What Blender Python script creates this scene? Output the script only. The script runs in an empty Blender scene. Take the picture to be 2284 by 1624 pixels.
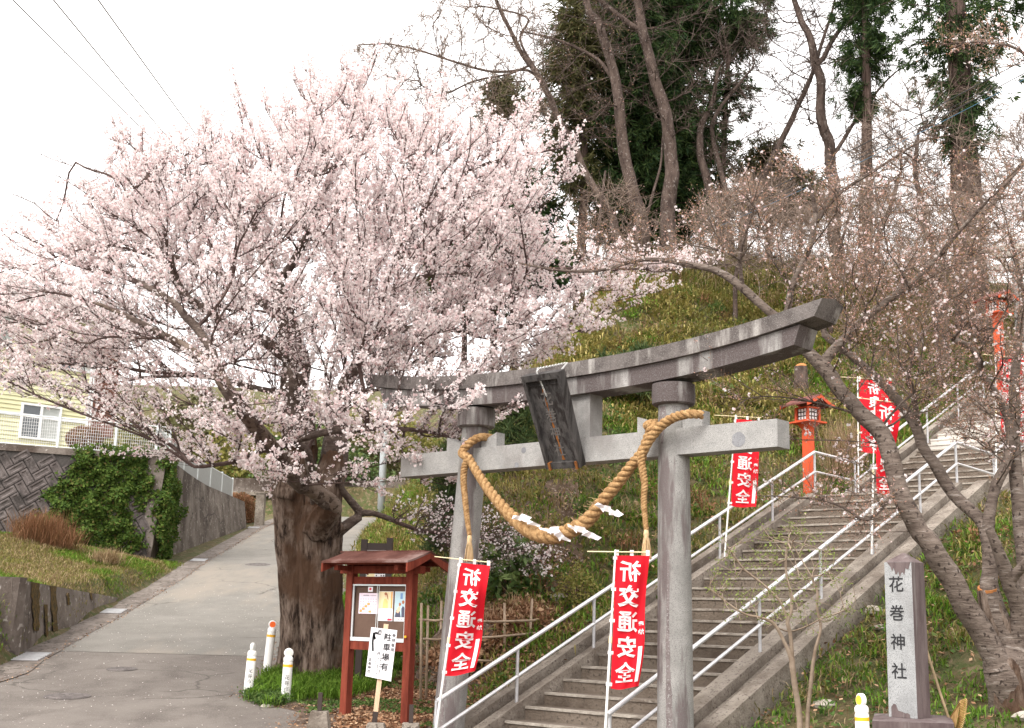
import bpy, math, random
import numpy as np
from mathutils import Vector, Matrix, noise as mnoise

random.seed(7); RNG = np.random.default_rng(7)
SC = bpy.context.scene; COL = SC.collection
R_ = math.radians

# ------------------------------------------------------------------ camera
# all measurements of the photograph are in a 2284 x 1624 grid; focal length 2750 of those units
IW, IH, F = 2284., 1624., 2750.
PITCH = math.atan(568. / F); ROLL = R_(1.5); EYE = np.array([0, 0, 1.6])
FW = np.array([0, math.cos(PITCH), math.sin(PITCH)])
_up = np.array([0, -math.sin(PITCH), math.cos(PITCH)]); _rt = np.array([1., 0, 0])
_c, _s = math.cos(ROLL), math.sin(ROLL)
RT = _c * _rt + _s * _up; UP = -_s * _rt + _c * _up
cam = bpy.data.cameras.new('camera'); cam_o = bpy.data.objects.new('camera', cam); COL.objects.link(cam_o)
cam.sensor_width = 36; cam.lens = 36 * F / IW; cam.clip_start = .05; cam.clip_end = 3000
M = Matrix(((RT[0], UP[0], -FW[0], 0), (RT[1], UP[1], -FW[1], 0), (RT[2], UP[2], -FW[2], 1.6), (0, 0, 0, 1)))
cam_o.matrix_world = M; SC.camera = cam_o

# ------------------------------------------------------------------ world, sun, exposure
W = bpy.data.worlds.new('World'); SC.world = W; W.use_nodes = True
nt = W.node_tree; nt.nodes.clear()
sky = nt.nodes.new('ShaderNodeTexSky'); sky.sky_type = 'NISHITA'; sky.sun_disc = False
sky.sun_elevation = R_(48); sky.sun_rotation = R_(215); sky.air_density = 1.0; sky.dust_density = 6.0; sky.ozone_density = 1.0
hs = nt.nodes.new('ShaderNodeHueSaturation'); hs.inputs['Saturation'].default_value = .12
mx = nt.nodes.new('ShaderNodeMixRGB'); mx.inputs[0].default_value = .72; mx.inputs[2].default_value = (10.5, 10.1, 9.95, 1)
bg = nt.nodes.new('ShaderNodeBackground'); bg.inputs['Strength'].default_value = .12
wo = nt.nodes.new('ShaderNodeOutputWorld')
nt.links.new(sky.outputs[0], hs.inputs['Color']); nt.links.new(hs.outputs[0], mx.inputs[1])
nt.links.new(mx.outputs[0], bg.inputs[0]); nt.links.new(bg.outputs[0], wo.inputs[0])
sun = bpy.data.lights.new('sun', 'SUN'); sun.energy = 1.3; sun.angle = R_(25); sun.color = (1, .96, .9)
sun_o = bpy.data.objects.new('sun', sun); COL.objects.link(sun_o)
_az, _el = R_(215), R_(48)      # sun behind the camera, to the left
sd = Vector((math.sin(_az) * math.cos(_el), math.cos(_az) * math.cos(_el), math.sin(_el)))
sun_o.rotation_euler = sd.to_track_quat('Z', 'Y').to_euler()
VS = SC.view_settings; VS.view_transform = 'Standard'; VS.look = 'None'; VS.gamma = 1; VS.exposure = 1.28; VS.use_curve_mapping = False
SC.cycles.max_bounces = 6; SC.cycles.transparent_max_bounces = 8

# ------------------------------------------------------------------ measuring helpers
def ray(x, y): return FW + RT * (x - IW / 2) / F - UP * (y - IH / 2) / F
def P(x, y, Z): return EYE + ray(x, y) * Z
def onY(x, y, Y): r = ray(x, y); return EYE + r * (Y / r[1])
YAW = R_(42); RR = np.array([math.sin(YAW), math.cos(YAW), 0]); LL = np.array([RR[1], -RR[0], 0]); ZZ = np.array([0, 0, 1.])
S0 = P(1128, 1607, 14.25)        # left end of a low step: the stairs run along RR, LL points to their right side
def A(a, b, z): return S0 + RR * a + LL * b + ZZ * z
def onplane(x, y, n, d): r = ray(x, y); return EYE + r * ((d - n @ (EYE - S0)) / (n @ r))
def inrun(x, y, a): p = onplane(x, y, RR, a) - S0; return p @ LL, p[2]
def interp(t, xs, ys): return np.interp(t, xs, ys)

# ------------------------------------------------------------------ materials
def newmat(name):
    m = bpy.data.materials.new(name); m.use_nodes = True; n = m.node_tree; n.nodes.clear()
    o = n.nodes.new('ShaderNodeOutputMaterial'); b = n.nodes.new('ShaderNodeBsdfPrincipled')
    n.links.new(b.outputs[0], o.inputs[0]); return m, n, b, o
def ramp(n, cols, pos=None):
    r = n.nodes.new('ShaderNodeValToRGB'); e = r.color_ramp.elements
    pos = pos or [i / (len(cols) - 1) for i in range(len(cols))]
    while len(e) < len(cols): e.new(.5)
    for i, (c, p) in enumerate(zip(cols, pos)): e[i].position = p; e[i].color = (*c, 1)
    return r
def coords(n, scale=(1, 1, 1), rot=(0, 0, 0)):
    t = n.nodes.new('ShaderNodeTexCoord'); mp = n.nodes.new('ShaderNodeMapping')
    mp.inputs['Scale'].default_value = scale; mp.inputs['Rotation'].default_value = rot
    g = n.nodes.new('ShaderNodeNewGeometry'); n.links.new(g.outputs['Position'], mp.inputs[0]); return mp
def noise(n, mp, sc, det=6, rough=.6, dist=0):
    t = n.nodes.new('ShaderNodeTexNoise'); t.inputs['Scale'].default_value = sc; t.inputs['Detail'].default_value = det
    t.inputs['Roughness'].default_value = rough; t.inputs['Distortion'].default_value = dist
    n.links.new(mp.outputs[0], t.inputs['Vector']); return t
def mixc(n, fac, a, b, mode='MIX'):
    m = n.nodes.new('ShaderNodeMixRGB'); m.blend_type = mode
    for k, v in ((0, fac), (1, a), (2, b)):
        if hasattr(v, 'is_output') or hasattr(v, 'links'): n.links.new(v, m.inputs[k])
        elif k == 0: m.inputs[0].default_value = v
        else: m.inputs[k].default_value = (*v, 1)
    return m.outputs[0]
def mat(name, cols, scale=3., rough=.85, bump=.2, bscale=None, stretch=(1, 1, 1), spec=.3, pos=None, metallic=0., speck=None, stain=None, bdist=.02, rot=(0,0,0)):
    """noise-coloured surface; speck=(colour, scale, threshold); stain=(colour, scale, lo, hi, stretch)"""
    m, n, b, o = newmat(name); mp = coords(n, stretch, rot)
    t = noise(n, mp, scale, 8, .68); r = ramp(n, cols, pos or ([.38, .62] if len(cols) == 2 else [.36 + .28 * i / (len(cols) - 1) for i in range(len(cols))])); n.links.new(t.outputs['Fac'], r.inputs[0])
    c = r.outputs[0]
    if stain:
        mp2 = coords(n, stain[4] if len(stain) > 4 else (1, 1, 1)); t2 = noise(n, mp2, stain[1], 5, .65)
        r2 = ramp(n, [(0, 0, 0), (1, 1, 1)], [stain[2], stain[3]]); n.links.new(t2.outputs['Fac'], r2.inputs[0])
        c = mixc(n, r2.outputs[0], c, stain[0])
    if speck:
        mp3 = coords(n); t3 = noise(n, mp3, speck[1], 2, .5)
        r3 = ramp(n, [(0, 0, 0), (1, 1, 1)], [speck[2], speck[2] + .06]); n.links.new(t3.outputs['Fac'], r3.inputs[0])
        c = mixc(n, r3.outputs[0], c, speck[0])
    n.links.new(c, b.inputs['Base Color']); b.inputs['Roughness'].default_value = rough
    b.inputs['Specular IOR Level'].default_value = spec; b.inputs['Metallic'].default_value = metallic
    if bump:
        tb = noise(n, mp, bscale or scale * 6, 8, .65); bp = n.nodes.new('ShaderNodeBump'); bp.inputs['Strength'].default_value = bump
        bp.inputs['Distance'].default_value = bdist; n.links.new(tb.outputs['Fac'], bp.inputs['Height']); n.links.new(bp.outputs[0], b.inputs['Normal'])
    return m
def plain(name, col, rough=.5, spec=.4, metallic=0.):
    m, n, b, o = newmat(name); mp = coords(n); t = noise(n, mp, 9, 5)
    r = ramp(n, [tuple(c * .9 for c in col), tuple(min(1, c * 1.06) for c in col)], [.3, .7]); n.links.new(t.outputs['Fac'], r.inputs[0])
    n.links.new(r.outputs[0], b.inputs['Base Color']); b.inputs['Roughness'].default_value = rough
    b.inputs['Specular IOR Level'].default_value = spec; b.inputs['Metallic'].default_value = metallic; return m
def leafmat(name, cols, pos=None, trans=.35, patch=None, rough=.7):
    """thin leaves or petals: one random colour per island, some light passing through"""
    m, n, b, o = newmat(name); g = n.nodes.new('ShaderNodeNewGeometry')
    r = ramp(n, cols, pos); n.links.new(g.outputs['Random Per Island'], r.inputs[0]); c = r.outputs[0]
    if patch:
        mp = coords(n); t = noise(n, mp, patch[1], 3); r2 = ramp(n, [(0, 0, 0), (1, 1, 1)], [patch[2], patch[3]])
        n.links.new(t.outputs['Fac'], r2.inputs[0]); c = mixc(n, r2.outputs[0], c, patch[0], patch[4] if len(patch) > 4 else 'MULTIPLY')
    n.links.new(c, b.inputs['Base Color']); b.inputs['Roughness'].default_value = rough; b.inputs['Specular IOR Level'].default_value = .15
    tr = n.nodes.new('ShaderNodeBsdfTranslucent'); n.links.new(c, tr.inputs[0]); mxs = n.nodes.new('ShaderNodeMixShader')
    mxs.inputs[0].default_value = trans; n.links.new(b.outputs[0], mxs.inputs[1]); n.links.new(tr.outputs[0], mxs.inputs[2])
    n.links.new(mxs.outputs[0], o.inputs[0]); return m

m_granite = mat('granite', [(.27, .265, .255), (.35, .34, .325)], 5, .8, .3, 60, speck=((.17, .165, .16), 150, .55), stain=((.20, .185, .175), 1.6, .48, .64, (1, 1, .5)))
m_granite_col = mat('column_granite', [(.215, .208, .196), (.30, .29, .275)], 3, .85, .35, 60, speck=((.14, .135, .13), 150, .55), stain=((.125, .10, .098), 2.6, .50, .60, (2.2, 2.2, .30)))
m_granite_old = mat('weathered_granite', [(.060, .050, .047), (.14, .122, .114)], 4, .9, .5, 40, speck=((.19, .175, .165), 110, .57), stain=((.32, .30, .28), 2.6, .55, .66, (1.7, 1.7, .3)))
m_granite_mid = mat('streaked_granite', [(.23, .218, .205), (.33, .315, .30)], 6, .9, .4, 50, speck=((.15, .14, .14), 140, .56), stain=((.082, .064, .061), 1.5, .44, .54, (1.5, 1.5, .22)))
m_pillar = mat('pillar_granite', [(.245, .25, .25), (.34, .345, .345)], 3, .8, .3, 60, speck=((.17, .17, .175), 150, .55), stain=((.20, .19, .185), 2, .52, .66, (1, 1, .4)))
m_pillar_old = mat('stained_pillar_granite', [(.075, .052, .052), (.14, .108, .105)], 4, .85, .3, 40, stretch=(2, 2, .4), stain=((.24, .22, .21), 3, .57, .68, (3, 3, .15)))
m_conc = mat('step_concrete', [(.128, .100, .077), (.200, .164, .131)], 2.2, .92, .9, 26, speck=((.095, .076, .06), 26, .60), stain=((.090, .068, .051), 1.1, .50, .66), bdist=.03)
m_conc_lip = mat('worn_concrete', [(.23, .20, .168), (.34, .305, .26)], 9, .92, .9, 40, stain=((.14, .113, .09), 3.5, .54, .66))
m_conc_curb = mat('curb_concrete', [(.18, .150, .121), (.29, .253, .213)], 3.2, .92, .9, 26, speck=((.12, .097, .08), 30, .59), stain=((.115, .090, .071), 1.1, .50, .66), bdist=.03)
m_conc_new = mat('pale_concrete', [(.46, .43, .39), (.56, .53, .48)], 3, .9, .2, 20)
m_conc_wall = mat('wall_concrete', [(.115, .092, .078), (.225, .192, .168)], 1.3, .93, .8, 14, stain=((.070, .052, .042), .8, .47, .60, (1, 1, .5)), speck=((.34, .31, .28), 9, .63), bdist=.03)
m_conc_dark = mat('block_concrete', [(.085, .070, .066), (.17, .145, .138)], 3.0, .93, .8, 18, stain=((.048, .041, .038), 1.2, .46, .58))
m_block_pale = mat('pale_block_edge', [(.34, .31, .28), (.46, .43, .40)], 8, .9, .4, 30)
m_joint = mat('joint_mortar', [(.05, .045, .042), (.08, .07, .065)], 8, .95, .3)
m_moss = mat('moss', [(.030, .026, .010), (.13, .075, .018)], 14, .95, .9, 40)
m_road = mat('asphalt', [(.145, .135, .118), (.190, .177, .157)], 1.1, .93, .5, 120, speck=((.23, .215, .195), 80, .57), stain=((.23, .20, .165), .7, .50, .66, (1, .16, 1)))
m_road2 = mat('patched_asphalt', [(.118, .101, .088), (.170, .149, .131)], .8, .93, .5, 120, speck=((.21, .19, .17), 80, .58), stain=((.092, .077, .067), 1.1, .54, .68, (1, .5, 1)))
m_gutter = mat('gutter_concrete', [(.115, .094, .080), (.20, .172, .15)], 1.8, .93, .6, 30, speck=((.075, .06, .05), 11, .56))
m_iron = mat('cast_iron', [(.085, .072, .068), (.16, .14, .13)], 9, .8, .6, 60, metallic=.1)
m_soil = mat('soil', [(.055, .034, .022), (.15, .102, .072)], 4, .96, 1.0, 22, speck=((.24, .19, .15), 22, .59))
m_hill = mat('hill_earth', [(.058, .060, .020), (.115, .085, .040), (.062, .080, .022), (.155, .12, .066)], 1.1, .97, 1.0, 9, pos=[.38, .46, .53, .64], bdist=.1, speck=((.17, .13, .075), 7, .57))
m_rail = mat('galvanised_steel', [(.58, .58, .59), (.70, .70, .71)], 12, .38, .05, metallic=.55)
m_rail_post = mat('galvanised_post', [(.44, .44, .45), (.56, .56, .57)], 12, .45, .05, metallic=.5)
m_white = plain('white_paint', (.80, .80, .80), .45)
m_whiteg = plain('white_steel', (.72, .76, .76), .4)
m_bollard = plain('white_plastic', (.80, .79, .76), .35)
m_yellow = plain('yellow_tape', (.80, .42, .02), .4)
m_orange = plain('orange_reflector', (.85, .13, .01), .3)
m_grey_disc = plain('grey_reflector', (.60, .57, .52), .4)
m_black = plain('black_ink', (.015, .015, .017), .6)
m_redflag = leafmat('red_cloth', [(.66, .012, .025), (.72, .016, .03)], trans=.3)
m_flagink = leafmat('white_cloth_print', [(.80, .76, .76), (.82, .78, .78)], trans=.15)
m_redwood = mat('red_painted_wood', [(.120, .024, .014), (.205, .045, .026)], 4, .8, .4, 30, stretch=(3, 3, .5), spec=.15)
m_roofred = mat('weathered_red_roof', [(.070, .028, .022), (.135, .062, .050)], 3, .9, .3, 30, stain=((.22, .15, .135), 1.5, .52, .66), spec=.1)
m_verm = mat('vermilion_paint', [(.52, .068, .020), (.60, .095, .032)], 3, .6, .2, 20, stain=((.42, .12, .07), 3, .58, .7))
m_verm_dark = mat('dark_red_roof', [(.10, .030, .026), (.17, .055, .045)], 5, .7, .2)
m_brownboard = mat('board_backing', [(.095, .056, .040), (.125, .078, .057)], 2.5, .8, .1)
m_dkbrown = plain('dark_brown_frame', (.035, .022, .018), .5)
m_alu = plain('aluminium_trim', (.62, .66, .66), .35, metallic=.3)
m_paper = plain('paper', (.80, .78, .80), .7)
m_cream = plain('cream_paper', (.80, .68, .42), .7)
m_pinkp = plain('pink_paper', (.80, .66, .74), .7)
m_wood = mat('fresh_wood', [(.55, .38, .24), (.66, .49, .34)], 4, .7, .2, 30, stretch=(8, 8, .6))
m_bamboo = mat('dry_bamboo', [(.24, .17, .115), (.38, .29, .21)], 6, .6, .2, 30)
m_bronze = mat('weathered_plaque_wood', [(.032, .029, .029), (.085, .078, .074)], 4, .7, .8, 26, stretch=(4, 4, .4), stain=((.018, .014, .013), 3, .52, .62, (4, 4, .3)))
m_rust = mat('rust', [(.17, .058, .014), (.26, .10, .025)], 12, .9, .3)
m_chain = plain('chain_steel', (.62, .62, .60), .35, metallic=.5)
m_rope = mat('straw_rope', [(.235, .125, .047), (.45, .28, .13)], 22, .85, 1.0, 90, stretch=(1, 1, 1), bdist=.012)
m_straw = mat('pale_straw', [(.45, .30, .15), (.62, .45, .27)], 20, .8, .4, 90, stretch=(4, 4, .3))
m_bark_old = mat('old_cherry_bark', [(.028, .017, .012), (.125, .086, .064), (.25, .19, .152)], 3.2, .97, 1.0, 4.2, stretch=(3.6, 3.6, .75), bdist=.10, stain=((.095, .052, .031), .9, .49, .62), pos=[.40, .48, .60])
m_limb = mat('smooth_limb_bark', [(.13, .095, .072), (.24, .185, .15)], 5, .9, 1.0, 9, stretch=(1, 1, 3), bdist=.03, speck=((.06, .04, .03), 12, .58), stain=((.085, .06, .045), 2, .53, .66))
m_bark = mat('cherry_bark', [(.060, .042, .034), (.14, .106, .089)], 7, .95, 1.0, 14, stretch=(1, 1, 2.5), bdist=.03, speck=((.20, .165, .14), 13, .60))
m_bark_light = mat('smooth_cherry_bark', [(.092, .068, .055), (.19, .15, .125)], 5, .9, 1.0, 9, stretch=(1, 1, 4), bdist=.025, speck=((.045, .032, .026), 22, .60), stain=((.28, .24, .21), 4, .57, .68, (1, 1, 6)))
m_shrubbark = mat('tan_shrub_bark', [(.20, .145, .10), (.32, .25, .19)], 6, .85, .4, 20)
m_twig = mat('dark_twig_bark', [(.052, .032, .028), (.105, .070, .060)], 8, .9, .3)
m_twig_tan = mat('tan_twig_bark', [(.14, .10, .078), (.25, .19, .155)], 8, .9, .2)
m_bark_grey = mat('grey_tree_bark', [(.050, .033, .027), (.125, .090, .074)], 4, .92, 1.0, 10, stretch=(1.5, 1.5, .6), bdist=.06, speck=((.20, .17, .15), 14, .62))
m_bark_cedar = mat('cedar_bark', [(.045, .027, .021), (.14, .095, .078)], 4, .95, 1.0, 7, stretch=(4, 4, .25), bdist=.08)
m_cut = plain('cut_wood', (.38, .15, .045), .8)
m_petal = leafmat('blossom_petals', [(.66, .46, .465), (.79, .67, .665), (.84, .765, .755), (.88, .84, .83)], [0, .2, .55, 1], trans=.5)
m_bud = leafmat('pink_buds', [(.15, .12, .04), (.32, .18, .115), (.44, .25, .19), (.54, .35, .31), (.68, .54, .52)], [0, .34, .66, .90, .985], trans=.3)
m_green = leafmat('fresh_grass', [(.070, .15, .014), (.13, .25, .025), (.20, .32, .045)], trans=.35, patch=((.75, .72, .75), .7, .4, .6))
m_green2 = leafmat('weed_leaves', [(.042, .088, .020), (.075, .135, .032), (.13, .18, .052)], trans=.25)
m_olive = leafmat('olive_grass', [(.11, .105, .024), (.19, .18, .042), (.29, .24, .085), (.10, .155, .028)], trans=.3)
m_dry = leafmat('dry_grass_blades', [(.20, .13, .065), (.32, .23, .125), (.42, .32, .19), (.15, .09, .05)], trans=.25)
m_sasa = leafmat('bamboo_grass_leaves', [(.15, .14, .028), (.28, .23, .065), (.42, .34, .14), (.15, .18, .04)], trans=.3)
m_litter = leafmat('dead_leaves', [(.10, .045, .025), (.23, .115, .06), (.35, .205, .12), (.47, .32, .20)], trans=.15)
m_ivy = leafmat('ivy_leaves', [(.028, .058, .010), (.055, .100, .016), (.105, .155, .028), (.12, .085, .03)], [0, .4, .88, 1], trans=.2)
m_conifer = leafmat('dark_conifer_needles', [(.016, .036, .014), (.034, .066, .020), (.080, .118, .036)], trans=.2)
m_conifer2 = leafmat('olive_conifer_needles', [(.045, .05, .018), (.085, .085, .030), (.12, .105, .045)], trans=.15)
m_pine = leafmat('pine_needles', [(.028, .055, .020), (.055, .085, .028), (.085, .105, .035)], trans=.15)
m_shrub = leafmat('evergreen_leaves', [(.04, .075, .022), (.075, .12, .035), (.14, .18, .06)], trans=.15, rough=.4)
m_budgreen = leafmat('young_leaves', [(.12, .17, .035), (.19, .25, .06), (.26, .30, .09)], trans=.35)
m_siding = mat('yellow_siding', [(.62, .60, .37), (.68, .66, .43)], 2, .7, .1)
m_glass = plain('window_glass', (.06, .07, .08), .08, .8)
m_curtain = plain('pale_curtain', (.42, .44, .42), .8)
m_brick = mat('red_brick', [(.20, .085, .06), (.34, .17, .13)], 14, .9, .3)
m_roofgrey = plain('grey_roof', (.17, .15, .14), .7)
m_mesh = plain('white_fence_wire', (.74, .74, .74), .4)
m_panel = plain('grey_panel', (.36, .37, .38), .5)
m_hedge = leafmat('russet_hedge', [(.18, .085, .045), (.28, .14, .075), (.12, .08, .035)], trans=.2)
m_rock = mat('rock', [(.26, .22, .18), (.42, .38, .33)], 6, .9, .5, 20)
m_wire = plain('cable_black', (.02, .02, .022), .5)
m_wireblue = plain('cable_blue', (.05, .17, .28), .5)
m_wiregrey = plain('cable_grey', (.20, .20, .21), .5)
m_rake = mat('rake_bamboo', [(.30, .16, .05), (.50, .32, .13)], 12, .6, .2)
m_rakewood = mat('rake_handle_wood', [(.20, .14, .075), (.30, .22, .13)], 10, .6, .2)
m_polegrey = plain('pale_grey_pole', (.46, .49, .50), .5)

def add_cracks(m, sc, col):
    n = m.node_tree; b = next(x for x in n.nodes if x.type == 'BSDF_PRINCIPLED'); src = b.inputs['Base Color'].links[0].from_socket
    mp = coords(n); t = noise(n, mp, 1.6, 4, .6); ad = n.nodes.new('ShaderNodeVectorMath'); ad.operation = 'MULTIPLY_ADD'; ad.inputs[1].default_value = (.5, .5, .5)
    n.links.new(t.outputs['Color'], ad.inputs[0]); n.links.new(mp.outputs[0], ad.inputs[2])
    v = n.nodes.new('ShaderNodeTexVoronoi'); v.feature = 'DISTANCE_TO_EDGE'; v.inputs['Scale'].default_value = sc; n.links.new(ad.outputs[0], v.inputs['Vector'])
    r = ramp(n, [(1, 1, 1), (0, 0, 0)], [.004, .014]); n.links.new(v.outputs['Distance'], r.inputs[0]); t2 = noise(n, mp, .35, 2); r2 = ramp(n, [(0, 0, 0), (1, 1, 1)], [.50, .56]); n.links.new(t2.outputs['Fac'], r2.inputs[0])
    mu = n.nodes.new('ShaderNodeMath'); mu.operation = 'MULTIPLY'; n.links.new(r.outputs[0], mu.inputs[0]); n.links.new(r2.outputs[0], mu.inputs[1])
    n.links.new(mixc(n, mu.outputs[0], src, col), b.inputs['Base Color'])
add_cracks(m_road, .42, (.10, .09, .077)); add_cracks(m_road2, .5, (.085, .073, .063)); add_cracks(m_conc_wall, .55, (.05, .04, .034)); add_cracks(m_gutter, 1.1, (.045, .037, .03))
# ------------------------------------------------------------------ mesh helpers
ORG = {}
class MB:
    def __init__(s): s.V = []; s.F = []; s.MI = []; s.mi = 0
    def add(s, vs, fs):
        k = len(s.V); s.V += [tuple(map(float, v)) for v in vs]; s.F += [tuple(i + k for i in f) for f in fs]; s.MI += [s.mi] * len(fs); return s
    def hexa(s, p):   # 4 bottom points then 4 top points
        return s.add(p, [(3, 2, 1, 0), (4, 5, 6, 7), (0, 1, 5, 4), (1, 2, 6, 5), (2, 3, 7, 6), (3, 0, 4, 7)])
    def box(s, c, u, v, w):  # centre and half vectors
        c, u, v, w = map(np.asarray, (c, u, v, w))
        return s.hexa([c - u - v - w, c + u - v - w, c + u + v - w, c - u + v - w, c - u - v + w, c + u - v + w, c + u + v + w, c - u + v + w])
    def bx(s, x0, x1, y0, y1, z0, z1):
        return s.hexa([(x0, y0, z0), (x1, y0, z0), (x1, y1, z0), (x0, y1, z0), (x0, y0, z1), (x1, y0, z1), (x1, y1, z1), (x0, y1, z1)])
    def ab(s, a0, a1, b0, b1, z0, z1):
        return s.hexa([A(a0, b0, z0), A(a0, b1, z0), A(a1, b1, z0), A(a1, b0, z0), A(a0, b0, z1), A(a0, b1, z1), A(a1, b1, z1), A(a1, b0, z1)])
    def prism(s, poly, ext):
        n = len(poly); ext = np.asarray(ext); poly = [np.asarray(p, float) for p in poly]
        return s.add(poly + [p + ext for p in poly], [tuple(range(n))[::-1], tuple(range(n, 2 * n))] + [(i, (i + 1) % n, (i + 1) % n + n, i + n) for i in range(n)])
    def tube(s, pts, rad, n=8, cap=True, wob=None):
        pts = [np.asarray(p, float) for p in pts]; m = len(pts)
        if not hasattr(rad, '__len__'): rad = [rad] * m
        t0 = pts[1] - pts[0]; t0 /= np.linalg.norm(t0) + 1e-9
        u = np.cross(t0, (0, 0, 1.) if abs(t0[2]) < .9 else (0, 1., 0)); u /= np.linalg.norm(u); vs = []
        ang = np.arange(n) * 2 * math.pi / n; ca, sa = np.cos(ang), np.sin(ang)
        for i in range(m):
            t = pts[min(i + 1, m - 1)] - pts[max(i - 1, 0)]; t = t / (np.linalg.norm(t) + 1e-9)
            u = u - t * (u @ t); u /= np.linalg.norm(u) + 1e-9; v = np.cross(t, u)
            rr = np.full(n, rad[i]) if wob is None else rad[i] * wob(i, ang)
            vs.append(pts[i] + (np.outer(ca, u) + np.outer(sa, v)) * rr[:, None])
        vs = np.concatenate(vs); fs = []
        for i in range(m - 1):
            for j in range(n): k = (j + 1) % n; fs.append((i * n + j, i * n + k, (i + 1) * n + k, (i + 1) * n + j))
        if cap: fs += [tuple(range(n))[::-1], tuple(range((m - 1) * n, m * n))]
        return s.add(vs, fs)
    def lathe(s, base, prof, n=20, axis=ZZ):
        return s.tube([np.asarray(base) + np.asarray(axis) * h for r, h in prof], [r for r, h in prof], n)
    def obj(s, name, mats, parent=None, smooth=False, **kw):
        me = bpy.data.meshes.new(name); V = np.array(s.V, dtype=np.float64)
        o = ORG.get(root(parent).name, np.zeros(3)) if parent else (np.array(kw['origin']) if 'origin' in kw else np.zeros(3))
        me.from_pydata((V - o).tolist(), [], s.F)
        mats = mats if isinstance(mats, (list, tuple)) else [mats]
        for m in mats: me.materials.append(m)
        if len(mats) > 1: me.polygons.foreach_set('material_index', s.MI)
        if smooth:
            me.polygons.foreach_set('use_smooth', [True] * len(me.polygons))
            if smooth != 1: me.set_sharp_from_angle(angle=R_(smooth))
        me.update(); return put(name, me, parent, o, kw)
def root(p):
    while p.parent: p = p.parent
    return p
def put(name, me, parent, o, kw):
    ob = bpy.data.objects.new(name, me); COL.objects.link(ob)
    if parent: ob.parent = parent
    else: ob.location = o; ORG[ob.name] = o
    for k in ('label', 'category', 'group', 'kind'):
        if kw.get(k): ob[k] = kw[k]
    return ob
def thing(name, loc, label, cat, group=None):
    o = bpy.data.objects.new(name, None); COL.objects.link(o); o.location = loc; o.empty_display_size = .2
    ORG[o.name] = np.array(loc, float); o['label'] = label; o['category'] = cat
    if group: o['group'] = group
    return o
def arr_obj(name, V, n, m, parent=None, smooth=False, faces=None, **kw):
    """mesh from an (N, 3) array whose faces are each n consecutive vertices (or given)"""
    V = np.asarray(V, dtype=np.float64); o = ORG.get(root(parent).name, np.zeros(3)) if parent else np.zeros(3)
    me = bpy.data.meshes.new(name); me.vertices.add(len(V)); me.vertices.foreach_set('co', (V - o).astype(np.float32).ravel())
    fi = np.arange(len(V), dtype=np.int32).reshape(-1, n) if faces is None else np.asarray(faces, dtype=np.int32)
    me.loops.add(fi.size); me.loops.foreach_set('vertex_index', fi.ravel()); me.polygons.add(len(fi))
    me.polygons.foreach_set('loop_start', np.arange(0, fi.size, fi.shape[1], dtype=np.int32))
    if smooth: me.polygons.foreach_set('use_smooth', np.ones(len(fi), dtype=bool))
    me.materials.append(m); me.update(calc_edges=True); return put(name, me, parent, o, kw)
def copy_tree(o, parent=None):
    c = o.copy(); COL.objects.link(c); c.parent = parent
    for ch in o.children: copy_tree(ch, c)
    return c
def unit(v): return v / (np.linalg.norm(v, axis=-1, keepdims=True) + 1e-9)
def rdirs(n): return unit(RNG.normal(size=(n, 3)))

# ------------------------------------------------------------------ lettering
_G = {}
def glyph(ch, bold=0.):
    k = (ch, bold)
    if k not in _G:
        c = bpy.data.curves.new('glyph', 'FONT'); c.body = ch; c.size = 1; c.offset = bold; c.resolution_u = 4
        o = bpy.data.objects.new('glyph', c); COL.objects.link(o); dg = bpy.context.evaluated_depsgraph_get()
        me = bpy.data.meshes.new_from_object(o.evaluated_get(dg)); v = np.array([x.co[:2] for x in me.vertices]).reshape(-1, 2)
        f = [tuple(p.vertices) for p in me.polygons]; bpy.data.objects.remove(o); bpy.data.meshes.remove(me); _G[k] = (v, f)
    return _G[k]
def write(mb, text, fn, x, y, size, bold=0., step=(0, -1.05), mirror=False, sx=1., jit=0.):
    """lay characters of TEXT downwards from (x, y) (centre of the first); FN maps 2D points to space"""
    for i, ch in enumerate(text):
        if ch == ' ': continue
        v, f = glyph(ch, .034 if ch == '交' and bold > .015 else bold)
        if len(v) == 0: continue
        q = (v - np.array([.5, .38])) * size * np.array([-sx if mirror else sx, 1])
        q = q + np.array([x + step[0] * size * i, y + step[1] * size * i])
        mb.add(fn(q), f)

# ------------------------------------------------------------------ terrain
def sstep(x, a, b): t = np.clip((x - a) / (b - a), 0, 1); return t * t * (3 - 2 * t)
_RY = [-60, 0, 10, 13, 16, 19, 24, 35, 48, 58, 75, 400]; _RZ = [-.5, 0, .12, .22, .45, .70, 1.34, 2.95, 4.80, 6.1, 6.6, 6.6]
def Rz(Y): return (interp(Y, _RY, _RZ) + interp(Y - 1.2, _RY, _RZ) + interp(Y + 1.2, _RY, _RZ)) / 3
def stair_z(a):   # line through the step edges
    return interp(a, [-40, -3, 0, 7.7, 9.25, 15.95, 18, 40], [-1.4, -1.286, 0, 3.3, 3.3, 6.3, 6.3, 15.8])
def Xt(Y): return interp(Y, [-10, 12, 14, 17, 20, 24, 31, 48, 60], [3.5, 1.6, .5, -.5, -1.7, -2.6, -4.05, -5.4, -5.0])
_XL = ([5., 60], [-7., -11.])
def Xl(Y): return interp(Y, *_XL)
def swx(Y): return interp(Y, [34, 48, 70], [-9.75, float(Xl(48)) - .12, float(Xl(70)) - .3])
_WT = 5.78
def fnoise(x, y, s, seed=0.): return np.array([mnoise.noise((px * s + seed, py * s, seed)) for px, py in zip(np.ravel(x), np.ravel(y))]).reshape(np.shape(x))
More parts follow.
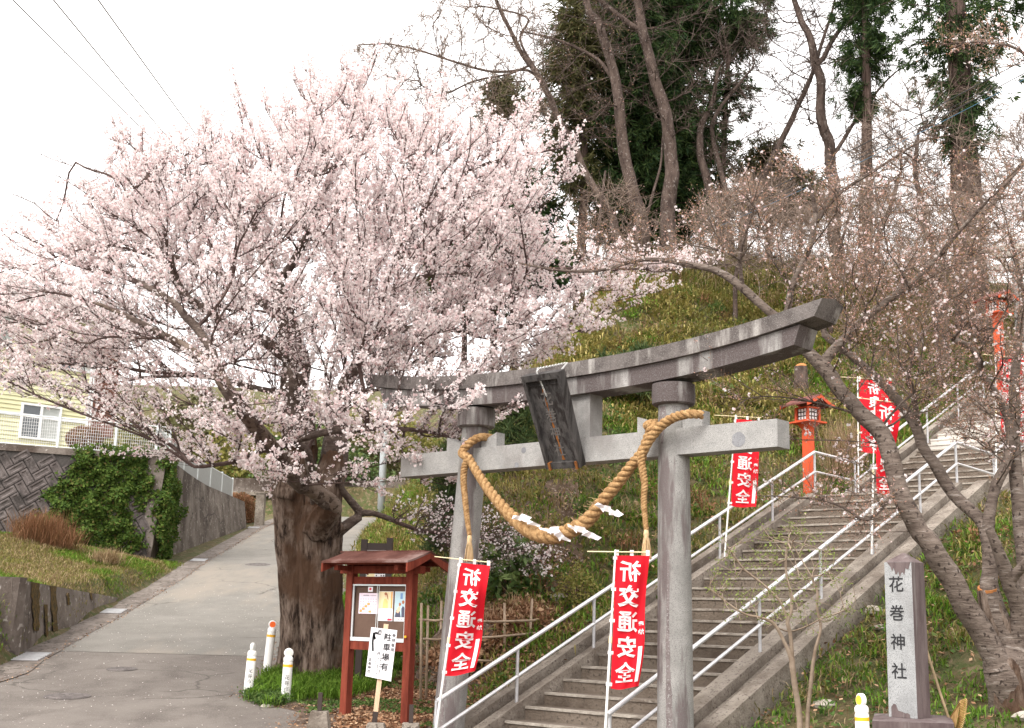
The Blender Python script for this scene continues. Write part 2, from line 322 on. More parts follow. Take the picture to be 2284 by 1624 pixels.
def T(x, y, bumps=True):
    x = np.asarray(x, float); y = np.asarray(y, float)
    dx, dy = x - S0[0], y - S0[1]; a = dx * RR[0] + dy * RR[1]; b = dx * LL[0] + dy * LL[1]
    base = Rz(y); f = S0[2] + stair_z(a)
    left = f - .04 + .50 * np.clip(-b - 1.3, 0, None)
    capl = 7.0 + (12.7 - 7.0) * sstep(-b, 1.0, 4.2); left = np.minimum(left, capl + .02 * (y - 30))
    right = np.minimum(f - .16 - .02 * (b - 2.8), 8.8)
    Cb = base + 1.1 * (x - Xt(y))
    w = sstep(b, .3, 2.6); bank = left * (1 - w) + right * w
    bank = np.minimum(bank, Cb + np.clip(b + 1, 0, 1) * 50)
    mid = (b > -.5) & (b < 2.75) & (a > -1.6) & (a < 20)
    if bumps:
        nz = fnoise(x, y, .45) * .42 + fnoise(x, y, 1.3, 5.) * .24 + fnoise(x, y, 3.1, 8.) * .10
        bank = bank + nz * sstep(bank - base, .15, 1.6) * (1 - np.exp(-np.clip(np.minimum(np.abs(b + .5), np.abs(b - 2.75)), 0, 9) * 1.2))
    z = np.maximum(base, bank)
    z = np.where(mid, np.minimum(z, f - .42), z)
    # left of the road: grassy bank, then the terrace behind the walls
    xl = Xl(y); lb = np.maximum(base, 1.62 + .075 * (y - 19) + .13 * np.clip(xl - x, 0, 8) + .32 * np.exp(-((x + 11.6) / 2.2) ** 2 - ((y - 30) / 3.) ** 2))
    lb = np.where(y < 19, np.maximum(base, lb - 1.0 * (19 - y)), lb)
    lw = sstep(xl - x, .0, .4)
    z = np.where(x < xl, base * (1 - lw) + lb * lw, z)
    wl = wall_y(x)
    z = np.where((x < swx(y) - .75) & (y > wl + .35) & (y < 56), np.maximum(z, _WT - .05), z)
    # far hillside that closes the view past the end of the road
    far = 6.6 + 9.5 * sstep(y, 61, 88) * sstep(8 - x, 0, 10) + 1.2 * (y > 60.5)
    z = np.where((y > 60) & (x < -1), np.maximum(z, far), z)
    z = z - .012 * np.clip(y - 95, 0, None)
    return z
CORN = np.array([-9.75, 34.0]); WD = unit(np.array([.906, .42]))
def wall_y(x): return CORN[1] + (x - CORN[0]) * WD[1] / WD[0]
def T1(x, y): return float(T(np.array([x]), np.array([y]))[0])
def ground(x, y, f=None, far=90.):
    """where the ray through photo point (x, y) meets the ground"""
    f = f or T1; r = ray(x, y); t = 6.
    while t < far:
        p = EYE + r * t
        if p[2] < f(p[0], p[1]): break
        t += .15
    lo, hi = t - .15, t
    for _ in range(12):
        m = (lo + hi) / 2; p = EYE + r * m
        if p[2] < f(p[0], p[1]): hi = m
        else: lo = m
    return EYE + r * hi
def groundR(x, y): return ground(x, y, lambda X, Y: float(Rz(Y)))

lb_px = [(-200, 1560), (0, 1500), (37, 1472), (150, 1412), (289, 1338), (373, 1290), (430, 1252), (554, 1183), (607, 1160)]
Lp = np.array([groundR(*p) for p in lb_px])
_XL = ([5.] + list(Lp[:, 1]) + [75.], [Lp[0, 0] + .1] + list(Lp[:, 0] - .12) + [Lp[-1, 0] - 3.])
def grid_mesh(name, xs, ys, zf, m, **kw):
    X, Y = np.meshgrid(xs, ys); Z = zf(X, Y); nx, ny = len(xs), len(ys)
    V = np.stack([X, Y, Z], -1).reshape(-1, 3); i = np.arange(nx * ny).reshape(ny, nx)
    f = np.stack([i[:-1, :-1], i[:-1, 1:], i[1:, 1:], i[1:, :-1]], -1).reshape(-1, 4)
    return arr_obj(name, V, 4, m, faces=f, smooth=True, **kw)
xs = np.unique(np.concatenate([np.arange(-400, -20, 20), np.arange(-20, 16.01, .25), np.arange(16, 30, 1), np.arange(30, 400, 20)]))
ys = np.unique(np.concatenate([np.arange(-60, 8, 4), np.arange(8, 40.01, .25), np.arange(40, 100, 1), np.arange(100, 600, 25)]))
grid_mesh('ground', xs, ys, lambda X, Y: T(X, Y) - .012, m_hill, kind='structure')

# road, gutters
rb_px = [(640, 1640), (672, 1590), (600, 1575), (548, 1557), (592, 1508), (650, 1430), (715, 1345), (768, 1300), (800, 1250), (868, 1160)]
Rp = np.array([groundR(*p) for p in rb_px])
Ys = np.unique(np.concatenate([np.arange(2, 60, .25), Rp[:, 1]]))
def xl_r(Y): return np.interp(Y, Lp[:, 1], Lp[:, 0], left=Lp[0, 0] - 4)
def xr_r(Y): return np.where(Y < Rp[0, 1], Rp[0, 0] + 1.5 * (Rp[0, 1] - Y), np.interp(Y, Rp[:, 1], Rp[:, 0]))
def strip(name, Ya, fl, fr, lift, m, n=8, **kw):
    V = []; 
    for Y in Ya:
        for t in np.linspace(0, 1, n + 1): V.append((fl(Y) * (1 - t) + fr(Y) * t, Y, Rz(Y) + lift))
    i = np.arange(len(V)).reshape(len(Ya), n + 1); f = np.stack([i[:-1, :-1], i[:-1, 1:], i[1:, 1:], i[1:, :-1]], -1).reshape(-1, 4)
    return arr_obj(name, np.array(V), 4, m, faces=f, smooth=True, **kw)
YS = float(groundR(300, 1462)[1])
strip('road', Ys[Ys >= YS], lambda Y: xl_r(Y) + .42, xr_r, .012, m_road, kind='structure')
strip('road', Ys[Ys <= YS + .45], lambda Y: xl_r(Y) + .42, xr_r, .007, m_road2, kind='structure')
strip('gutter', Ys, lambda Y: xl_r(Y) - .12, lambda Y: xl_r(Y) + .425, .018, m_gutter, 2, kind='structure')
Yg = Ys[Ys > 27]; strip('gutter', Yg, lambda Y: xr_r(Y) - .02, lambda Y: xr_r(Y) + .45, .020, m_gutter, 2, kind='structure')
# bare earth around the tree and in front of the board
def soil_l(Y): return np.where(Y < Rp[0, 1], Rp[0, 0] + 1.5 * (Rp[0, 1] - Y), np.interp(Y, Rp[:, 1], Rp[:, 0]))
Yb = np.arange(8, 26, .25); V = []; n = 26
for Y in Yb:
    x0, x1 = soil_l(Y), max(soil_l(Y) + .1, 1.2)
    for t in np.linspace(0, 1, n + 1): X = x0 * (1 - t) + x1 * t; V.append((X, Y, 0))
V = np.array(V); V[:, 2] = T(V[:, 0], V[:, 1]) + .012 + .015 * fnoise(V[:, 0], V[:, 1], 3.)
i = np.arange(len(V)).reshape(len(Yb), n + 1)
arr_obj('soil', V, 4, m_soil, faces=np.stack([i[:-1, :-1], i[:-1, 1:], i[1:, 1:], i[1:, :-1]], -1).reshape(-1, 4), smooth=True, kind='structure')

# drain covers and manholes
def manhole(px, py, w, label, ring=False):
    c = groundR(px, py); dist = np.linalg.norm(c - EYE); r = w / 2 / F * dist; s = (Rz(c[1] + .3) - Rz(c[1] - .3)) / .6
    ax = unit(np.array([0, -s, 1.])); t = thing('manhole_cover', c + [0, 0, .012], label, 'manhole cover', 'round manhole covers in the road')
    mb = MB(); mb.lathe(c + ax * .001, [(r * 1.0, 0), (r * 1.0, .014), (r * .9, .016), (r * .9, .008)], 32, ax); mb.obj('frame', m_iron, t)
    mb = MB(); mb.lathe(c + ax * .001, [(r * .88, 0), (r * .88, .018), (r * .8, .021), (r * .1, .021)], 32, ax)
    for k in range(8): an = k * math.pi / 4; d = np.array([math.cos(an), math.sin(an), math.sin(an) * s]); mb.box(c + ax * .022 + d * r * .5, d * r * .22, np.cross(ax, d) * r * .045, ax * .004)
    mb.obj('cover', m_iron, t)
manhole(272, 1494, 62, 'small round iron manhole cover in the middle of the near road')
manhole(150, 1555, 92, 'largest round manhole cover, at the bottom left of the road')
manhole(575, 1260, 54, 'pale round manhole cover on the slope beside the tree trunk')
for k, (px, py, lab) in enumerate([(70, 1468, 'nearest iron drain grate, at the end of the low wall'), (253, 1366, 'iron drain grate in the gutter midway along the low wall'),
                      (444, 1251, 'iron drain grate in the gutter at the foot of the tall smooth wall'), (566, 1178, 'iron drain grate far up the gutter near the russet hedge')]):
    c = groundR(px, py); s = (Rz(c[1] + .3) - Rz(c[1] - .3)) / .6; dY = unit(np.array([-.08, 1, s])); dX = unit(np.array([1., .08, 0])); up = np.cross(dX, dY)
    t = thing('drain_grate', c + up * .02, lab, 'drain grate', 'drain grates in the gutter')
    L = .42 if k == 0 else .3
    mb = MB(); mb.box(c + up * .022, dX * .23, dY * L, up * .003); mb.obj('frame', m_iron, t)
    mb = MB()
    for q in range(7): mb.box(c + up * .030 + dY * (q - 3) * L * .29, dX * .20, dY * L * .07, up * .005)
    mb.obj('bar', m_rail_post, t, kind='stuff')

# ------------------------------------------------------------------ walls on the left
def wall_strip(mb, pts, tops, thick, side):
    """vertical wall along ground points; side = horizontal vector towards the back"""
    for (p, q, tp, tq) in zip(pts[:-1], pts[1:], tops[:-1], tops[1:]):
        p, q = np.array(p, float), np.array(q, float); s = np.asarray(side, float)
        P0 = np.array([*p, Rz(p[1]) - .4]); Q0 = np.array([*q, Rz(q[1]) - .4]); ba = .10
        mb.hexa([P0, Q0, Q0 + s * thick, P0 + s * thick, np.array([*p, tp]) + s * ba, np.array([*q, tq]) + s * ba, np.array([*q, tq]) + s * thick, np.array([*p, tp]) + s * thick])
g = [Lp[2], Lp[3], Lp[4]]; g = [np.array([xl_r(Y) - .10, Y]) for Y in np.linspace(Lp[2][1], Lp[4][1], 6)]
topz = np.linspace(onY(37, 1290, g[0][1])[2], Rz(g[-1][1]) + .03, 6)
t = thing('retaining_wall', (*g[0], Rz(g[0][1])), 'low concrete retaining wall with mossy streaks below the grassy bank', 'wall')
mb = MB(); wall_strip(mb, g, topz, .30, (-1, .1, 0)); mb.obj('wall_panel', m_conc_wall, t)
p0 = g[0]; p1 = p0 + np.array([-1.9, -1.0]); p2 = p0 + np.array([-4.5, -.2])
mb = MB(); wall_strip(mb, [p2, p1, p0 - [.03, .03]], [topz[0] + .02] * 3, .28, (.25, 1, 0)); mb.obj('wall_panel', m_conc_wall, t)
mb = MB()
for (px, w, h0, h1) in ((80, .30, 0, .75), (118, .26, .0, .9), (150, .12, .1, .4), (205, .10, 0, .30), (100, .14, .35, 1.0)):
    Y = float(interp(px, [37, 289], [g[0][1], g[-1][1]])); p = np.array([xl_r(Y) - .10, Y]); tz = float(interp(Y, [q[1] for q in g], topz)); bz = Rz(Y); H = tz - bz
    d = unit(np.append(g[1] - g[0], 0)); nr = np.array([d[1], -d[0], 0])
    prev = None
    for k in range(9):
        v = h0 + (h1 - h0) * k / 8; base = np.array([*(p + d[:2] * v * .16), tz - v * H]) - np.array([1, -.1, 0]) * .10 * (1 - v) ; ww = w * (.7 + .6 * random.random()) * (1 - .55 * v)
        cur = (base - d * ww + nr * .004, base + d * ww + nr * .004)
        if prev: mb.add([prev[0], prev[1], cur[1], cur[0]], [(0, 1, 2, 3)])
        prev = cur
mb.obj('moss', m_moss, t, kind='stuff')

# tall wall of slanted blocks facing the camera, with a smooth wall turning up the road
def sw_off(Y): return float(interp(Y, [34, 42], [.09, -.2]))
def on_wall(s, h): # s metres left of the corner along the face, h above its foot (leaning back)
    c = np.array([*CORN, 2.70]); return c - np.array([WD[0], WD[1], 0]) * s + ZZ * h + np.array([.09, .11, 0]) * h
WH = _WT - 2.70
t = thing('block_wall', on_wall(0, 0), 'tall retaining wall of slanted concrete blocks half hidden by ivy', 'wall')
mb = MB(); mb.hexa([on_wall(9, -.6), on_wall(0, -.6), on_wall(0, -.6) + [-.4, .9, 0], on_wall(9, -.6) + [-.4, .9, 0], on_wall(9, WH), on_wall(0, WH), on_wall(0, WH) + [-.2, .5, 0], on_wall(9, WH) + [-.2, .5, 0]])
mb.obj('backing', m_joint, t)
mb = MB(); mb.hexa([on_wall(9, WH - .16) - [0, .05, 0], on_wall(0, WH - .16) - [0, .05, 0], on_wall(0, WH - .16) + [0, .3, 0], on_wall(9, WH - .16) + [0, .3, 0], on_wall(9, WH + .02) - [0, .03, 0], on_wall(0, WH + .02) - [0, .03, 0], on_wall(0, WH + .02) + [0, .3, 0], on_wall(9, WH + .02) + [0, .3, 0]])
mb.obj('coping', m_conc_wall, t)
nrm = unit(np.cross(on_wall(-1, 0) - on_wall(0, 0), on_wall(0, 1) - on_wall(0, 0)))
if nrm[1] > 0: nrm = -nrm
bw, bh = .47, .235; e1 = np.array([math.cos(R_(38)), math.sin(R_(38))]); e2 = np.array([-e1[1], e1[0]])
def block(cs, ch, horizontal):
    c = np.array([cs, ch]); u, v = (e1, e2) if horizontal else (e2, e1)
    def pt(x, y, d): q = c + u * x + v * y; return on_wall(-q[0], q[1]) + nrm * d
    hw, hh = bw / 2 - .012, bh / 2 - .012; o = [(-hw, -hh), (hw, -hh), (hw, hh), (-hw, hh)]; i_ = [(x * (1 - .045 / hw), y * (1 - .045 / hh)) for x, y in o]; j_ = [(x * (1 - .075 / hw), y * (1 - .075 / hh)) for x, y in o]
    vs = [pt(*q, .0) for q in o] + [pt(*q, .045) for q in o] + [pt(*q, .05) for q in i_] + [pt(*q, .028) for q in j_]; fs = []
    for l in range(3): fs += [(l * 4 + k, l * 4 + (k + 1) % 4, l * 4 + 4 + (k + 1) % 4, l * 4 + 4 + k) for k in range(4)]
    fs.append((12, 13, 14, 15)); return vs, fs
kk = 0
for i in range(-14, 15):
    for j in range(-14, 15):
        # two-by-one herringbone on a lattice turned 38 degrees
        for (o1, o2, hz) in ((0, 0, True), (1.5 * bh - bh * 0, -.5 * bh, False)):
            c = e1 * (i * 2 * bh + j * bh + (0 if hz else 1.5 * bh)) + e2 * (j * bh - i * 2 * bh + (0 if hz else -.5 * bh))
            s, h = -c[0] - 2.0, c[1] + 1.4
            if hz: pass
            if .35 < s < 5.2 and .12 < h < WH - .26:
                mb = MB(); vs, fs = block(-s, h, hz); mb.add(vs, fs); mb.obj('block', m_block_pale if (h < 1.2 and random.random() < .12) else m_conc_dark, t); kk += 1
mb = MB(); c = on_wall(2.75, 1.75); mb.tube([c, c + nrm * .07], .035, 10); mb.obj('drain_pipe', m_white, t)

g = [np.array([float(swx(Y)), Y]) for Y in np.linspace(34.0, 48, 8)]
t = thing('smooth_retaining_wall', (*g[0], Rz(34.)), 'tall smooth brown concrete wall rising beside the road, ivy on its near end', 'wall')
mb = MB()
for p, q in zip(g[:-1], g[1:]):
    def wp(p, h, b): return np.array([p[0] - h * .22 + b, p[1], h + Rz(p[1]) if False else 0]) 
    H0, H1 = _WT - Rz(p[1]), _WT - Rz(q[1])
    mb.hexa([(p[0], p[1], Rz(p[1]) - .4), (q[0], q[1], Rz(q[1]) - .4), (q[0] - 1.1, q[1], Rz(q[1]) - .4), (p[0] - 1.1, p[1], Rz(p[1]) - .4),
             (p[0] + H0 * sw_off(p[1]), p[1], _WT), (q[0] + H1 * sw_off(q[1]), q[1], _WT), (q[0] - 1.1, q[1], _WT), (p[0] - 1.1, p[1], _WT)])
mb.obj('wall_panel', m_conc_wall, t)
SW = g
# wall and hedge at the far end of the road
t = thing('far_retaining_wall', (-9, 60.5, 6.2), 'brown concrete wall closing the far end of the road', 'wall')
mb = MB(); mb.hexa([(-16, 60.2, 5), (-3.5, 61.5, 5), (-3.5, 62.2, 5), (-16, 61, 5), (-16, 60.4, 8.0), (-3.5, 61.7, 8.2), (-3.5, 62.2, 8.2), (-16, 61, 8.0)]); mb.obj('wall_panel', m_conc_wall, t)
mb = MB(); mb.hexa([(-16, 59.9, 7.15), (-3.5, 61.2, 7.25), (-3.5, 61.6, 7.25), (-16, 60.4, 7.15), (-16, 59.9, 7.32), (-3.5, 61.2, 7.42), (-3.5, 61.6, 7.42), (-16, 60.4, 7.32)]); mb.obj('ledge', m_conc_curb, t)
c = groundR(566, 1172); 
t = thing('concrete_post', c, 'square concrete post beside the russet hedge up the road', 'post')
mb = MB(); mb.bx(c[0] + .05, c[0] + .38, c[1] - .2, c[1] + .2, c[2] - .1, c[2] + 1.25); mb.obj('shaft', m_conc_curb, t)
mb = MB(); mb.bx(c[0] + .02, c[0] + .41, c[1] - .23, c[1] + .23, c[2] + 1.25, c[2] + 1.32); mb.obj('cap', m_conc_curb, t)

# mesh fence on top of the walls
fpts = [(on_wall(8, WH), 0), (on_wall(5.1, WH), 0), (on_wall(3.05, WH), 0), (on_wall(1.55, WH), 0), (on_wall(.05, WH), 0)]
fp = [p[0] + np.array([-.02, .18, 0]) for p in fpts]; fp[-1] = fp[-1] + np.array([-.05, .05, 0]); side = [np.array([q[0] - .15 - .57 * min(1, i / 3), q[1] + (.35 if i == 0 else 0), _WT]) for i, q in enumerate(SW)]
t = thing('mesh_fence', fp[2], 'white welded mesh fence on top of the block wall', 'fence')
FH = .86
def fence_run(t, pts, wires=True):
    for p in pts:
        mb = MB(); mb.tube([p - ZZ * .05, p + ZZ * (FH + .06)], .035, 8); mb.obj('post', m_whiteg, t)
    for p, q in zip(pts[:-1], pts[1:]):
        [(lambda mb: mb.obj('rail', m_whiteg, t))(MB().tube([p + ZZ * z_, q + ZZ * z_], r_, 6)) for z_, r_ in ((FH, .018), (.06, .014))]
        if wires:
            mb = MB(); L = np.linalg.norm(q - p); n = int(L / .058)
            for k in range(1, n): c = p + (q - p) * k / n; mb.tube([c + ZZ * .06, c + ZZ * FH], .0045, 3, False)
            for k in range(1, 9): z = ZZ * (.06 + (FH - .06) * k / 9); mb.tube([p + z, q + z], .0045, 3, False)
            mb.obj('mesh_panel', m_mesh, t, kind='stuff')
fence_run(t, fp)
t = thing('panel_fence', side[1], 'grey panel fence with white posts stepping along the road wall', 'fence')
fence_run(t, side, False)
for p, q in zip(side[:-1], side[1:]):
    mb = MB(); d = unit(q - p); c = (p + q) / 2; mb.box(c + ZZ * (FH / 2 + .03), (q - p) / 2 - d * .05, np.cross(d, ZZ) * .008, ZZ * (FH / 2 - .05)); mb.obj('panel', m_panel, t)

# ------------------------------------------------------------------ house
HC = np.array([*(onY(196, 900, 40.)[:2]), _WT]); HD = unit(np.array([.77, .64, 0])); HN = np.array([HD[1], -HD[0], 0])   # HN points to the camera side
def hw(s, z, d=0.): return HC - HD * s + ZZ * z + HN * d
t = thing('house', hw(4, 0, 0), 'pale yellow two storey house with lap siding behind the mesh fence', 'house')
mb = MB(); mb.hexa([hw(9, -.3, -.06), hw(0, -.3, -.06), hw(0, -.3, -7), hw(9, -.3, -7), hw(9, 5.3, -.06), hw(0, 5.3, -.06), hw(0, 5.3, -7), hw(9, 5.3, -7)]); mb.obj('wall', m_siding, t)
wins = [(2.05, 1.08, 1.15, 1.0), (.95, 3.45, .95, .95), (3.6, 3.9, .9, 1.0)]   # left s, bottom z, width, height
k = 0; z = .1
while z < 5.2:
    segs = [(9., 0.)]
    for (ws, wz, ww, wh) in wins:
        if wz - .1 < z < wz + wh + .02:
            segs = [x for sg in segs for x in ((sg[0], ws + .06), (ws - ww - .06, sg[1]))]
            segs = [s_ for s_ in segs if s_[0] > s_[1]]
    for s0, s1 in segs:
        mb = MB(); mb.hexa([hw(s0, z, 0.0), hw(s1, z, 0.0), hw(s1, z, -.05), hw(s0, z, -.05), hw(s0, z + .135, -.028), hw(s1, z + .135, -.028), hw(s1, z + .135, -.05), hw(s0, z + .135, -.05)]); mb.obj('siding_board', m_siding, t)
    z += .14
mb = MB(); mb.box(hw(4.5, 1.75, .012), HD * 4.5, HN * .02, ZZ * .05); mb.obj('band', m_white, t)
mb = MB(); mb.hexa([hw(.02, 0, .03), hw(-.06, 0, .03), hw(-.06, 0, -.1), hw(.02, 0, -.1), hw(.02, 5.2, .03), hw(-.06, 5.2, .03), hw(-.06, 5.2, -.1), hw(.02, 5.2, -.1)]); mb.obj('corner_board', m_white, t)
mb = MB(); mb.tube([hw(-.12, 0, .02), hw(-.12, 5.1, .02)], .035, 8); mb.obj('downpipe', m_whiteg, t)
for (ws, wz, ww, wh) in wins:
    fr = MB(); 
    for (s0, s1, z0, z1) in ((ws + .07, ws - ww - .07, wz - .07, wz), (ws + .07, ws - ww - .07, wz + wh, wz + wh + .07), (ws + .07, ws, wz, wz + wh), (ws - ww, ws - ww - .07, wz, wz + wh), (ws - ww / 2 + .04, ws - ww / 2 - .04, wz, wz + wh)):
        fr.hexa([hw(s0, z0, .05), hw(s1, z0, .05), hw(s1, z0, -.04), hw(s0, z0, -.04), hw(s0, z1, .05), hw(s1, z1, .05), hw(s1, z1, -.04), hw(s0, z1, -.04)])
    w = fr.obj('window', m_white, t)
    for (s0, s1, mm) in ((ws, ws - ww / 2 + .04, m_glass), (ws - ww / 2 - .04, ws - ww, m_curtain)):
        mb = MB(); mb.hexa([hw(s0, wz, .0), hw(s1, wz, .0), hw(s1, wz, -.04), hw(s0, wz, -.04), hw(s0, wz + wh, .0), hw(s1, wz + wh, .0), hw(s1, wz + wh, -.04), hw(s0, wz + wh, -.04)]); mb.obj('pane', mm, w)
rf = MB(); rf.hexa([hw(9.5, 5.15, .55), hw(-.55, 5.15, .55), hw(-.55, 5.15, -7.5), hw(9.5, 5.15, -7.5), hw(9.5, 5.33, .55), hw(-.55, 5.33, .55), hw(-.55, 5.33, -7.5), hw(9.5, 5.33, -7.5)])
rf.hexa([hw(9.5, 5.335, .5), hw(-.5, 5.335, .5), hw(-.5, 5.335, -7.4), hw(9.5, 5.335, -7.4), hw(7.5, 6.9, -2.6), hw(2, 6.9, -2.6), hw(2, 6.9, -3.8), hw(7.5, 6.9, -3.8)]); rf.obj('roof', m_roofgrey, t)
mb = MB(); mb.hexa([hw(-.2, 1.5, -.9), hw(-1.3, 1.5, -.9), hw(-1.3, 1.5, -2), hw(-.2, 1.5, -2), hw(-.2, 4.9, -.9), hw(-1.3, 4.9, -.9), hw(-1.3, 4.9, -2), hw(-.2, 4.9, -2)]); mb.obj('brick_annexe', m_brick, t)
mb = MB(); mb.hexa([hw(-.1, 4.9, -.6), hw(-1.7, 4.9, -.6), hw(-1.7, 4.9, -2.2), hw(-.1, 4.9, -2.2), hw(-.1, 5.05, -.6), hw(-1.7, 5.0, -.6), hw(-1.7, 5.0, -2.2), hw(-.1, 5.05, -2.2)]); mb.obj('annexe_roof', m_roofgrey, t)

# ------------------------------------------------------------------ stairs
t = thing('stone_stairway', A(0, 1, 0), 'long flight of worn concrete steps climbing the bank behind the gate', 'stairs')
BW = 2.135
def stepmesh(i, a0, z0, deep, lipm=True):
    mb = MB(); rz = .15; o = .012 * math.sin(i * 7.3)
    mb.mi = 0; mb.ab(a0, a0 + deep, -.01, BW, z0 - rz - .03, z0 - .028)
    mb.mi = 1; n = 14; bs = np.linspace(-.008, BW - .002, n + 1)
    fr = [A(a0 - .016 + RNG.normal() * .003, b, z0 - .028) for b in bs]; tp = [A(a0 - .012 + RNG.normal() * .004, b, z0 + RNG.normal() * .0022) for b in bs]; bk = [A(a0 + .045 + RNG.normal() * .012, b, z0 + .001) for b in bs]
    un = [A(a0 + .002, b, z0 - .030) for b in bs]
    vs = un + fr + tp + bk; N = n + 1
    mb.add(vs, [(r * N + k, r * N + k + 1, (r + 1) * N + k + 1, (r + 1) * N + k) for r in range(3) for k in range(n)])
    mb.mi = 0; mb.add([A(a0 + .02, 0, z0 - .002), A(a0 + .02, BW, z0 - .002), A(a0 + deep, BW, z0 - .002), A(a0 + deep, 0, z0 - .002)], [(0, 1, 2, 3)])
    return mb
for i in range(-3, 22):
    stepmesh(i, .35 * i, .15 * i, .38).obj('step', [m_conc, m_conc_lip], t)
stepmesh(22, 7.7, 3.3, 1.56).obj('landing', [m_conc, m_conc_lip], t)
for i in range(1, 21):
    new = 8 < i < 14; mb = stepmesh(30 + i, 9.25 + .335 * (i - 1), 3.3 + .15 * i, .37)
    o = mb.obj('step', [m_conc_new, m_conc_new] if new else [m_conc, m_conc_lip], t)
    if new: o['label'] = 'paler newly repaired step'
stepmesh(60, 15.95, 6.3, 2.2).obj('landing', [m_conc, m_conc_lip], t)
def curb(b0, b1, h, bot, segs, nm='curb'):
    for (a0, a1) in segs:
        br = [a0] + [x for x in (7.7, 9.25, 15.95) if a0 < x < a1] + [a1]
        if a1 - a0 > 3: br = sorted(set(br + list(np.arange(a0 + .6, a1 - .3, .6))))
        mb = MB(); jb = lambda: RNG.normal() * .004
        T_ = [(A(a, b0 + jb(), stair_z(a) + h + jb()), A(a, b1 + jb(), stair_z(a) + h + jb())) for a in br]
        for k in range(len(br) - 1):
            a, c = br[k], br[k + 1]; (p, q), (r, s) = T_[k], T_[k + 1]
            lo = lambda v: np.array([v[0], v[1], v[2] - (h + bot)])
            mb.hexa([lo(p), lo(q), lo(s), lo(r), p, q, s, r])
        mb.obj(nm, m_conc_curb, t)
for b0, b1, h in ((-.155, -.012, .085), (-.46, -.31, .13)): curb(b0, b1, h, .5, ((-1.35, 7.55), (9.0, 15.9)))
for b0, b1, h in ((2.14, 2.38, .085), (2.62, 2.80, .10)): curb(b0, b1, h, .9, ((-1.35, 7.75), (9.0, 15.9)))
curb(-.30, -.16, -.05, .35, ((-1.3, 7.5), (9.0, 15.8)), 'drain_channel'); curb(2.385, 2.615, -.04, .5, ((-1.3, 7.7), (9.0, 15.8)), 'drain_channel')
mb = MB(); mb.ab(-1.62, -1.36, -.47, 0, -.9, stair_z(-1.4) + .14); mb.obj('end_block', m_conc_curb, t)
mb = MB(); mb.ab(7.70, 9.0, 2.40, 2.80, 2.2, 3.29); mb.obj('landing_edge', m_conc_curb, t)

def handrail(name_label, b, a0, posts, pts, group='handrails of the stairway'):
    t = thing('handrail', A(a0, b, stair_z(a0)), name_label, 'handrail', group)
    for a in posts:
        zb = stair_z(a) + .08 if not (7.7 <= a <= 9.0) else 3.3
        mb = MB(); mb.tube([A(a, b, zb - .03), A(a, b, zb + interp(a, [q[0] for q in pts], [q[1] for q in pts]) - zb)], .020, 10); mb.obj('post', m_rail_post, t, smooth=60)
    for nm, dz, r in (('top_rail', 0, .026), ('middle_rail', -.33, .021)):
        mb = MB(); mb.tube([A(a, b, z + dz) for a, z in pts], r, 10); mb.obj(nm, m_rail, t, smooth=60)
handrail('steel pipe handrail along the left side of the lower flight and its landing', -.07, -1.07, [-1.07, .26, 1.72, 3.22, 4.71, 6.25, 7.66, 9.12],
         [(-1.07, .24), (7.66, 4.02), (9.15, 4.01)])
handrail('steel pipe handrail along the left side of the upper flight', -.07, 9.25, [10.7, 12.28, 13.87, 15.3], [(9.16, 4.02), (15.5, 6.9), (16.5, 7.0)])
handrail('steel pipe handrail along the right side of the lower flight, in front of the steps', 2.30, -1.09, [-1.05, .3, 1.80, 3.30, 4.76, 6.36, 7.75, 9.3],
         [(-1.09, .26), (7.78, 4.02), (9.3, 4.0)])
handrail('steel pipe handrail along the right side of the upper flight', 2.30, 9.4, [10.8, 12.3, 13.8, 15.3], [(9.31, 4.02), (15.5, 6.85), (16.5, 6.95)])

# ------------------------------------------------------------------ stone gate
GA = -.5
t = thing('stone_gate', A(GA, 1.2, -.5), 'large weathered granite shrine gate with curved top beam across the foot of the stairs', 'gate')
bot = -.55
def col(bb, bt, r0, r1): 
    mb = MB(); mb.tube([A(GA, bb + (bt - bb) * k / 12, bot + (3.42 - bot) * k / 12) for k in range(13)], [r0 + (r1 - r0) * k / 12 for k in range(13)], 40); return mb
col(-.47, -.15, .185, .158).obj('column', m_granite_col, t, smooth=50); col(2.70, 2.675, .185, .158).obj('column', m_granite_col, t, smooth=50)
for b in (-.145, 2.675):
    mb = MB(); mb.lathe(A(GA, b, 3.36), [(.20, 0), (.222, .015), (.226, .12), (.222, .222)], 40); mb.obj('capital', m_granite_mid, t, smooth=50)
m_streak = mat('dark_water_stain', [(.12, .095, .093), (.19, .165, .16)], 9, .9, .3, 60, speck=((.28, .27, .26), 60, .58))
for (bx_, zt_, zb_, w_, ph_) in ((2.69, 1.85, bot, .34, .25), (2.678, 3.34, 2.95, .5, -.15), (-.30, 1.0, bot, .25, .3)):
    mb = MB(); pr = None; n_ = 26
    for k in range(n_ + 1):
        v = k / n_; z = zt_ + (zb_ - zt_) * v; ww = w_ * ((.15 + .85 * v) if zt_ < 3 else (1 - .7 * v)) * (.75 + .4 * mnoise.noise((bx_, z * 5, 3.)) + .25 * mnoise.noise((bx_, z * 17, 8.))); cc = ph_ + .10 * mnoise.noise((z * 1.5, bx_, 1.))
        rr_ = .185 + (.158 - .185) * (z - bot) / (3.42 - bot) + .0022; cb_ = (-.47 + .32 * (z - bot) / (3.42 - bot)) if bx_ < 0 else (2.70 - .025 * (z - bot) / (3.42 - bot))
        row = [A(GA, cb_, z) + (-RR * math.cos(an) + LL * math.sin(an)) * rr_ for an in np.linspace(cc - ww, cc + ww, 9)]
        if pr: mb.add(pr + row, [(q, q + 1, q + 10, q + 9) for q in range(8)])
        pr = row
    mb.obj('water_stain', m_streak, t)
bc = 1.27
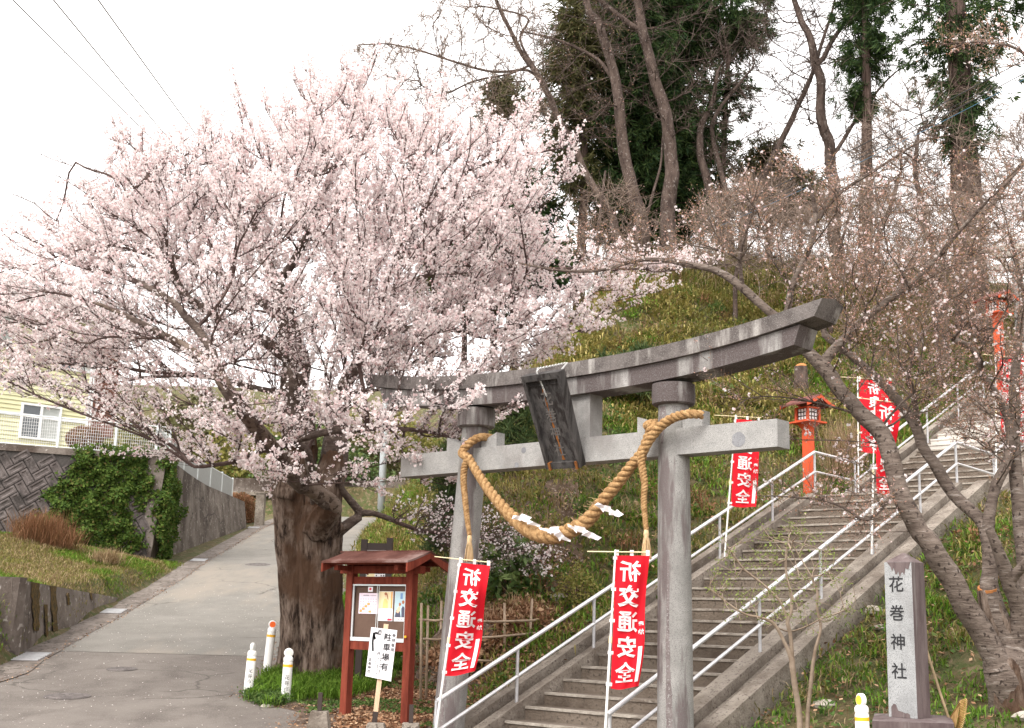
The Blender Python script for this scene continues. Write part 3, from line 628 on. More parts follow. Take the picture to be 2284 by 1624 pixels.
def rise(b): u = abs(b - bc) / 3.25; return .02 * u + .26 * u ** 2.6
def beam(mb, b0, b1, d, zlo, zhi, slant, n=28, crown=0.):
    L = []
    for k in range(n + 1):
        u = k / n; b = b0 + (b1 - b0) * u
        def pt(da, z): sh = (z - zlo) * slant * (2 * u - 1) * abs(2 * u - 1) ** 8; return A(GA + da, b + sh, z + rise(b))
        L.append([pt(-d, zlo), pt(d, zlo), pt(d, zhi), pt(0, zhi + crown), pt(-d, zhi)])
    V = [p for r in L for p in r]; F_ = [(i * 5 + j, i * 5 + (j + 1) % 5, i * 5 + 5 + (j + 1) % 5, i * 5 + 5 + j) for i in range(n) for j in range(5)]
    mb.add(V, F_ + [(4, 3, 2, 1, 0), tuple(n * 5 + j for j in range(5))]); return mb
beam(MB(), -1.62, 4.18, .175, 3.575, 3.765, .35).obj('lower_lintel', m_granite_mid, t)
beam(MB(), -1.90, 4.42, .215, 3.768, 3.93, .55, crown=.03).obj('top_lintel', m_granite_old, t)
mb = MB(); mb.ab(GA - .115, GA + .115, -1.30, 3.95, 2.83, 3.10); mb.obj('tie_beam', m_granite, t)
mb = MB(); mb.ab(GA - .11, GA + .11, 1.40, 1.66, 3.103, 3.60); mb.obj('strut', m_granite, t)
for b, s in ((-.145 - .17, -1), (-.145 + .16, 1), (2.675 - .17, -1), (2.675 + .16, 1)):
    mb = MB(); p = [A(GA - .07, b, 3.103), A(GA - .07, b + s * .24, 3.103), A(GA - .07, b + s * .24, 3.27), A(GA - .07, b, 3.18)]; mb.prism(p if s > 0 else p[::-1], RR * .14); mb.obj('wedge', m_granite, t)
m_patch = mat('damp_granite', [(.17, .17, .18), (.23, .23, .24)], 9, .85, .2, 50, speck=((.11, .11, .11), 90, .6))
for (b, z, r) in ((3.52, 2.93, .075), (.72, 3.02, .035), (.62, 2.86, .03)):
    mb = MB(); mb.add([A(GA - .1175, b + r * math.cos(q * .35) * (1 + .08 * math.sin(q * 2)), z + r * 1.0 * math.sin(q * .35)) for q in range(18)], [tuple(range(18))[::-1]]); mb.obj('damp_patch', m_patch, t)

# hanging name plaque
pl = [A(0, *[0, 0])] if False else None
def plq(u, v, d=0.):  # u across 0..1, v down 0..1
    tl = A(-1.16, *inrun(1167, 838, -1.16)); tr = A(-1.16, *inrun(1252, 826, -1.16)); bl = A(-.66, *inrun(1224, 1044, -.66)); br_ = A(-.66, *inrun(1300, 1040, -.66))
    n = unit(np.cross(tr - tl, bl - tl)); n = n if n[1] < 0 else -n
    return (tl * (1 - u) + tr * u) * (1 - v) + (bl * (1 - u) + br_ * u) * v + n * d
t = thing('shrine_plaque', plq(.5, 1), 'dark weathered name plaque hanging tilted from the middle of the gate', 'plaque')
mb = MB(); mb.hexa([plq(.06, .97, -.05), plq(.94, .97, -.05), plq(.94, .97, .0), plq(.06, .97, .0), plq(.06, .03, -.05), plq(.94, .03, -.05), plq(.94, .03, .0), plq(.06, .03, .0)]); mb.obj('panel', m_bronze, t)
for (u0, u1, v0, v1) in ((0, .085, 0, 1), (.915, 1, 0, 1), (.085, .915, 0, .065), (.085, .915, .935, 1)):
    mb = MB(); mb.hexa([plq(u0, v1, -.06), plq(u1, v1, -.06), plq(u1, v1, .045), plq(u0, v1, .045), plq(u0, v0, -.06), plq(u1, v0, -.06), plq(u1, v0, .045), plq(u0, v0, .045)]); mb.obj('frame_board', m_bronze, t)
for v in (.115,):
    mb = MB(); mb.hexa([plq(.1, v + .012, 0), plq(.9, v + .012, 0), plq(.9, v + .012, .012), plq(.1, v + .012, .012), plq(.1, v, 0), plq(.9, v, 0), plq(.9, v, .012), plq(.1, v, .012)]); mb.obj('moulding', m_bronze, t)
for u in (.10, .88):
    mb = MB(); mb.hexa([plq(u, 1.01, -.03), plq(u + .06, 1.01, -.03), plq(u + .06, 1.01, .06), plq(u, 1.01, .06), plq(u, .93, -.03), plq(u + .06, .93, -.03), plq(u + .06, .93, .06), plq(u, .93, .06)]); mb.obj('iron_bracket', m_rust, t)
mb = MB(); write(mb, '花巻神社', lambda q: [plq(.5 + x, .5 - y, .006) for x, y in q], -.03, .235, .155, .012, step=(0, -1.16), sx=1.85); mb.obj('lettering', plain('worn_carving', (.115, .105, .098), .8), t)
mb = MB(); pr = None
for k in range(24):
    v = .16 + .76 * k / 23; w = .018 + .05 * max(0, (v - .6)) + .012 * math.sin(k * 1.7); c = .42 + .20 * max(0, v - .3) * .7; cur = (plq(c - w, v, .0025), plq(c + w, v, .0025))
    if pr: mb.add([pr[0], pr[1], cur[1], cur[0]], [(3, 2, 1, 0)])
    pr = cur
mb.obj('rust_streak', m_rust, t)
def chain(mb, pts, sz=.016):
    pts = [np.array(p) for p in pts]; L = [0]
    for p, q in zip(pts[:-1], pts[1:]): L.append(L[-1] + np.linalg.norm(q - p))
    n = int(L[-1] / (sz * 1.5))
    for k in range(n):
        s = (k + .5) * L[-1] / n; c = np.array([interp(s, L, [p[i] for p in pts]) for i in range(3)]); s2 = min(s + .01, L[-1]); d = np.array([interp(s2, L, [p[i] for p in pts]) for i in range(3)]) - np.array([interp(s2 - .02, L, [p[i] for p in pts]) for i in range(3)]); d = unit(d)
        u = unit(np.cross(d, LL if k % 2 else ZZ) + 1e-6); an = np.linspace(0, 2 * math.pi, 9)
        mb.tube([c + d * math.cos(q) * sz + u * math.sin(q) * sz * .55 for q in an], .0032, 4, False)
mb = MB(); ka = A(GA - .23, inrun(1265, 808, GA - .23)[0], 3.93)
chain(mb, [plq(.5, .235, .02), plq(.42, -.02, .03), plq(.42, -.05, .0), ka]); chain(mb, [ka, plq(.93, .02, .0)]); mb.obj('chain', m_chain, t)

# twisted straw rope
C3 = lambda x, y: (892.1 + .317 * x, 724.9 + .317 * y)
def smooth_pts(pts, n):
    pts = np.array(pts, float); m = len(pts); tt = np.linspace(0, m - 1, n); out = []
    for q in tt:
        i = min(int(q), m - 2); f = q - i; p = [pts[max(0, min(m - 1, i + k))] for k in (-1, 0, 1, 2)]
        out.append(.5 * ((2 * p[1]) + (-p[0] + p[2]) * f + (2 * p[0] - 5 * p[1] + 4 * p[2] - p[3]) * f * f + (-p[0] + 3 * p[1] - 3 * p[2] + p[3]) * f ** 3))
    return np.array(out)
def rope(mb, pts, rad, pitch=.30, n=160, strands=3):
    c = smooth_pts(pts, n); rad = np.interp(np.linspace(0, 1, n), np.linspace(0, 1, len(rad)), rad)
    d = np.gradient(c, axis=0); ds = np.linalg.norm(d, axis=1); d = d / ds[:, None]; s = np.concatenate([[0], np.cumsum(np.linalg.norm(np.diff(c, axis=0), axis=1))])
    u = np.cross(d, RR); u = unit(u); v = np.cross(d, u); ph = np.concatenate([[0], np.cumsum(np.diff(s) / (pitch * (rad[1:] / .08)))]) * 2 * math.pi
    for k in range(strands):
        an = ph + k * 2 * math.pi / strands; q = c + (u * np.cos(an)[:, None] + v * np.sin(an)[:, None]) * (rad * .50)[:, None]
        mb.tube(q, list(rad * .56), 8)
fa = GA - .30
def rp(L, a=fa): return [A(a if not hasattr(a, '__len__') else a[i], *inrun(*C3(*p), a if not hasattr(a, '__len__') else a[i])) for i, p in enumerate(L)]
t = thing('straw_rope', A(fa, 1.2, 2.05), 'thick twisted straw rope sagging between the two gate columns', 'rope')
mb = MB()
main = rp([(485, 935), (520, 1000), (570, 1080), (640, 1180), (730, 1290), (810, 1370), (900, 1440), (1000, 1480), (1100, 1482), (1200, 1445), (1300, 1390), (1375, 1310), (1450, 1210), (1540, 1105), (1620, 1000), (1700, 900), (1760, 800), (1830, 715), (1920, 655), (2020, 628), (2080, 620)])
main[-1] = main[-1] + RR * .12
rope(mb, main, [.048, .052, .06, .072, .084, .087, .082, .073, .065, .057, .052, .052, .048, .044], n=420); mb.obj('main_rope', m_rope, t, smooth=1)
mb = MB(); rope(mb, [A(GA + .05, .10, 3.22), A(GA - .13, .06, 3.22), A(GA - .23, -.03, 3.14), A(GA - .27, -.10, 3.03), main[0]], [.045, .05, .05], n=60); mb.obj('loop', m_rope, t, smooth=1)
mb = MB(); rope(mb, [A(GA + .1, 2.42, 3.22), A(GA - .1, 2.42, 3.16), *rp([(1775, 700), (1745, 790), (1715, 870), (1700, 940)], GA - .24)], [.05, .05], n=70); mb.obj('loop', m_rope, t, smooth=1)
def tassel(top):
    mb = MB(); rs = np.array(top)
    mb.tube([rs, rs - ZZ * .045, rs - ZZ * .075, rs - ZZ * .12], [.022, .030, .024, .030], 14); 
    for k in range(70):
        an = random.random() * 6.28; q = random.random() ** .5; d = np.array([math.cos(an), math.sin(an), 0]); p = rs - ZZ * .08 + d * .024 * q
        mb.tube([p, p + d * .016 * q - ZZ * .08, p + d * .030 * q - ZZ * (.20 + .02 * random.random())], [.0045, .004, .0035], 4, False)
    return mb
for nm, L in (('l', [(480, 940), (455, 1000), (448, 1100), (458, 1220), (468, 1320), (478, 1400), (490, 1480)]), ('r', [(1700, 890), (1698, 960), (1712, 1050), (1722, 1120), (1716, 1220), (1722, 1330), (1733, 1440)])):
    pts = rp(L, fa - .02); mb = MB(); rope(mb, pts, [.045, .04, .036, .032, .026], n=120, pitch=.22); tl = mb.obj('tail', m_rope, t, smooth=1)
    tassel(pts[-1]).obj('tassel', m_straw, t, smooth=1)
mb = MB()   # stray straw ends
for k in range(170):
    i = int(RNG.uniform(4, 13)); p = main[i] * (1 - (q := random.random())) + main[i + 1] * q; d = rdirs(1)[0]; d[2] = abs(d[2]) * .7; r = .085
    mb.tube([p + d * r * .8, p + d * (r + .03 + .05 * random.random()) + ZZ * .01], [.0022, .001], 3, False)
mb.obj('straw_ends', m_straw, t, kind='stuff')
C3b = lambda x, y, a=fa - .11: A(a, *inrun(*C3(x, y), a))
for k, (segs, lab) in enumerate([
    ([(800, 1345, 28), (850, 1354, 38), (905, 1380, 40), (980, 1412, 16)], 'folded white paper streamer on the left of the rope'),
    ([(990, 1425, 16), (1055, 1445, 44), (1105, 1440, 54), (1135, 1490, 44), (1195, 1526, 16)], 'folded white paper streamer left of centre at the bottom of the rope'),
    ([(1190, 1404, 22), (1240, 1440, 42), (1300, 1454, 44), (1345, 1480, 38), (1400, 1510, 22)], 'folded white paper streamer right of centre at the bottom of the rope'),
    ([(1388, 1248, 20), (1440, 1288, 44), (1480, 1300, 54), (1520, 1322, 38), (1552, 1350, 22)], 'folded white paper streamer blown out on the right of the rope')]):
    t = thing('paper_streamer', C3b(*segs[0][:2]), lab, 'paper streamer', 'paper streamers hung on the straw rope')
    for j in range(len(segs) - 1):
        (x0, y0, w0), (x1, y1, w1) = segs[j], segs[j + 1]; dd = .03 * (-1) ** j; off = (7 + 5 * math.sin(k * 3 + j * 2.1)) * (-1) ** j; sl = 12 * math.sin(k * 5 + j * 1.7)
        ps = [C3b(x0 - 4 + sl, y0 - w0 / 2.4 + off, fa - .11 - dd), C3b((x0 + x1) / 2 + sl, (y0 + y1) / 2 - (w0 + w1) / 4.4 + off, fa - .13), C3b(x1 + 12 + sl, y1 - w1 / 2.6 + off, fa - .11 + dd), C3b(x1 - 2 - sl, y1 + w1 / 2 + off, fa - .12 + dd), C3b((x0 + x1) / 2 - sl, (y0 + y1) / 2 + (w0 + w1) / 4 + off * .5, fa - .10), C3b(x0 - 14 - sl, y0 + w0 / 2 + off, fa - .12 - dd)]
        mb = MB(); mb.add(ps, [(5, 4, 1, 0), (4, 3, 2, 1)]); mb.obj('fold', m_flagink, t)

# ------------------------------------------------------------------ red banners
def banner(foot, top, tl, tr, bl, br, Y, text, label, wave=.05, curl=.0, sub=True, foot_Y=None, twist=0.):
    """points are measured in the photograph; the cloth hangs on a leaning pole at distance Y"""
    Fp, Tp = onY(*foot, foot_Y or Y), onY(*top, Y)
    q = [onY(*p, Y) for p in (tl, tr, bl, br)]; dz = np.array([0, 1., 0])
    t = thing('banner', Fp, label, 'banner', 'red cloth banners of the shrine')
    def S(u, v, d=0.):
        p = (q[0] * (1 - u) + q[1] * u) * (1 - v) + (q[2] * (1 - u) + q[3] * u) * v
        w = wave * u * math.sin(2.2 * math.pi * (u * .5 + v * .9) + 1.) * (.3 + v) + curl * u * u * v + twist * (v - .2) * u
        w += (.022 * math.sin(9 * v + 4 * u + q[0][0]) + .012 * math.sin(15 * u + 5 * v)) * (.2 + u); side = unit(q[1] - q[0]); p = p + dz * w + side * (-.02 * math.sin(v * 7) * u * (v)) + ZZ * (.012 * math.sin(u * 5 + v * 3) * v)
        return p - dz * d
    mb = MB(); mb.tube([Fp, Fp * .5 + Tp * .5], .013, 8); mb.tube([Fp * .52 + Tp * .48, Tp], .010, 8); mb.obj('pole', m_bollard, t, smooth=60)
    mb = MB(); mid = Fp * .5 + Tp * .5; mb.tube([mid, mid + (Tp - Fp) * .035], .016, 8); mb.obj('joint', m_cream, t)
    w = q[1] - q[0]; h = Tp + (Fp - Tp) * .012
    mb = MB(); mb.tube([h - w * .85, h + w * 1.02 + (q[1] - q[0] - w)], .006, 6); mb.obj('crossbar', m_cream, t)
    nu, nv = 18, 64; V = [S(i / nu, j / nv) for j in range(nv + 1) for i in range(nu + 1)]; N = nu + 1
    cl = arr_obj('cloth', np.array(V), 4, m_redflag, parent=t, smooth=True, faces=[(j * N + i, j * N + i + 1, (j + 1) * N + i + 1, (j + 1) * N + i) for j in range(nv) for i in range(nu)])
    mb = MB()
    for u in (.03, .48, .95):
        a = S(u, 0); c = h + w * u if True else 0; c = np.array([a[0], a[1], a[2] + .055]); e = unit(w) * .018
        mb.add([a - e, a + e, c + e, c - e], [(0, 1, 2, 3)]); mb.obj('tab', m_flagink, t) ; mb = MB()
    for v in (.02, .26, .5, .74, .97):
        a = S(.04, v, .004); s_ = (Tp - Fp) / np.linalg.norm(Tp - Fp); k = ((a - Tp) @ s_); c = Tp + s_ * k; e = s_ * .016
        mb.add([c - e - unit(w) * .02, a - e, a + e, c + e - unit(w) * .02], [(0, 1, 2, 3)]); mb.obj('tab', m_flagink, t); mb = MB()
    W_ = np.linalg.norm(w); H_ = np.linalg.norm(q[2] - q[0])
    def fn(P2): return [S(.5 + x / W_, .5 - y / H_, .010) for x, y in P2]
    n = len(text); sz = H_ * .90 / (n * 1.08); mb = MB()
    write(mb, text, fn, -.05 * W_, H_ * .5 - sz * .72, sz, .020, step=(0, -1.14), mirror=True, sx=min(1., .74 * W_ / sz)); mb.obj('lettering', m_flagink, t)
    if sub:
        mb = MB(); write(mb, '奉納', fn, .38 * W_, -.02 * H_, W_ * .17, .03, step=(0, -1.35), mirror=True); mb.obj('small_lettering', m_flagink, t)
        mb = MB(); x0, x1, y0, y1 = .31 * W_, .43 * W_, -.19 * H_, -.46 * H_; pr = None
        for k in range(9):
            yy = y0 + (y1 - y0) * k / 8; a, c = fn([(x0, yy), (x1, yy)])
            if pr: mb.add([pr[0], pr[1], c, a], [(0, 1, 2, 3)])
            pr = (a, c)
        mb.obj('name_bar', m_flagink, t)
    return t
yr = lambda a, b: float(A(a, b, 0)[1])
banner((972, 1630), (1027, 1243), (1026, 1255), (1093, 1262), (993, 1508), (1062, 1500), yr(-1.07, -.1) - .10, '祈交通安全', 'red banner curling in the wind on the pole nearest the left gate column', .07, .10)
banner((1349, 1650), (1373, 1226), (1374, 1239), (1448, 1240), (1362, 1536), (1428, 1534), yr(-1.07, 2.3) - .12, '祈交通安全', 'red banner hanging straight between the gate columns at the foot of the right handrail', .03, .03)
banner((1616, 1242), (1641, 925), (1640, 935), (1696, 938), (1630, 1128), (1687, 1133), yr(4.71, -.12) - .05, '祈交通安全', 'red banner partly hidden behind the right end of the lower stone beam', .03)
banner((1915, 1098), (1913, 840), (1916, 846), (1988, 850), (1921, 1008), (1988, 1012), yr(9.12, -.12) - .06, '祈良縁結び', 'red banner at the left corner of the landing below the lantern', .06, sub=False)
banner((1944, 1236), (1951, 888), (1952, 893), (2008, 900), (1955, 1100), (1998, 1102), yr(4.76, 2.3) - .08, '祈交通安全', 'red banner behind the leaning cherry limb at the landing', .09, .12, sub=False)
banner((2222, 1060), (2221, 790), (2228, 800), (2262, 803), (2233, 975), (2258, 978), yr(9.3, 2.3) - .05, '祈良縁結び', 'narrow red banner high at the right, behind the forked trunk', .04, sub=False)
banner((2290, 1100), (2284, 770), (2272, 790), (2310, 792), (2270, 985), (2306, 985), yr(9.5, 3.1), '祈交通安全', 'red banner cut off by the right edge of the picture', .04, sub=False)

# ------------------------------------------------------------------ lanterns
def lantern(base, H, label, rot=.35, s=1.):
    t = thing('lantern', base, label, 'lantern', 'red wooden lanterns beside the stairs'); b = np.array(base)
    ux = np.array([math.cos(rot), math.sin(rot), 0]); uy = np.array([-ux[1], ux[0], 0])
    B = lambda c, hx, hy, hz: MB().box(b + ZZ * c, ux * hx, uy * hy, ZZ * hz)
    hp = H - .42 * s; B(hp / 2 - .2, .075 * s, .075 * s, hp / 2 + .2).obj('post', m_verm, t)
    mb = MB(); w0, w1 = .078 * s, .14 * s; z0, z1 = hp - .10 * s, hp
    c = lambda w, z, i, j: b + ZZ * z + ux * w * i + uy * w * j
    mb.hexa([c(w0, z0, -1, -1), c(w0, z0, 1, -1), c(w0, z0, 1, 1), c(w0, z0, -1, 1), c(w1, z1, -1, -1), c(w1, z1, 1, -1), c(w1, z1, 1, 1), c(w1, z1, -1, 1)]); mb.obj('bracket', m_verm, t)
    B(hp + .012 * s, .235 * s, .235 * s, .014 * s).obj('shelf', m_verm, t)
    bx = B(hp + .155 * s, .125 * s, .125 * s, .105 * s).obj('light_box', m_dkbrown, t)
    for i in (-1, 1):
        for j in (-1, 1): MB().box(b + ZZ * (hp + .155 * s) + ux * .14 * s * i + uy * .14 * s * j, ux * .02 * s, uy * .02 * s, ZZ * .128 * s).obj('corner_post', m_verm, t)
    for dz in (.04, .272):
        mb = MB()
        for (u, v) in ((ux, uy), (-ux, uy), (uy, ux), (-uy, ux)): mb.box(b + ZZ * (hp + dz * s) + u * .143 * s, u * .012 * s, v * .12 * s, ZZ * .014 * s)
        mb.obj('frame_bar', m_verm, t)
    mb = MB()
    for (u, v) in ((-uy, ux), (ux, uy), (-ux, -uy), (uy, -ux)):
        for i in range(3):
            for j in range(3): mb.box(b + ZZ * (hp + (.085 + .07 * j) * s) + u * .128 * s + v * (.07 * (i - 1)) * s, u * .003, v * .022 * s, ZZ * .024 * s)
    mb.obj('paper_pane', m_white, bx)
    mb = MB(); rw, rh = .34 * s, .17 * s; zb = hp + .285 * s; n = 8
    V = []; 
    for k in range(n + 1):
        u = -1 + 2 * k / n; z = zb + rh * (1 - abs(u)) ** 1.25 + .01
        V += [b + ux * rw * u - uy * rw * .95 + ZZ * z, b + ux * rw * u + uy * rw * .95 + ZZ * z, b + ux * rw * u - uy * rw * .95 + ZZ * (z + .03), b + ux * rw * u + uy * rw * .95 + ZZ * (z + .03)]
    Fc = []
    for k in range(n): o = k * 4; Fc += [(o, o + 1, o + 5, o + 4), (o + 2, o + 6, o + 7, o + 3), (o, o + 4, o + 6, o + 2), (o + 1, o + 3, o + 7, o + 5)]
    Fc += [(0, 2, 3, 1), (n * 4, n * 4 + 1, n * 4 + 3, n * 4 + 2)]; mb.add(V, Fc); mb.obj('roof', m_verm_dark, t)
    for sg in (-1, 1):
        mb = MB()
        for k in range(n):
            u = -1 + 2 * k / n; u2 = -1 + 2 * (k + 1) / n; z = zb + rh * (1 - abs(u)) ** 1.25; z2 = zb + rh * (1 - abs(u2)) ** 1.25; y = uy * rw * .965 * sg
            mb.hexa([b + ux * rw * u + y + ZZ * (z - .03), b + ux * rw * u2 + y + ZZ * (z2 - .03), b + ux * rw * u2 + y * 1.03 + ZZ * (z2 - .03), b + ux * rw * u + y * 1.03 + ZZ * (z - .03), b + ux * rw * u + y + ZZ * (z + .03), b + ux * rw * u2 + y + ZZ * (z2 + .03), b + ux * rw * u2 + y * 1.03 + ZZ * (z2 + .03), b + ux * rw * u + y * 1.03 + ZZ * (z + .03)])
        mb.obj('barge_board', m_verm, t)
    return t
lz = A(8.6, -.75, 0); lt = lambda y: onY(1803, y, lz[1])[2]; lb = np.array([onY(1805, 1085, lz[1])[0], lz[1], T1(*onY(1805, 1085, lz[1])[:2])])
lantern(lb, lt(893) - lb[2], 'red wooden lantern on a tall post at the left of the landing', .55)
l2 = onY(2229, 780, 25.6); l2[2] = T1(l2[0], l2[1]); lantern(l2, onY(2227, 660, 25.6)[2] - l2[2], 'red wooden lantern higher up the slope below the upper gate', .5)
l3 = onY(2292, 900, 22.5); l3[2] = T1(l3[0], l3[1]); lantern(l3, onY(2292, 790, 22.5)[2] - l3[2], 'red wooden lantern at the right edge behind the cherry trunk', .5)

# upper gate at the top of the stairs
def upper_gate():
    Y = 30.0; c0 = onY(2275, 700, Y); x0 = c0[0]; t = thing('upper_gate', (x0 + 1., Y - .8, T1(x0, Y)), 'small pale stone gate at the top of the stairs', 'gate')
    ztop = onY(2240, 552, Y)[2]; zn = onY(2250, 592, Y)[2]; s = .80
    Q = lambda a, b, z: np.array([x0, Y, 0]) + RR * a * s + LL * b * s + ZZ * z
    for b in (0, 2.95):
        mb = MB(); zb = T1(*Q(0, b, 0)[:2]) - .3; mb.tube([Q(0, b, zb), Q(0, b, ztop - .25)], [.15, .13], 20); mb.obj('column', m_granite, t, smooth=50)
    def bm(b0, b1, d, lo, hi, nm):
        mb = MB(); n = 16; V = []; 
        for k in range(n + 1):
            b = b0 + (b1 - b0) * k / n; r = .16 * abs((b - 1.47) / 2.6) ** 2.5; V += [Q(-d, b, lo + r), Q(d, b, lo + r), Q(d, b, hi + r), Q(-d, b, hi + r)]
        mb.add(V, [(i * 4 + j, i * 4 + (j + 1) % 4, i * 4 + 4 + (j + 1) % 4, i * 4 + 4 + j) for i in range(n) for j in range(4)] + [(3, 2, 1, 0), tuple(n * 4 + j for j in range(4))]); mb.obj(nm, m_conc_new, t)
    bm(-1.0, 3.95, .2, ztop - .12, ztop + .02, 'top_lintel'); bm(-.8, 3.75, .16, ztop - .27, ztop - .123, 'lower_lintel')
    mb = MB(); mb.hexa([Q(-.1, -.7, zn - .1), Q(-.1, 3.6, zn - .1), Q(.1, 3.6, zn - .1), Q(.1, -.7, zn - .1), Q(-.1, -.7, zn + .1), Q(-.1, 3.6, zn + .1), Q(.1, 3.6, zn + .1), Q(.1, -.7, zn + .1)]); mb.obj('tie_beam', m_conc_new, t)
    mb = MB(); mb.tube([Q(0, -.38, zn + .1), Q(0, -.38, ztop - .27)], .03, 6); mb.obj('strut', m_dkbrown, t)
upper_gate()

# ------------------------------------------------------------------ notice board
def notice_board():
    Yb_ = 15.4; L0, R0 = onY(772, 1552, Yb_), onY(908, 1562, Yb_ - .55)
    L0[2] = T1(L0[0], L0[1]) ; R0[2] = T1(R0[0], R0[1])
    d = unit(np.array([R0[0] - L0[0], R0[1] - L0[1], 0])); n = np.array([d[1], -d[0], 0]); Wd = np.linalg.norm((R0 - L0)[:2])
    z0 = min(L0[2], R0[2]); g = lambda s, z, o=0.: np.array([L0[0], L0[1], 0]) + d * s + ZZ * z + n * o
    zt = onY(795, 1255, Yb_)[2]
    t = thing('notice_board', (*(L0[:2] + R0[:2]) / 2, z0), 'red-brown wooden notice board with small gabled roof and posters behind glass', 'notice board')
    pw = .050
    for s in (0, Wd): MB().box(g(s, (z0 + zt) / 2 - .15), d * pw, n * pw, ZZ * ((zt - z0) / 2 + .15)).obj('post', m_redwood, t)
    zlo = onY(785, 1438, Yb_)[2]; zhi = onY(795, 1295, Yb_)[2]
    for z, h in ((zlo, .052), (zhi, .045)): MB().box(g(Wd / 2, z), d * (Wd / 2 - pw), n * .03, ZZ * h).obj('rail', m_redwood, t)
    zm, hh = (zlo + zhi) / 2 + .003, (zhi - zlo) / 2 - .05
    MB().box(g(Wd / 2, zm, -.015), d * (Wd / 2 - pw), n * .012, ZZ * hh).obj('back_panel', m_brownboard, t)
    for (s, z, a, b) in ((pw + .012, zm, .012, hh), (Wd - pw - .012, zm, .008, hh), (Wd / 2, zm - hh + .02, Wd / 2 - pw, .022), (Wd / 2, zm + hh - .008, Wd / 2 - pw, .009)):
        MB().box(g(s, z, .03 if b < hh else .025), d * a, n * .008, ZZ * b).obj('metal_trim', m_alu, t)
    for s in (.47, .50): MB().box(g(Wd * s, zm, .034), d * .003, n * .003, ZZ * hh).obj('glass_edge', m_alu, t)
    # posters
    S_ = lambda u, v, o=0.: g(pw + u * (Wd - 2 * pw), zm + hh - v * 2 * hh, o)
    def sheet(u0, u1, v0, v1, m, o, parent, nm, **k):
        mb = MB(); mb.hexa([S_(u0, v1, o), S_(u1, v1, o), S_(u1, v1, o - .002), S_(u0, v1, o - .002), S_(u0, v0, o), S_(u1, v0, o), S_(u1, v0, o - .002), S_(u0, v0, o - .002)]); return mb.obj(nm, m, parent, **k)
    def poster(u0, u1, v0, v1, m, label):
        p = thing('poster', S_((u0 + u1) / 2, v1, .004), label, 'poster', 'papers pinned inside the notice board'); sheet(u0, u1, v0, v1, m, .004, p, 'sheet'); return p
    org = plain('print_orange', (.75, .36, .10)); ink = plain('print_grey', (.35, .32, .36)); red = plain('print_red', (.70, .03, .07)); skin = plain('print_skin', (.75, .50, .34)); hair = plain('print_brown', (.38, .15, .07)); robe = plain('print_yellow', (.80, .58, .22)); blue = plain('print_blue', (.16, .28, .50)); sky_ = plain('print_pale_blue', (.45, .60, .66)); dkb = plain('print_charcoal', (.07, .07, .11))
    p = poster(.10, .455, .155, .52, m_pinkp, 'pink calendar sheet with orange squares on the left of the notice board')
    mb = MB()
    for r in range(6):
        for c in range(7):
            if r == 0 or (r * 7 + c) % 9: u, v = .13 + .047 * c, .255 + .045 * r; mb.hexa([S_(u, v + .012, .0065), S_(u + .014, v + .012, .0065), S_(u + .014, v + .012, .0045), S_(u, v + .012, .0045), S_(u, v, .0065), S_(u + .014, v, .0065), S_(u + .014, v, .0045), S_(u, v, .0045)])
    mb.obj('date_print', ink, p, kind='stuff')
    for (c, r) in ((3, 1.1), (2, 2), (1, 3), (0, 3.9), (3.7, 4.1)): sheet(.12 + .047 * c, .165 + .047 * c, .29 + .045 * r - .012, .29 + .045 * r + .025, org, .009, p, 'orange_square')
    sheet(.18, .29, .185, .205, ink, .0065, p, 'heading'); sheet(.31, .42, .19, .20, ink, .0065, p, 'heading')
    p = poster(.26, .35, .04, .13, m_paper, 'tiny white card with a red disc at the top of the notice board')
    mb = MB(); mb.add([S_(.305 + .022 * math.cos(q * .5), .082 + .022 * math.sin(q * .5), .006) for q in range(13)], [tuple(range(13))]); mb.obj('red_disc', red, p)
    p = poster(.475, .735, .12, .64, m_paper, 'tall poster with a figure in a yellow robe, middle of the notice board')
    sheet(.48, .69, .125, .42, m_cream, .0055, p, 'picture'); sheet(.695, .725, .125, .42, org, .0055, p, 'orange_strip')
    def blob(pts, m, o, nm): mb = MB(); mb.add([S_(u, v, o) for u, v in pts], [tuple(range(len(pts)))]); mb.obj(nm, m, p)
    blob([(.575, .25), (.61, .25), (.64, .30), (.645, .415), (.55, .415), (.555, .33)], robe, .008, 'yellow_robe'); blob([(.575, .15), (.60, .135), (.625, .15), (.64, .20), (.65, .27), (.635, .25), (.62, .19), (.58, .185)], hair, .009, 'hair'); blob([(.583, .17), (.61, .165), (.615, .20), (.595, .225), (.58, .20)], skin, .0085, 'face')
    for k in range(6): sheet(.51, .51 + .10 + .04 * ((k * 7) % 3), .455 + k * .02, .459 + k * .02, ink, .0065, p, 'text_line')
    sheet(.645, .725, .595, .63, red, .0065, p, 'red_label')
    p = poster(.765, .985, .12, .64, m_paper, 'poster with two people under a pale sky, right side of the notice board')
    sheet(.77, .985, .125, .57, sky_, .0055, p, 'picture'); sheet(.87, .91, .15, .25, blue, .008, p, 'blue_stamp')
    blob([(.78, .57), (.80, .45), (.86, .42), (.89, .57)], dkb, .008, 'grey_skirt'); blob([(.90, .57), (.895, .42), (.92, .37), (.95, .40), (.96, .57)], dkb, .008, 'dark_kimono'); blob([(.80, .48), (.83, .40), (.86, .37), (.88, .44), (.84, .50)], skin, .0085, 'sleeve'); blob([(.845, .33), (.87, .31), (.89, .34), (.875, .37), (.85, .37)], hair, .0085, 'head'); blob([(.90, .29), (.925, .27), (.95, .30), (.93, .34), (.905, .33)], hair, .0085, 'head')
    for k in range(4): sheet(.79 + .05 * k, .815 + .05 * k, .59, .615, ink, .0065, p, 'caption')
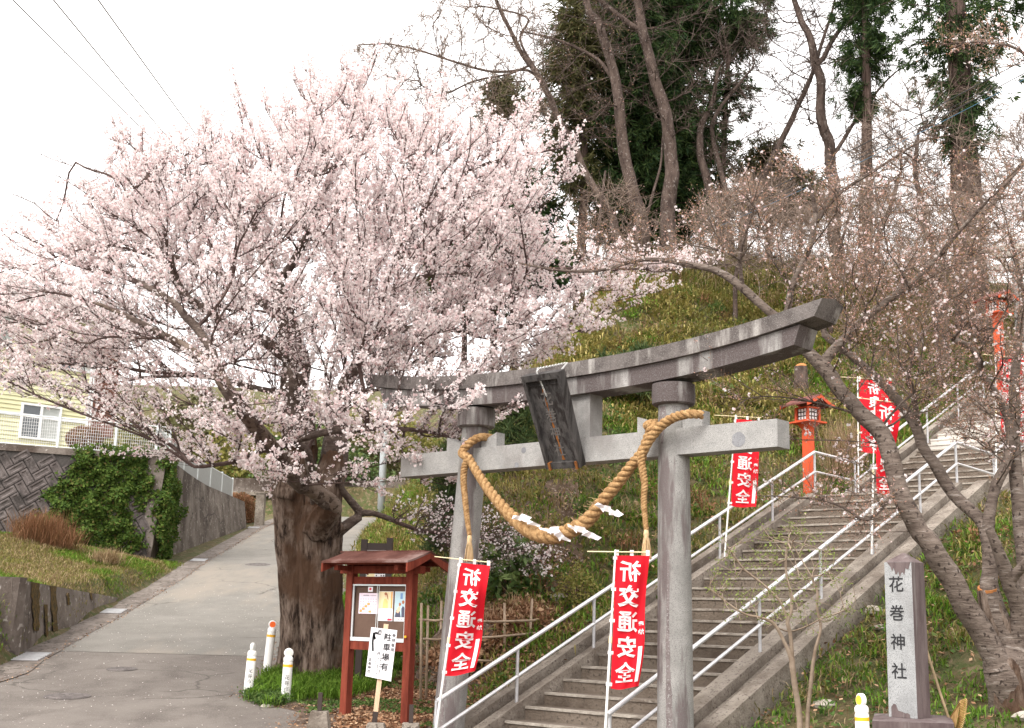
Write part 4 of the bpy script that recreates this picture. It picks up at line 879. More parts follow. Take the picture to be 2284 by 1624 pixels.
    # roof
    zr = zt - .045; rl, rr = -.13, Wd + .27; dp = .42
    mb = MB(); V = []; n_ = 8
    for k in range(n_ + 1):
        u = -1 + 2 * k / n_; z = zr + .02 + (.135 * (1 - abs(u)) ** 1.15)
        for s in (rl, rr):
            for dz in (0, .022): V.append(g(s, z + dz, u * dp))
    mb.add(V, [f for k in range(n_) for f in ((k * 4, k * 4 + 4, k * 4 + 6, k * 4 + 2), (k * 4 + 1, k * 4 + 3, k * 4 + 7, k * 4 + 5), (k * 4, k * 4 + 1, k * 4 + 5, k * 4 + 4), (k * 4 + 2, k * 4 + 6, k * 4 + 7, k * 4 + 3))] + [(0, 2, 3, 1), (n_ * 4, n_ * 4 + 1, n_ * 4 + 3, n_ * 4 + 2)]); rf = mb.obj('roof', m_roofred, t)
    MB().box(g(Wd / 2, zr + .175), d * ((rr - rl) / 2 + .0), n * .02, ZZ * .010).obj('ridge_cap', m_roofred, rf)
    for s in (rl + .012, rr - .012):
        for sg in (-1, 1):
            mb = MB(); V = []
            for k in range(6):
                u = sg * k / 5; z = zr + .005 + (.135 * (1 - abs(u)) ** 1.15); V.append((u, z))
            for (u, z), (u2, z2) in zip(V[:-1], V[1:]):
                lo, lo2 = .055 + .035 * abs(u), .055 + .035 * abs(u2)
                mb.hexa([g(s - .012, z - lo, u * dp), g(s + .012, z - lo, u * dp), g(s + .012, z2 - lo2, u2 * dp), g(s - .012, z2 - lo2, u2 * dp), g(s - .012, z + .012, u * dp), g(s + .012, z + .012, u * dp), g(s + .012, z2 + .012, u2 * dp), g(s - .012, z2 + .012, u2 * dp)])
            mb.obj('barge_board', m_redwood, t)
    for o in (-.30, .0, .30): MB().box(g((rl + rr) / 2, zr + .01 + .085 * (1 - abs(o) / dp), o), d * ((rr - rl) / 2 - .04), n * .022, ZZ * .028).obj('purlin', m_redwood, t)
    MB().box(g(Wd / 2, zr - .045), d * (Wd / 2 + .17), n * .035, ZZ * .045).obj('beam', m_redwood, t)
    for s in (0, Wd): MB().box(g(s, zr - .03, .0), d * .03, n * .30, ZZ * .03).obj('arm', m_redwood, t)
    MB().box(g(Wd - pw * .2, zlo + .12, .066), d * .012, n * .008, ZZ * .012).obj('lock', m_yellow, t)
notice_board()

# information board behind it
c = onY(838, 1300, 18.2); gz = T1(c[0], c[1]); t = thing('information_board', (c[0], c[1], gz), 'dark brown framed information board standing behind the notice board', 'sign')
zt = onY(838, 1204, 18.2)[2]; xl, xr = onY(811, 1250, 18.2)[0], onY(868, 1250, 18.2)[0]
for x in (xl, xr): mb = MB(); mb.bx(x - .045, x + .045, c[1] - .045, c[1] + .045, gz - .1, zt + (.03 if x == xr else 0)); mb.obj('post', m_dkbrown, t)
for z in (zt - .10, zt - .95): mb = MB(); mb.bx(xl + .045, xr - .045, c[1] - .03, c[1] + .03, z - .05, z + .05); mb.obj('rail', m_dkbrown, t)
mb = MB(); mb.bx(xl + .045, xr - .045, c[1] - .012, c[1] + .01, zt - .90, zt - .15); pn = mb.obj('panel', m_paper, t)
mb = MB(); mb.bx(xl + .06, xl + .17, c[1] - .016, c[1] - .013, zt - .60, zt - .42); mb.obj('map_picture', m_cream, pn)
mb = MB()
for r in range(20):
    for q in range(5): x = xl + .19 + q * .035; z = zt - .20 - r * .034; mb.bx(x, x + .016, c[1] - .016, c[1] - .013, z - .02, z) if (r * 3 + q) % 7 else None
mb.obj('printed_text', m_black, pn, kind='stuff')

# ------------------------------------------------------------------ hand-lettered parking sign
def sign():
    Y = 14.2; tl, tr, bl, br = (onY(*p, Y) for p in ((828, 1399), (886, 1406), (815, 1508), (872, 1520)))
    u_, v_ = tr - tl, bl - tl; n = unit(np.cross(u_, v_)); n = n if n[1] < 0 else -n
    W_, H_ = np.linalg.norm(u_), np.linalg.norm(v_); ft = onY(835, 1590, Y); zt = T1(ft[0], ft[1]); 
    t = thing('parking_sign', (ft[0], ft[1], zt), 'white hand-lettered parking sign nailed to a fresh wooden stake', 'sign')
    mb = MB(); e = -n * .006; mb.hexa([bl + e, br + e, br, bl, tl + e, tr + e, tr, tl][0:4] + [tl + e, tr + e, tr, tl]); mb.obj('board', m_paper, t)
    top = onY(861, 1392, Y) - n * .03; base = onY(836, 1600, Y) - n * .03; s = unit(top - base); x = unit(np.cross(s, n))
    mb = MB(); mb.box((top + base) / 2, x * .026, n * .012, s * np.linalg.norm(top - base) / 2); mb.obj('stake', m_wood, t)
    q = base + s * .0; mb = MB(); mb.box(q - s * .08 + n * .0, x * .028, n * .018, s * .14); mb.obj('iron_holder', m_dkbrown, t)
    fn = lambda Q: [tl + u_ * (.5 + a / W_) + v_ * (.5 - b / H_) + n * .003 for a, b in Q]
    mb = MB()
    write(mb, '駐車場有', fn, .17 * W_, .335 * H_, W_ * .30, .018, step=(0, -1.22))
    write(mb, '参拝者用', fn, .40 * W_, .385 * H_, W_ * .145, .012, step=(0, -1.22))
    write(mb, '花巻神社', fn, -.395 * W_, -.16 * H_, W_ * .125, .012, step=(0, -1.12))
    write(mb, '鳥居の東側の道路を', fn, .0 * W_, -.115 * H_, W_ * .062, .006, step=(0, -1.12)); write(mb, '登って社務所前に車', fn, -.085 * W_, -.115 * H_, W_ * .062, .006, step=(0, -1.12)); write(mb, 'をお停めください', fn, -.17 * W_, -.115 * H_, W_ * .062, .006, step=(0, -1.12))
    write(mb, '开', fn, -.10 * W_, -.015 * H_, W_ * .15, .014); write(mb, '神社', fn, -.155 * W_, .435 * H_, W_ * .07, .006)
    def line(pts, w):
        for (a, b), (c, d) in zip(pts[:-1], pts[1:]):
            dx, dy = c - a, d - b; L = math.hypot(dx, dy); px, py = -dy / L * w, dx / L * w; mb.add(fn([(a - px, b - py), (a + px, b + py), (c + px, d + py), (c - px, d - py)]), [(0, 1, 2, 3)])
    line([(-.33 * W_, .02 * H_), (-.38 * W_, .2 * H_), (-.37 * W_, .40 * H_)], .011); line([(-.37 * W_, .39 * H_), (-.345 * W_, .32 * H_), (-.30 * W_, .27 * H_), (-.365 * W_, .32 * H_)], .012)
    for (x0, x1, y0, y1) in ((-.20, -.10, .37, .46), (-.335, -.21, .375, .415)): line([(x0 * W_, y0 * H_), (x1 * W_, y0 * H_), (x1 * W_, y1 * H_), (x0 * W_, y1 * H_), (x0 * W_, y0 * H_)], .003)
    line([(-.32 * W_, .39 * H_), (-.29 * W_, .40 * H_), (-.25 * W_, .385 * H_), (-.22 * W_, .395 * H_)], .006)
    mb.obj('lettering', m_black, t)
sign()
# concrete footings with iron stubs
for (px, py, hh, st, lab) in ((712, 1602, .30, .12, 'tallest tapered concrete footing with an iron stub, beside the asphalt edge'), (838, 1624, .12, 0, 'low concrete footing under the parking sign'), (916, 1622, .14, .12, 'low concrete footing with an iron stub by the left gate column')):
    Y = 13.6; c = onY(px, py, Y); c[2] = T1(c[0], c[1]); zt_ = onY(px, 1586 if hh > .2 else 1612, Y)[2]
    t = thing('concrete_footing', c, lab, 'footing', 'concrete footings in the bare earth'); w0, w1 = .15, .085; mb = MB()
    if hh < .2: zt_ = onY(px, 1613, Y)[2]
    mb.hexa([c + [-w0, -w0, -.05], c + [w0, -w0, -.05], c + [w0, w0, -.05], c + [-w0, w0, -.05]] + [np.array([c[0] + i * w1, c[1] + j * w1, zt_]) for i, j in ((-1, -1), (1, -1), (1, 1), (-1, 1))]); mb.obj('block', m_conc_curb, t)
    if st:
        mb = MB(); mb.bx(c[0] - .022, c[0] + .022, c[1] - .022, c[1] + .022, zt_ - .02, zt_ + .19); mb.obj('iron_stub', m_dkbrown, t)

# ------------------------------------------------------------------ bollards
def bollard(px, py, tx, ty, Y, label, disc, dcol, text='花巻市', logo=False, s=1., foot=None):
    c = onY(px, py, Y); top = onY(tx, ty, Y); 
    if foot is not None: c = foot
    ax = unit(top - c); H = np.linalg.norm(top - c); r = .060 * s; t = thing('bollard', c, label, 'bollard', 'white plastic bollards')
    mb = MB(); body = H - .155 * s; mb.lathe(c, [(r, -.05), (r, body - .02), (r * .93, body - .015), (r * .93, body)], 28, ax); mb.obj('tube', m_bollard, t, smooth=40)
    mb = MB(); mb.lathe(c + ax * body, [(r * 1.0, 0), (r * 1.0, .035 * s), (r * .75, .055 * s), (r * .45, .06 * s)], 28, ax); mb.obj('cap', m_bollard, t, smooth=40)
    mb = MB(); mb.lathe(c + ax * (body - .075 * s), [(r * 1.02, 0), (r * 1.02, .032 * s)], 28, ax); mb.obj('tape_band', m_yellow, t, smooth=40)
    dn = np.array([math.sin(disc), -math.cos(disc), 0]); hc = c + ax * (H - .056 * s)
    mb = MB(); mb.lathe(hc - dn * .022 * s, [(.050 * s, 0), (.058 * s, .006), (.058 * s, .038 * s), (.050 * s, .044 * s)], 24, dn); mb.obj('reflector_ring', m_bollard, t, smooth=40)
    for sg in (-1, 1):
        mb = MB(); mb.lathe(hc + dn * sg * .0225 * s, [(.042 * s, 0), (.042 * s, .003)], 24, dn * sg); mb.obj('reflector', dcol, t)
    mb = MB(); mb.box(hc - ax * .055 * s, np.cross(ax, dn) * .022 * s, dn * .016 * s, ax * .018 * s); mb.obj('neck', m_bollard, t)
    if text:
        vx = unit(np.cross(ax, EYE - c)); 
        def fn(Q):
            out = []
            for a, b in Q: th = a / r; out.append(c + ax * b + (np.cross(vx, ax) * math.cos(th) + vx * math.sin(th)) * (r + .002))
            return out
        mb = MB(); write(mb, text, fn, .0, body - .20 * s, .062 * s, .006, step=(0, -1.1)); mb.obj('lettering', m_black, t)
    if logo:
        mb = MB(); k = c + ax * (body - .15) - np.array([.02, r + .0, 0]); mb.lathe(k, [(.026, 0), (.026, .004)], 14, unit(np.array([-.3, -1, 0]))); mb.obj('red_mark', plain('logo_red', (.6, .03, .02)), t)
        mb = MB(); k = c + ax * (body - .175) - np.array([.01, r + .0, 0]); mb.lathe(k, [(.014, 0), (.014, .004)], 10, unit(np.array([-.2, -1, 0]))); mb.obj('dark_mark', m_black, t)
def gb(px, py): p = groundR(px, py); return p
b1 = gb(552, 1553); bollard(0, 0, 565, 1434, b1[1], 'white bollard leaning at the asphalt corner, leftmost of the three by the tree', 1.45, m_bollard, foot=b1)
b2 = gb(594, 1506); bollard(0, 0, 609, 1384, b2[1], 'white bollard with an orange reflector, farthest up the road by the tree', .25, m_orange, text=None, foot=b2, s=1.05)
b3 = gb(636, 1567); bollard(0, 0, 645, 1446, b3[1], 'white bollard with a pale round reflector, in the grass in front of the tree', .1, m_grey_disc, foot=b3, s=1.02)
c = onY(1924, 1547, 9.6); c0 = np.array([c[0], c[1], c[2] - .78]); bollard(0, 0, 1920, 1547, 9.6, 'white bollard with yellow band at the bottom edge beside the stone pillar', -1.25, plain('yellow_reflector', (.8, .5, .05)), text=None, logo=True, foot=c0, s=.86)

# ------------------------------------------------------------------ name pillar
def pillar():
    Y = 10.8; e = lambda x, y, Yv=Y: onY(x, y, Yv)
    fl, fr = e(1981, 1600), e(2036, 1602); 
    d = unit(np.array([1, -.12, 0])); n = np.array([d[1], -d[0], 0]); 
    w = np.linalg.norm((fr - fl)[:2]) / 1.0 * .5 + .012; w = .124; zb = fl[2]; zt = e(1977, 1253)[2]; zp = e(2015, 1231)[2]
    d = unit(np.array([.73, -.68, 0])); n = np.array([d[1], -d[0], 0])
    # front face seen from 1981 to 2036, right side face to 2066
    cx = e(2038, 1600)[:2]; c = np.array([cx[0], Y + .10, 0])
    g = lambda a, b, z: c + d * a + n * b + ZZ * z
    t = thing('name_pillar', (c[0], c[1], zb), 'tall square granite pillar carved with the shrine name', 'stone pillar')
    mb = MB(); B4 = [(-w, w), (w, w), (w, -w), (-w, -w)]; k = 1.035
    vs = [g(a * k, b * k, zb) for a, b in B4] + [g(a, b, zt) for a, b in B4] + [g(0, 0, zp)]
    mb.mi = 0; mb.add(vs, [(0, 1, 5, 4)]); mb.mi = 1; mb.add(vs, [(1, 2, 6, 5), (2, 3, 7, 6), (3, 0, 4, 7), (4, 5, 8), (5, 6, 8), (6, 7, 8), (7, 4, 8)])
    mb.obj('shaft', [m_pillar, m_pillar_old], t)
    m_st = m_pillar_old; mb = MB(); pr = None   # dark stain running down from the cap
    hgt = zt - zb
    for kx in range(13):
        a = -w * .80 + 1.75 * w * kx / 12; dd = .03 + .045 * math.sin(math.pi * kx / 12) + .02 * math.sin(kx * 2.3); p0 = g(a, w + .0025, zt - .001); p1 = g(a * .75 + .01, w + .0025 + .035 * w * dd / hgt, zt - dd * 1.1 * hgt)
        if pr: mb.add([pr[0], pr[1], p1, p0], [(0, 1, 2, 3)])
        pr = (p0, p1)
    mb.obj('stain', m_st, t)
    mb = MB(); pr = None
    for kx in range(9):
        a = -w * .8 + w * 1.3 * kx / 8; dd = (.09, .12, .115, .06, .055, .05, .04, .045, .03)[kx] * hgt * .7; p0 = g(a * k, w * k + .0025, zb); p1 = g(a * k, w * k + .0025 - .035 * w * dd / hgt, zb + dd)
        if pr: mb.add([pr[0], pr[1], p1, p0], [(3, 2, 1, 0)])
        pr = (p0, p1)
    mb.obj('stain', m_st, t)
    fn = lambda Q: [g(a, w * (1 + .035 * (zt - z) / hgt) + .003, z) for a, z in Q]
    sz = .125; mb = MB(); z1 = zb + hgt * .855
    write(mb, '花巻神社', fn, -.02, z1, sz * 1.12, .013, step=(0, -hgt * .187 / (sz * 1.12))); mb.obj('lettering', m_black, t)
    base = T1(c[0], c[1]); t2 = thing('stone_plinth', (c[0], c[1], base), 'low stained stone plinth under the granite pillar', 'plinth')
    p = [e(1945, 1608, 10.35), e(2140, 1619, 10.35)]; x0, x1 = p[0][0], p[1][0] - .06
    mb = MB(); mb.hexa([(x0, 10.35, base - .3), (x1, 10.30, base - .3), (x1 + .3, 11.25, base - .3), (x0 + .3, 11.3, base - .3), (x0, 10.35, zb - .002), (x1, 10.30, zb - .002), (x1 + .3, 11.25, zb - .002), (x0 + .3, 11.3, zb - .002)]); mb.obj('slab', m_pillar_old, t2)
    # rake
    t = thing('bamboo_rake', onY(2117, 1603, 11.1), 'bamboo rake leaning behind the granite pillar', 'rake')
    mb = MB(); mb.tube([onY(2062, 1435, 11.4), onY(2095, 1540, 11.2), onY(2117, 1605, 11.0)], .012, 8); mb.obj('handle', m_rakewood, t, smooth=1)
    h0 = onY(2117, 1605, 11.0); mb = MB(); mb.add([h0, h0 + [.02, .02, .0], onY(2141, 1572, 10.7), onY(2132, 1624, 10.6)], [(0, 1, 2, 3)])
    mb.tube([h0, onY(2141, 1566, 10.7)], .006, 5); mb.tube([h0, onY(2164, 1590, 10.9)], .005, 5); mb.obj('head', m_rake, t)
    for k in range(18):
        q = k / 17; p = onY(2142 - 13 * q + 3 * math.sin(q * 3), 1564 + 66 * q, 10.7); mb = MB(); mb.tube([p, p + np.array([.030, -.05, .022]), p + np.array([.036, -.062, .008])], [.0055, .0045, .003], 5); mb.obj('tine', m_rake, t)
pillar()

# ------------------------------------------------------------------ scattered leaves, blades, petals
def in_poly(px, py, poly):
    poly = np.asarray(poly, float); x0, y0 = poly[:, 0], poly[:, 1]; x1, y1 = np.roll(x0, -1), np.roll(y0, -1); c = np.zeros(len(px), bool)
    for a, b, d, e in zip(x0, y0, x1, y1):
        m = ((b > py) != (e > py)) & (px < (d - a) * (py - b) / (e - b + 1e-12) + a); c ^= m
    return c
def rays(px, py): return FW[None] + RT[None] * ((px - IW / 2) / F)[:, None] - UP[None] * ((py - IH / 2) / F)[:, None]
def quads(C, size, aspect=1., normal=None, spread=1.):
    """one small quad per centre, turned at random (or scattered about NORMAL)"""
    n = len(C); size = np.broadcast_to(np.asarray(size, float), (n,))
    N = rdirs(n) if normal is None else unit(np.asarray(normal) + RNG.normal(size=(n, 3)) * spread)
    U = unit(np.cross(N, rdirs(n))); V_ = np.cross(N, U); u = U * (size / 2)[:, None]; v = V_ * (size / 2 * aspect)[:, None]
    return np.stack([C - u, C - v, C + u, C + v], 1).reshape(-1, 3)      # diamonds
def blades(B, L, w, lean=.5, bend=.5, up=ZZ, tilt=None):
    """grass blades: kite of two triangles, bending over; B roots"""
    n = len(B); L = np.broadcast_to(np.asarray(L, float), (n,)) * RNG.uniform(.6, 1.3, n); az = RNG.uniform(0, 2 * np.pi, n)
    h = np.stack([np.cos(az), np.sin(az), np.zeros(n)], 1); le = RNG.uniform(0, lean, n)
    d = unit(np.asarray(up) + h * le[:, None] + (0 if tilt is None else tilt)); s = np.stack([-h[:, 1], h[:, 0], np.zeros(n)], 1) * (np.broadcast_to(np.asarray(w, float), (n,)) / 2)[:, None]
    mid = B + d * (L * .55)[:, None]; tip = mid + unit(d + h * bend - ZZ * bend * .5) * (L * .45)[:, None]
    return np.stack([B - s * .5, mid - s, tip, mid + s], 1).reshape(-1, 3)
def clumps(C, k, r): return np.repeat(C, k, 0) + np.concatenate([RNG.normal(size=(len(C) * k, 2)) * r, np.zeros((len(C) * k, 1))], 1)
def on_ground(xy): return np.column_stack([xy, T(xy[:, 0], xy[:, 1])])
def sr(xy):  # stair coordinates
    d = xy - S0[:2]; return d @ RR[:2], d @ LL[:2]
def scatter(n, x0, x1, y0, y1): return np.column_stack([RNG.uniform(x0, x1, n), RNG.uniform(y0, y1, n)])
def vis(xy, m=1.06):
    X = xy[:, 0] / np.maximum(xy[:, 1], .1); return (np.abs(X) < .407 * m)
def vnoise(xy, s, seed): return fnoise(xy[:, 0], xy[:, 1], s, seed)
def free(xy, right=True):
    a, b = sr(xy); return ~((b > -.52) & (b < 2.86) & (a > -1.75) & (a < 20))

# bank left of the stairs and around
xy = scatter(40000, -8, 15, 13.5, 41); xy = xy[vis(xy) & free(xy)]; a, b = sr(xy); bank = (T(xy[:, 0], xy[:, 1], False) - Rz(xy[:, 1])) > .18
xy = xy[bank & ((xy[:, 0] > Xt(xy[:, 1]) - .2))]; a, b = sr(xy); C = on_ground(xy); nz = vnoise(xy, .33, 3.); nz2 = vnoise(xy, .8, 9.); hi = C[:, 2]
gm = (nz > .02) & (hi < 8.5) | (nz2 > .28); dm = ~gm & (nz2 < .12); 
s1 = C[gm][RNG.random(gm.sum()) < .55]; arr_obj('grass', blades(clumps(s1, 7, .10), np.repeat(.10 + .0045 * s1[:, 1], 7), np.repeat(.008 + .0009 * s1[:, 1], 7), .8, .7), 4, m_green, label='fresh green grass tufts over the bank', kind='stuff')
s2 = C[RNG.random(len(C)) < .72]; arr_obj('grass', blades(clumps(s2, 5, .13), np.repeat(.10 + .0050 * s2[:, 1], 5), np.repeat(.008 + .0009 * s2[:, 1], 5), .9, .8), 4, m_olive, label='olive and yellowing grass covering the bank', kind='stuff')
s3 = C[dm][RNG.random(dm.sum()) < .6]; arr_obj('dry_grass', blades(clumps(s3, 7, .12), .19, .012, 1.3, .9), 4, m_dry, label='dry brown grass stalks on the bank', kind='stuff')
s4 = C[RNG.random(len(C)) < .40]; arr_obj('weeds', quads(clumps(s4, 5, .12) + ZZ * .05, RNG.uniform(.05, .11, len(s4) * 5), .5, ZZ, .6), 4, m_green2, label='low broad leaved weeds on the bank', kind='stuff')
s5 = C[RNG.random(len(C)) < .35]; arr_obj('leaf_litter', quads(clumps(s5, 4, .15) + ZZ * .02, .07, .6, ZZ, .4), 4, m_litter, label='dead leaves lying on the bank', kind='stuff')
# bamboo grass near the crest, seen above the stone beam
sa = scatter(26000, -3, 13, 24, 41); sa = sa[vis(sa) & free(sa)]; Cs = on_ground(sa); pxm = Cs[:, 0] / Cs[:, 1]
k = (Cs[:, 2] > 5.2) & (Cs[:, 2] < 12.9) & (pxm > -.02) & (pxm < .27) & (vnoise(sa, .45, 21.) > -.16); Cs = Cs[k]
arr_obj('bamboo_grass', blades(clumps(Cs, 6, .14) + ZZ * .16 * RNG.random((len(Cs) * 6, 1)), .21, .042, 2.4, .9), 4, m_sasa, label='yellow green bamboo grass below the crest of the bank', kind='stuff')
# brush standing along the crest
xy = scatter(5000, 0, 15.5, 33, 41); a, b = sr(xy); xy = xy[(T(xy[:, 0], xy[:, 1], False) > 10.8) & vis(xy) & free(xy)]; C = on_ground(xy)
arr_obj('crest_brush', blades(clumps(C[:450], 10, .3), .55, .014, .8, .5), 4, m_dry, label='thin brown brush along the crest of the bank', kind='stuff')
arr_obj('crest_brush', blades(clumps(C[900:1500], 12, .22), .6, .022, .8, .5), 4, m_olive, label='olive brush along the crest of the bank', kind='stuff')
arr_obj('crest_brush', blades(clumps(C[1500:2300], 14, .35), .8, .012, .9, .4), 4, m_conifer2, label='dark thin brush along the crest of the bank', kind='stuff')
# low brush that breaks up the bank
xy = scatter(2600, -6, 14, 16, 40); xy = xy[vis(xy) & free(xy)]; a, b = sr(xy); xy = xy[((T(xy[:, 0], xy[:, 1], False) - Rz(xy[:, 1])) > .8) & (xy[:, 0] > Xt(xy[:, 1]) + .6) & ((b < -1.2) | (b > 3.4))]; C = on_ground(xy)
for k_, (m_, nm_, lab_, cnt, sz_, lo, hi) in enumerate(((m_olive, 'undergrowth', 'low olive brush dotted over the bank', 130, .085, 0, 13), (m_dry, 'undergrowth', 'pale dry brush dotted over the bank', 110, .07, 0, 13), (m_hedge, 'undergrowth', 'russet twiggy brush dotted over the bank', 80, .06, 0, 13), (m_green2, 'undergrowth', 'dark green low brush dotted over the bank', 110, .085, 0, 13), (m_green, 'undergrowth', 'bright green herb clumps dotted over the bank', 110, .08, 0, 10))):
    Ck = C[RNG.permutation(len(C))[:cnt]]; r_ = RNG.uniform(.18, .55, cnt); n_ = 110; d = rdirs(cnt * n_); d[:, 2] = np.abs(d[:, 2]) * .75; q = RNG.random((cnt * n_, 1)) ** .45
    arr_obj(nm_, np.concatenate([quads(np.repeat(Ck, n_, 0) + d * q * np.repeat(r_, n_)[:, None], RNG.uniform(.6, 1.3, cnt * n_) * sz_, .5), blades(np.repeat(Ck, 30, 0) + RNG.normal(size=(cnt * 30, 3)) * [.12, .12, .03], .42, .014, .9, .6)]), 4, m_, label=lab_, kind='stuff')
# right side ground
xy = scatter(9000, 1.5, 14, 9.5, 32); a, b = sr(xy); xy = xy[(b > 2.9) & vis(xy)]; C = on_ground(xy); nz = vnoise(xy, .6, 33.)
k = nz > -.02; arr_obj('grass', blades(clumps(C[k], 10, .07), .15, .015, .8, .7), 4, m_green, label='bright grass clumps around the cherry trunk and pillar', kind='stuff')
arr_obj('weeds', quads(clumps(C, 6, .1) + ZZ * .04, RNG.uniform(.03, .08, len(C) * 6), .55, ZZ, .6), 4, m_green2, label='small leaved weeds right of the stairs', kind='stuff')
k = RNG.random(len(C)) < .5; arr_obj('leaf_litter', quads(clumps(C[k], 5, .14) + ZZ * .015, .06, .6, ZZ, .35), 4, m_litter, label='fallen leaves right of the stairs', kind='stuff')
k = nz < -.05; arr_obj('dry_grass', blades(clumps(C[k], 5, .1), .15, .009, 1.3, .9), 4, m_dry, label='dry grass right of the stairs', kind='stuff')
# grass at the foot of the big tree and board
gp = np.array([groundR(*p)[:2] for p in ((548, 1560), (600, 1508), (700, 1485), (790, 1470), (850, 1460), (905, 1500), (850, 1540), (760, 1566), (690, 1566), (600, 1582))])
xy = scatter(6000, -4.2, -.8, 14, 21); xy = xy[in_poly(xy[:, 0], xy[:, 1], gp)]; xy = xy[np.min([np.hypot(xy[:, 0] - q[0], (xy[:, 1] - q[1]) * .6) for q in (b1, b2, b3 - np.array([0, .25, 0]))], 0) > .17]; xy = xy[vnoise(xy, 2.2, 6.) > -.22]; C = on_ground(xy)
arr_obj('grass', blades(clumps(C[:2100], 7, .05), .24, .014, .6, .9), 4, m_green, label='lush long grass at the foot of the old cherry tree', kind='stuff')
fp_ = np.array([groundR(*p)[:2] for p in ((545, 1560), (580, 1535), (625, 1545), (640, 1572), (600, 1580))])
xy = scatter(5000, -4.2, -2, 14, 18); xy = xy[in_poly(xy[:, 0], xy[:, 1], fp_)][:350]; arr_obj('weeds', quads(clumps(on_ground(xy), 22, .05) + ZZ * RNG.uniform(.0, .13, (len(xy) * 22, 1)), .045, .5), 4, m_green2, label='grey green feathery weeds beside the leftmost bollard', kind='stuff')
xy = scatter(2500, -4, .9, 12, 19); xy = xy[xy[:, 0] > soil_l(xy[:, 1]) + .08]; C = on_ground(xy); kk2 = vnoise(xy, 1.2, 4.) > .12
arr_obj('weeds', quads(clumps(C[kk2], 14, .07) + ZZ * .04, .05, .5, ZZ, .7), 4, m_green2, label='patches of low weeds on the bare earth', kind='stuff')
arr_obj('leaf_litter', quads(clumps(C, 4, .12) + ZZ * .02, .05, .6, ZZ, .35), 4, m_litter, label='scattered dead leaves on the bare earth', kind='stuff')
xy = scatter(5000, -4.4, -1.0, 20, 34); xy = xy[(xy[:, 0] > xr_r(xy[:, 1]) + .45) & (xy[:, 0] < Xt(xy[:, 1]) + .6)]; C = on_ground(xy)
arr_obj('grass', blades(clumps(C, 12, .08), .26, .02, .7, .8), 4, m_green, label='bright green grass on the verge behind the notice board', kind='stuff')
xy = scatter(4000, -7, 1, 22, 42); xy = xy[(xy[:, 0] > Xt(xy[:, 1]) + .3) & (xy[:, 0] < Xt(xy[:, 1]) + 2.6)]; C = on_ground(xy)
arr_obj('dry_grass', blades(clumps(C, 9, .1), .4, .016, .9, 1.), 4, m_sasa, label='tall yellow grass on the slope beside the light pole', kind='stuff')
# grassy bank on the left
xy = scatter(30000, -15, -7, 18.5, 34.5); xy = xy[(xy[:, 0] < Xl(xy[:, 1]) - .12) & (xy[:, 0] / xy[:, 1] > -.45) & (xy[:, 1] < wall_y(xy[:, 0]) - .05)]; C = on_ground(xy); nz = vnoise(xy, .5, 8.)
arr_obj('grass', blades(clumps(C[(nz > .05)][:2600], 8, .08), .13, .015, .8, .7), 4, m_green, label='green grass on the left roadside bank', kind='stuff')
arr_obj('grass', blades(clumps(C[:9000], 5, .1), .11, .013, 1., .8), 4, m_olive, label='thin yellowing grass on the left roadside bank', kind='stuff')
arr_obj('dry_grass', blades(clumps(C[nz < -.05][:2500], 7, .1), .14, .010, 1.3, .9), 4, m_dry, label='dry straw on the left roadside bank', kind='stuff')
xy = scatter(1500, -8, -2.2, 13.5, 30); xy = xy[(xy[:, 0] > xl_r(xy[:, 1]) + .1) & (xy[:, 0] < xr_r(xy[:, 1]))]; P2_ = np.column_stack([xy, Rz(xy[:, 1]) + .022]); arr_obj('fallen_petals', quads(P2_, .022, .7, ZZ, .15), 4, m_petal, label='scattered pale petals on the road', kind='stuff')
xy = np.concatenate([np.column_stack([xl_r(Y_ := RNG.uniform(14, 55, 1500)) + .42 + RNG.normal(size=1500) * .06, Y_]), np.column_stack([xr_r(Y_ := RNG.uniform(13, 30, 900)) - np.abs(RNG.normal(size=900)) * .12, Y_])]); arr_obj('road_grit', quads(np.column_stack([xy, Rz(xy[:, 1]) + .024]), RNG.uniform(.015, .05, len(xy)), .6, ZZ, .3), 4, m_litter, label='grit and leaf scraps gathered along the road edges', kind='stuff')
def bush(name, c, r, h, n, sz, m, label, kind_twig=True, asp=.6, up=.0):
    t = thing(name, c, label, 'bush'); c = np.array(c); d = rdirs(n); d[:, 2] = np.abs(d[:, 2]); q = RNG.random(n) ** .4 * (1 + .18 * np.sin(d[:, 0] * 7 + d[:, 2] * 9))
    Cc = c + d * q[:, None] * np.array([r, r, h]); arr_obj('foliage', quads(Cc, RNG.uniform(.6, 1.3, n) * sz, asp), 4, m, parent=t, kind='stuff')
    mb = MB()
    for k in range(26): e = Cc[k * (n // 26)]; mb.tube([c - ZZ * .1, c * .5 + e * .5 + ZZ * .05, e], [.012, .007, .003], 4, False)
    mb.obj('stem', m_twig, t, kind='stuff'); return t
def drybush(px, py, r, h, n, label, m=None, Y=None):
    c = ground(px, py) if Y is None else onY(px, py, Y); t = thing('dry_shrub', c, label, 'bush'); B = np.repeat(c[None], n, 0) + RNG.normal(size=(n, 3)) * [r * .35, r * .35, 0]
    arr_obj('stem', blades(B, h, .012, 1.0 * r / h, .25), 4, m or m_hedge, parent=t, kind='stuff')
drybush(85, 1212, .75, .75, 1500, 'reddish dry shrub at the foot of the block wall'); drybush(235, 1262, .45, .4, 900, 'small pale dry shrub on the grassy mound', m_dry); drybush(130, 1225, .6, .55, 900, 'russet dry shrub beside the ivy')
drybush(1885, 1062, .5, 1.1, 500, 'dry pampas tuft behind the landing handrail', m_dry, Y=23.6)
c = groundR(540, 1170); t = thing('hedge', c, 'clipped russet hedge beside the road near its far end', 'hedge'); n = 9000
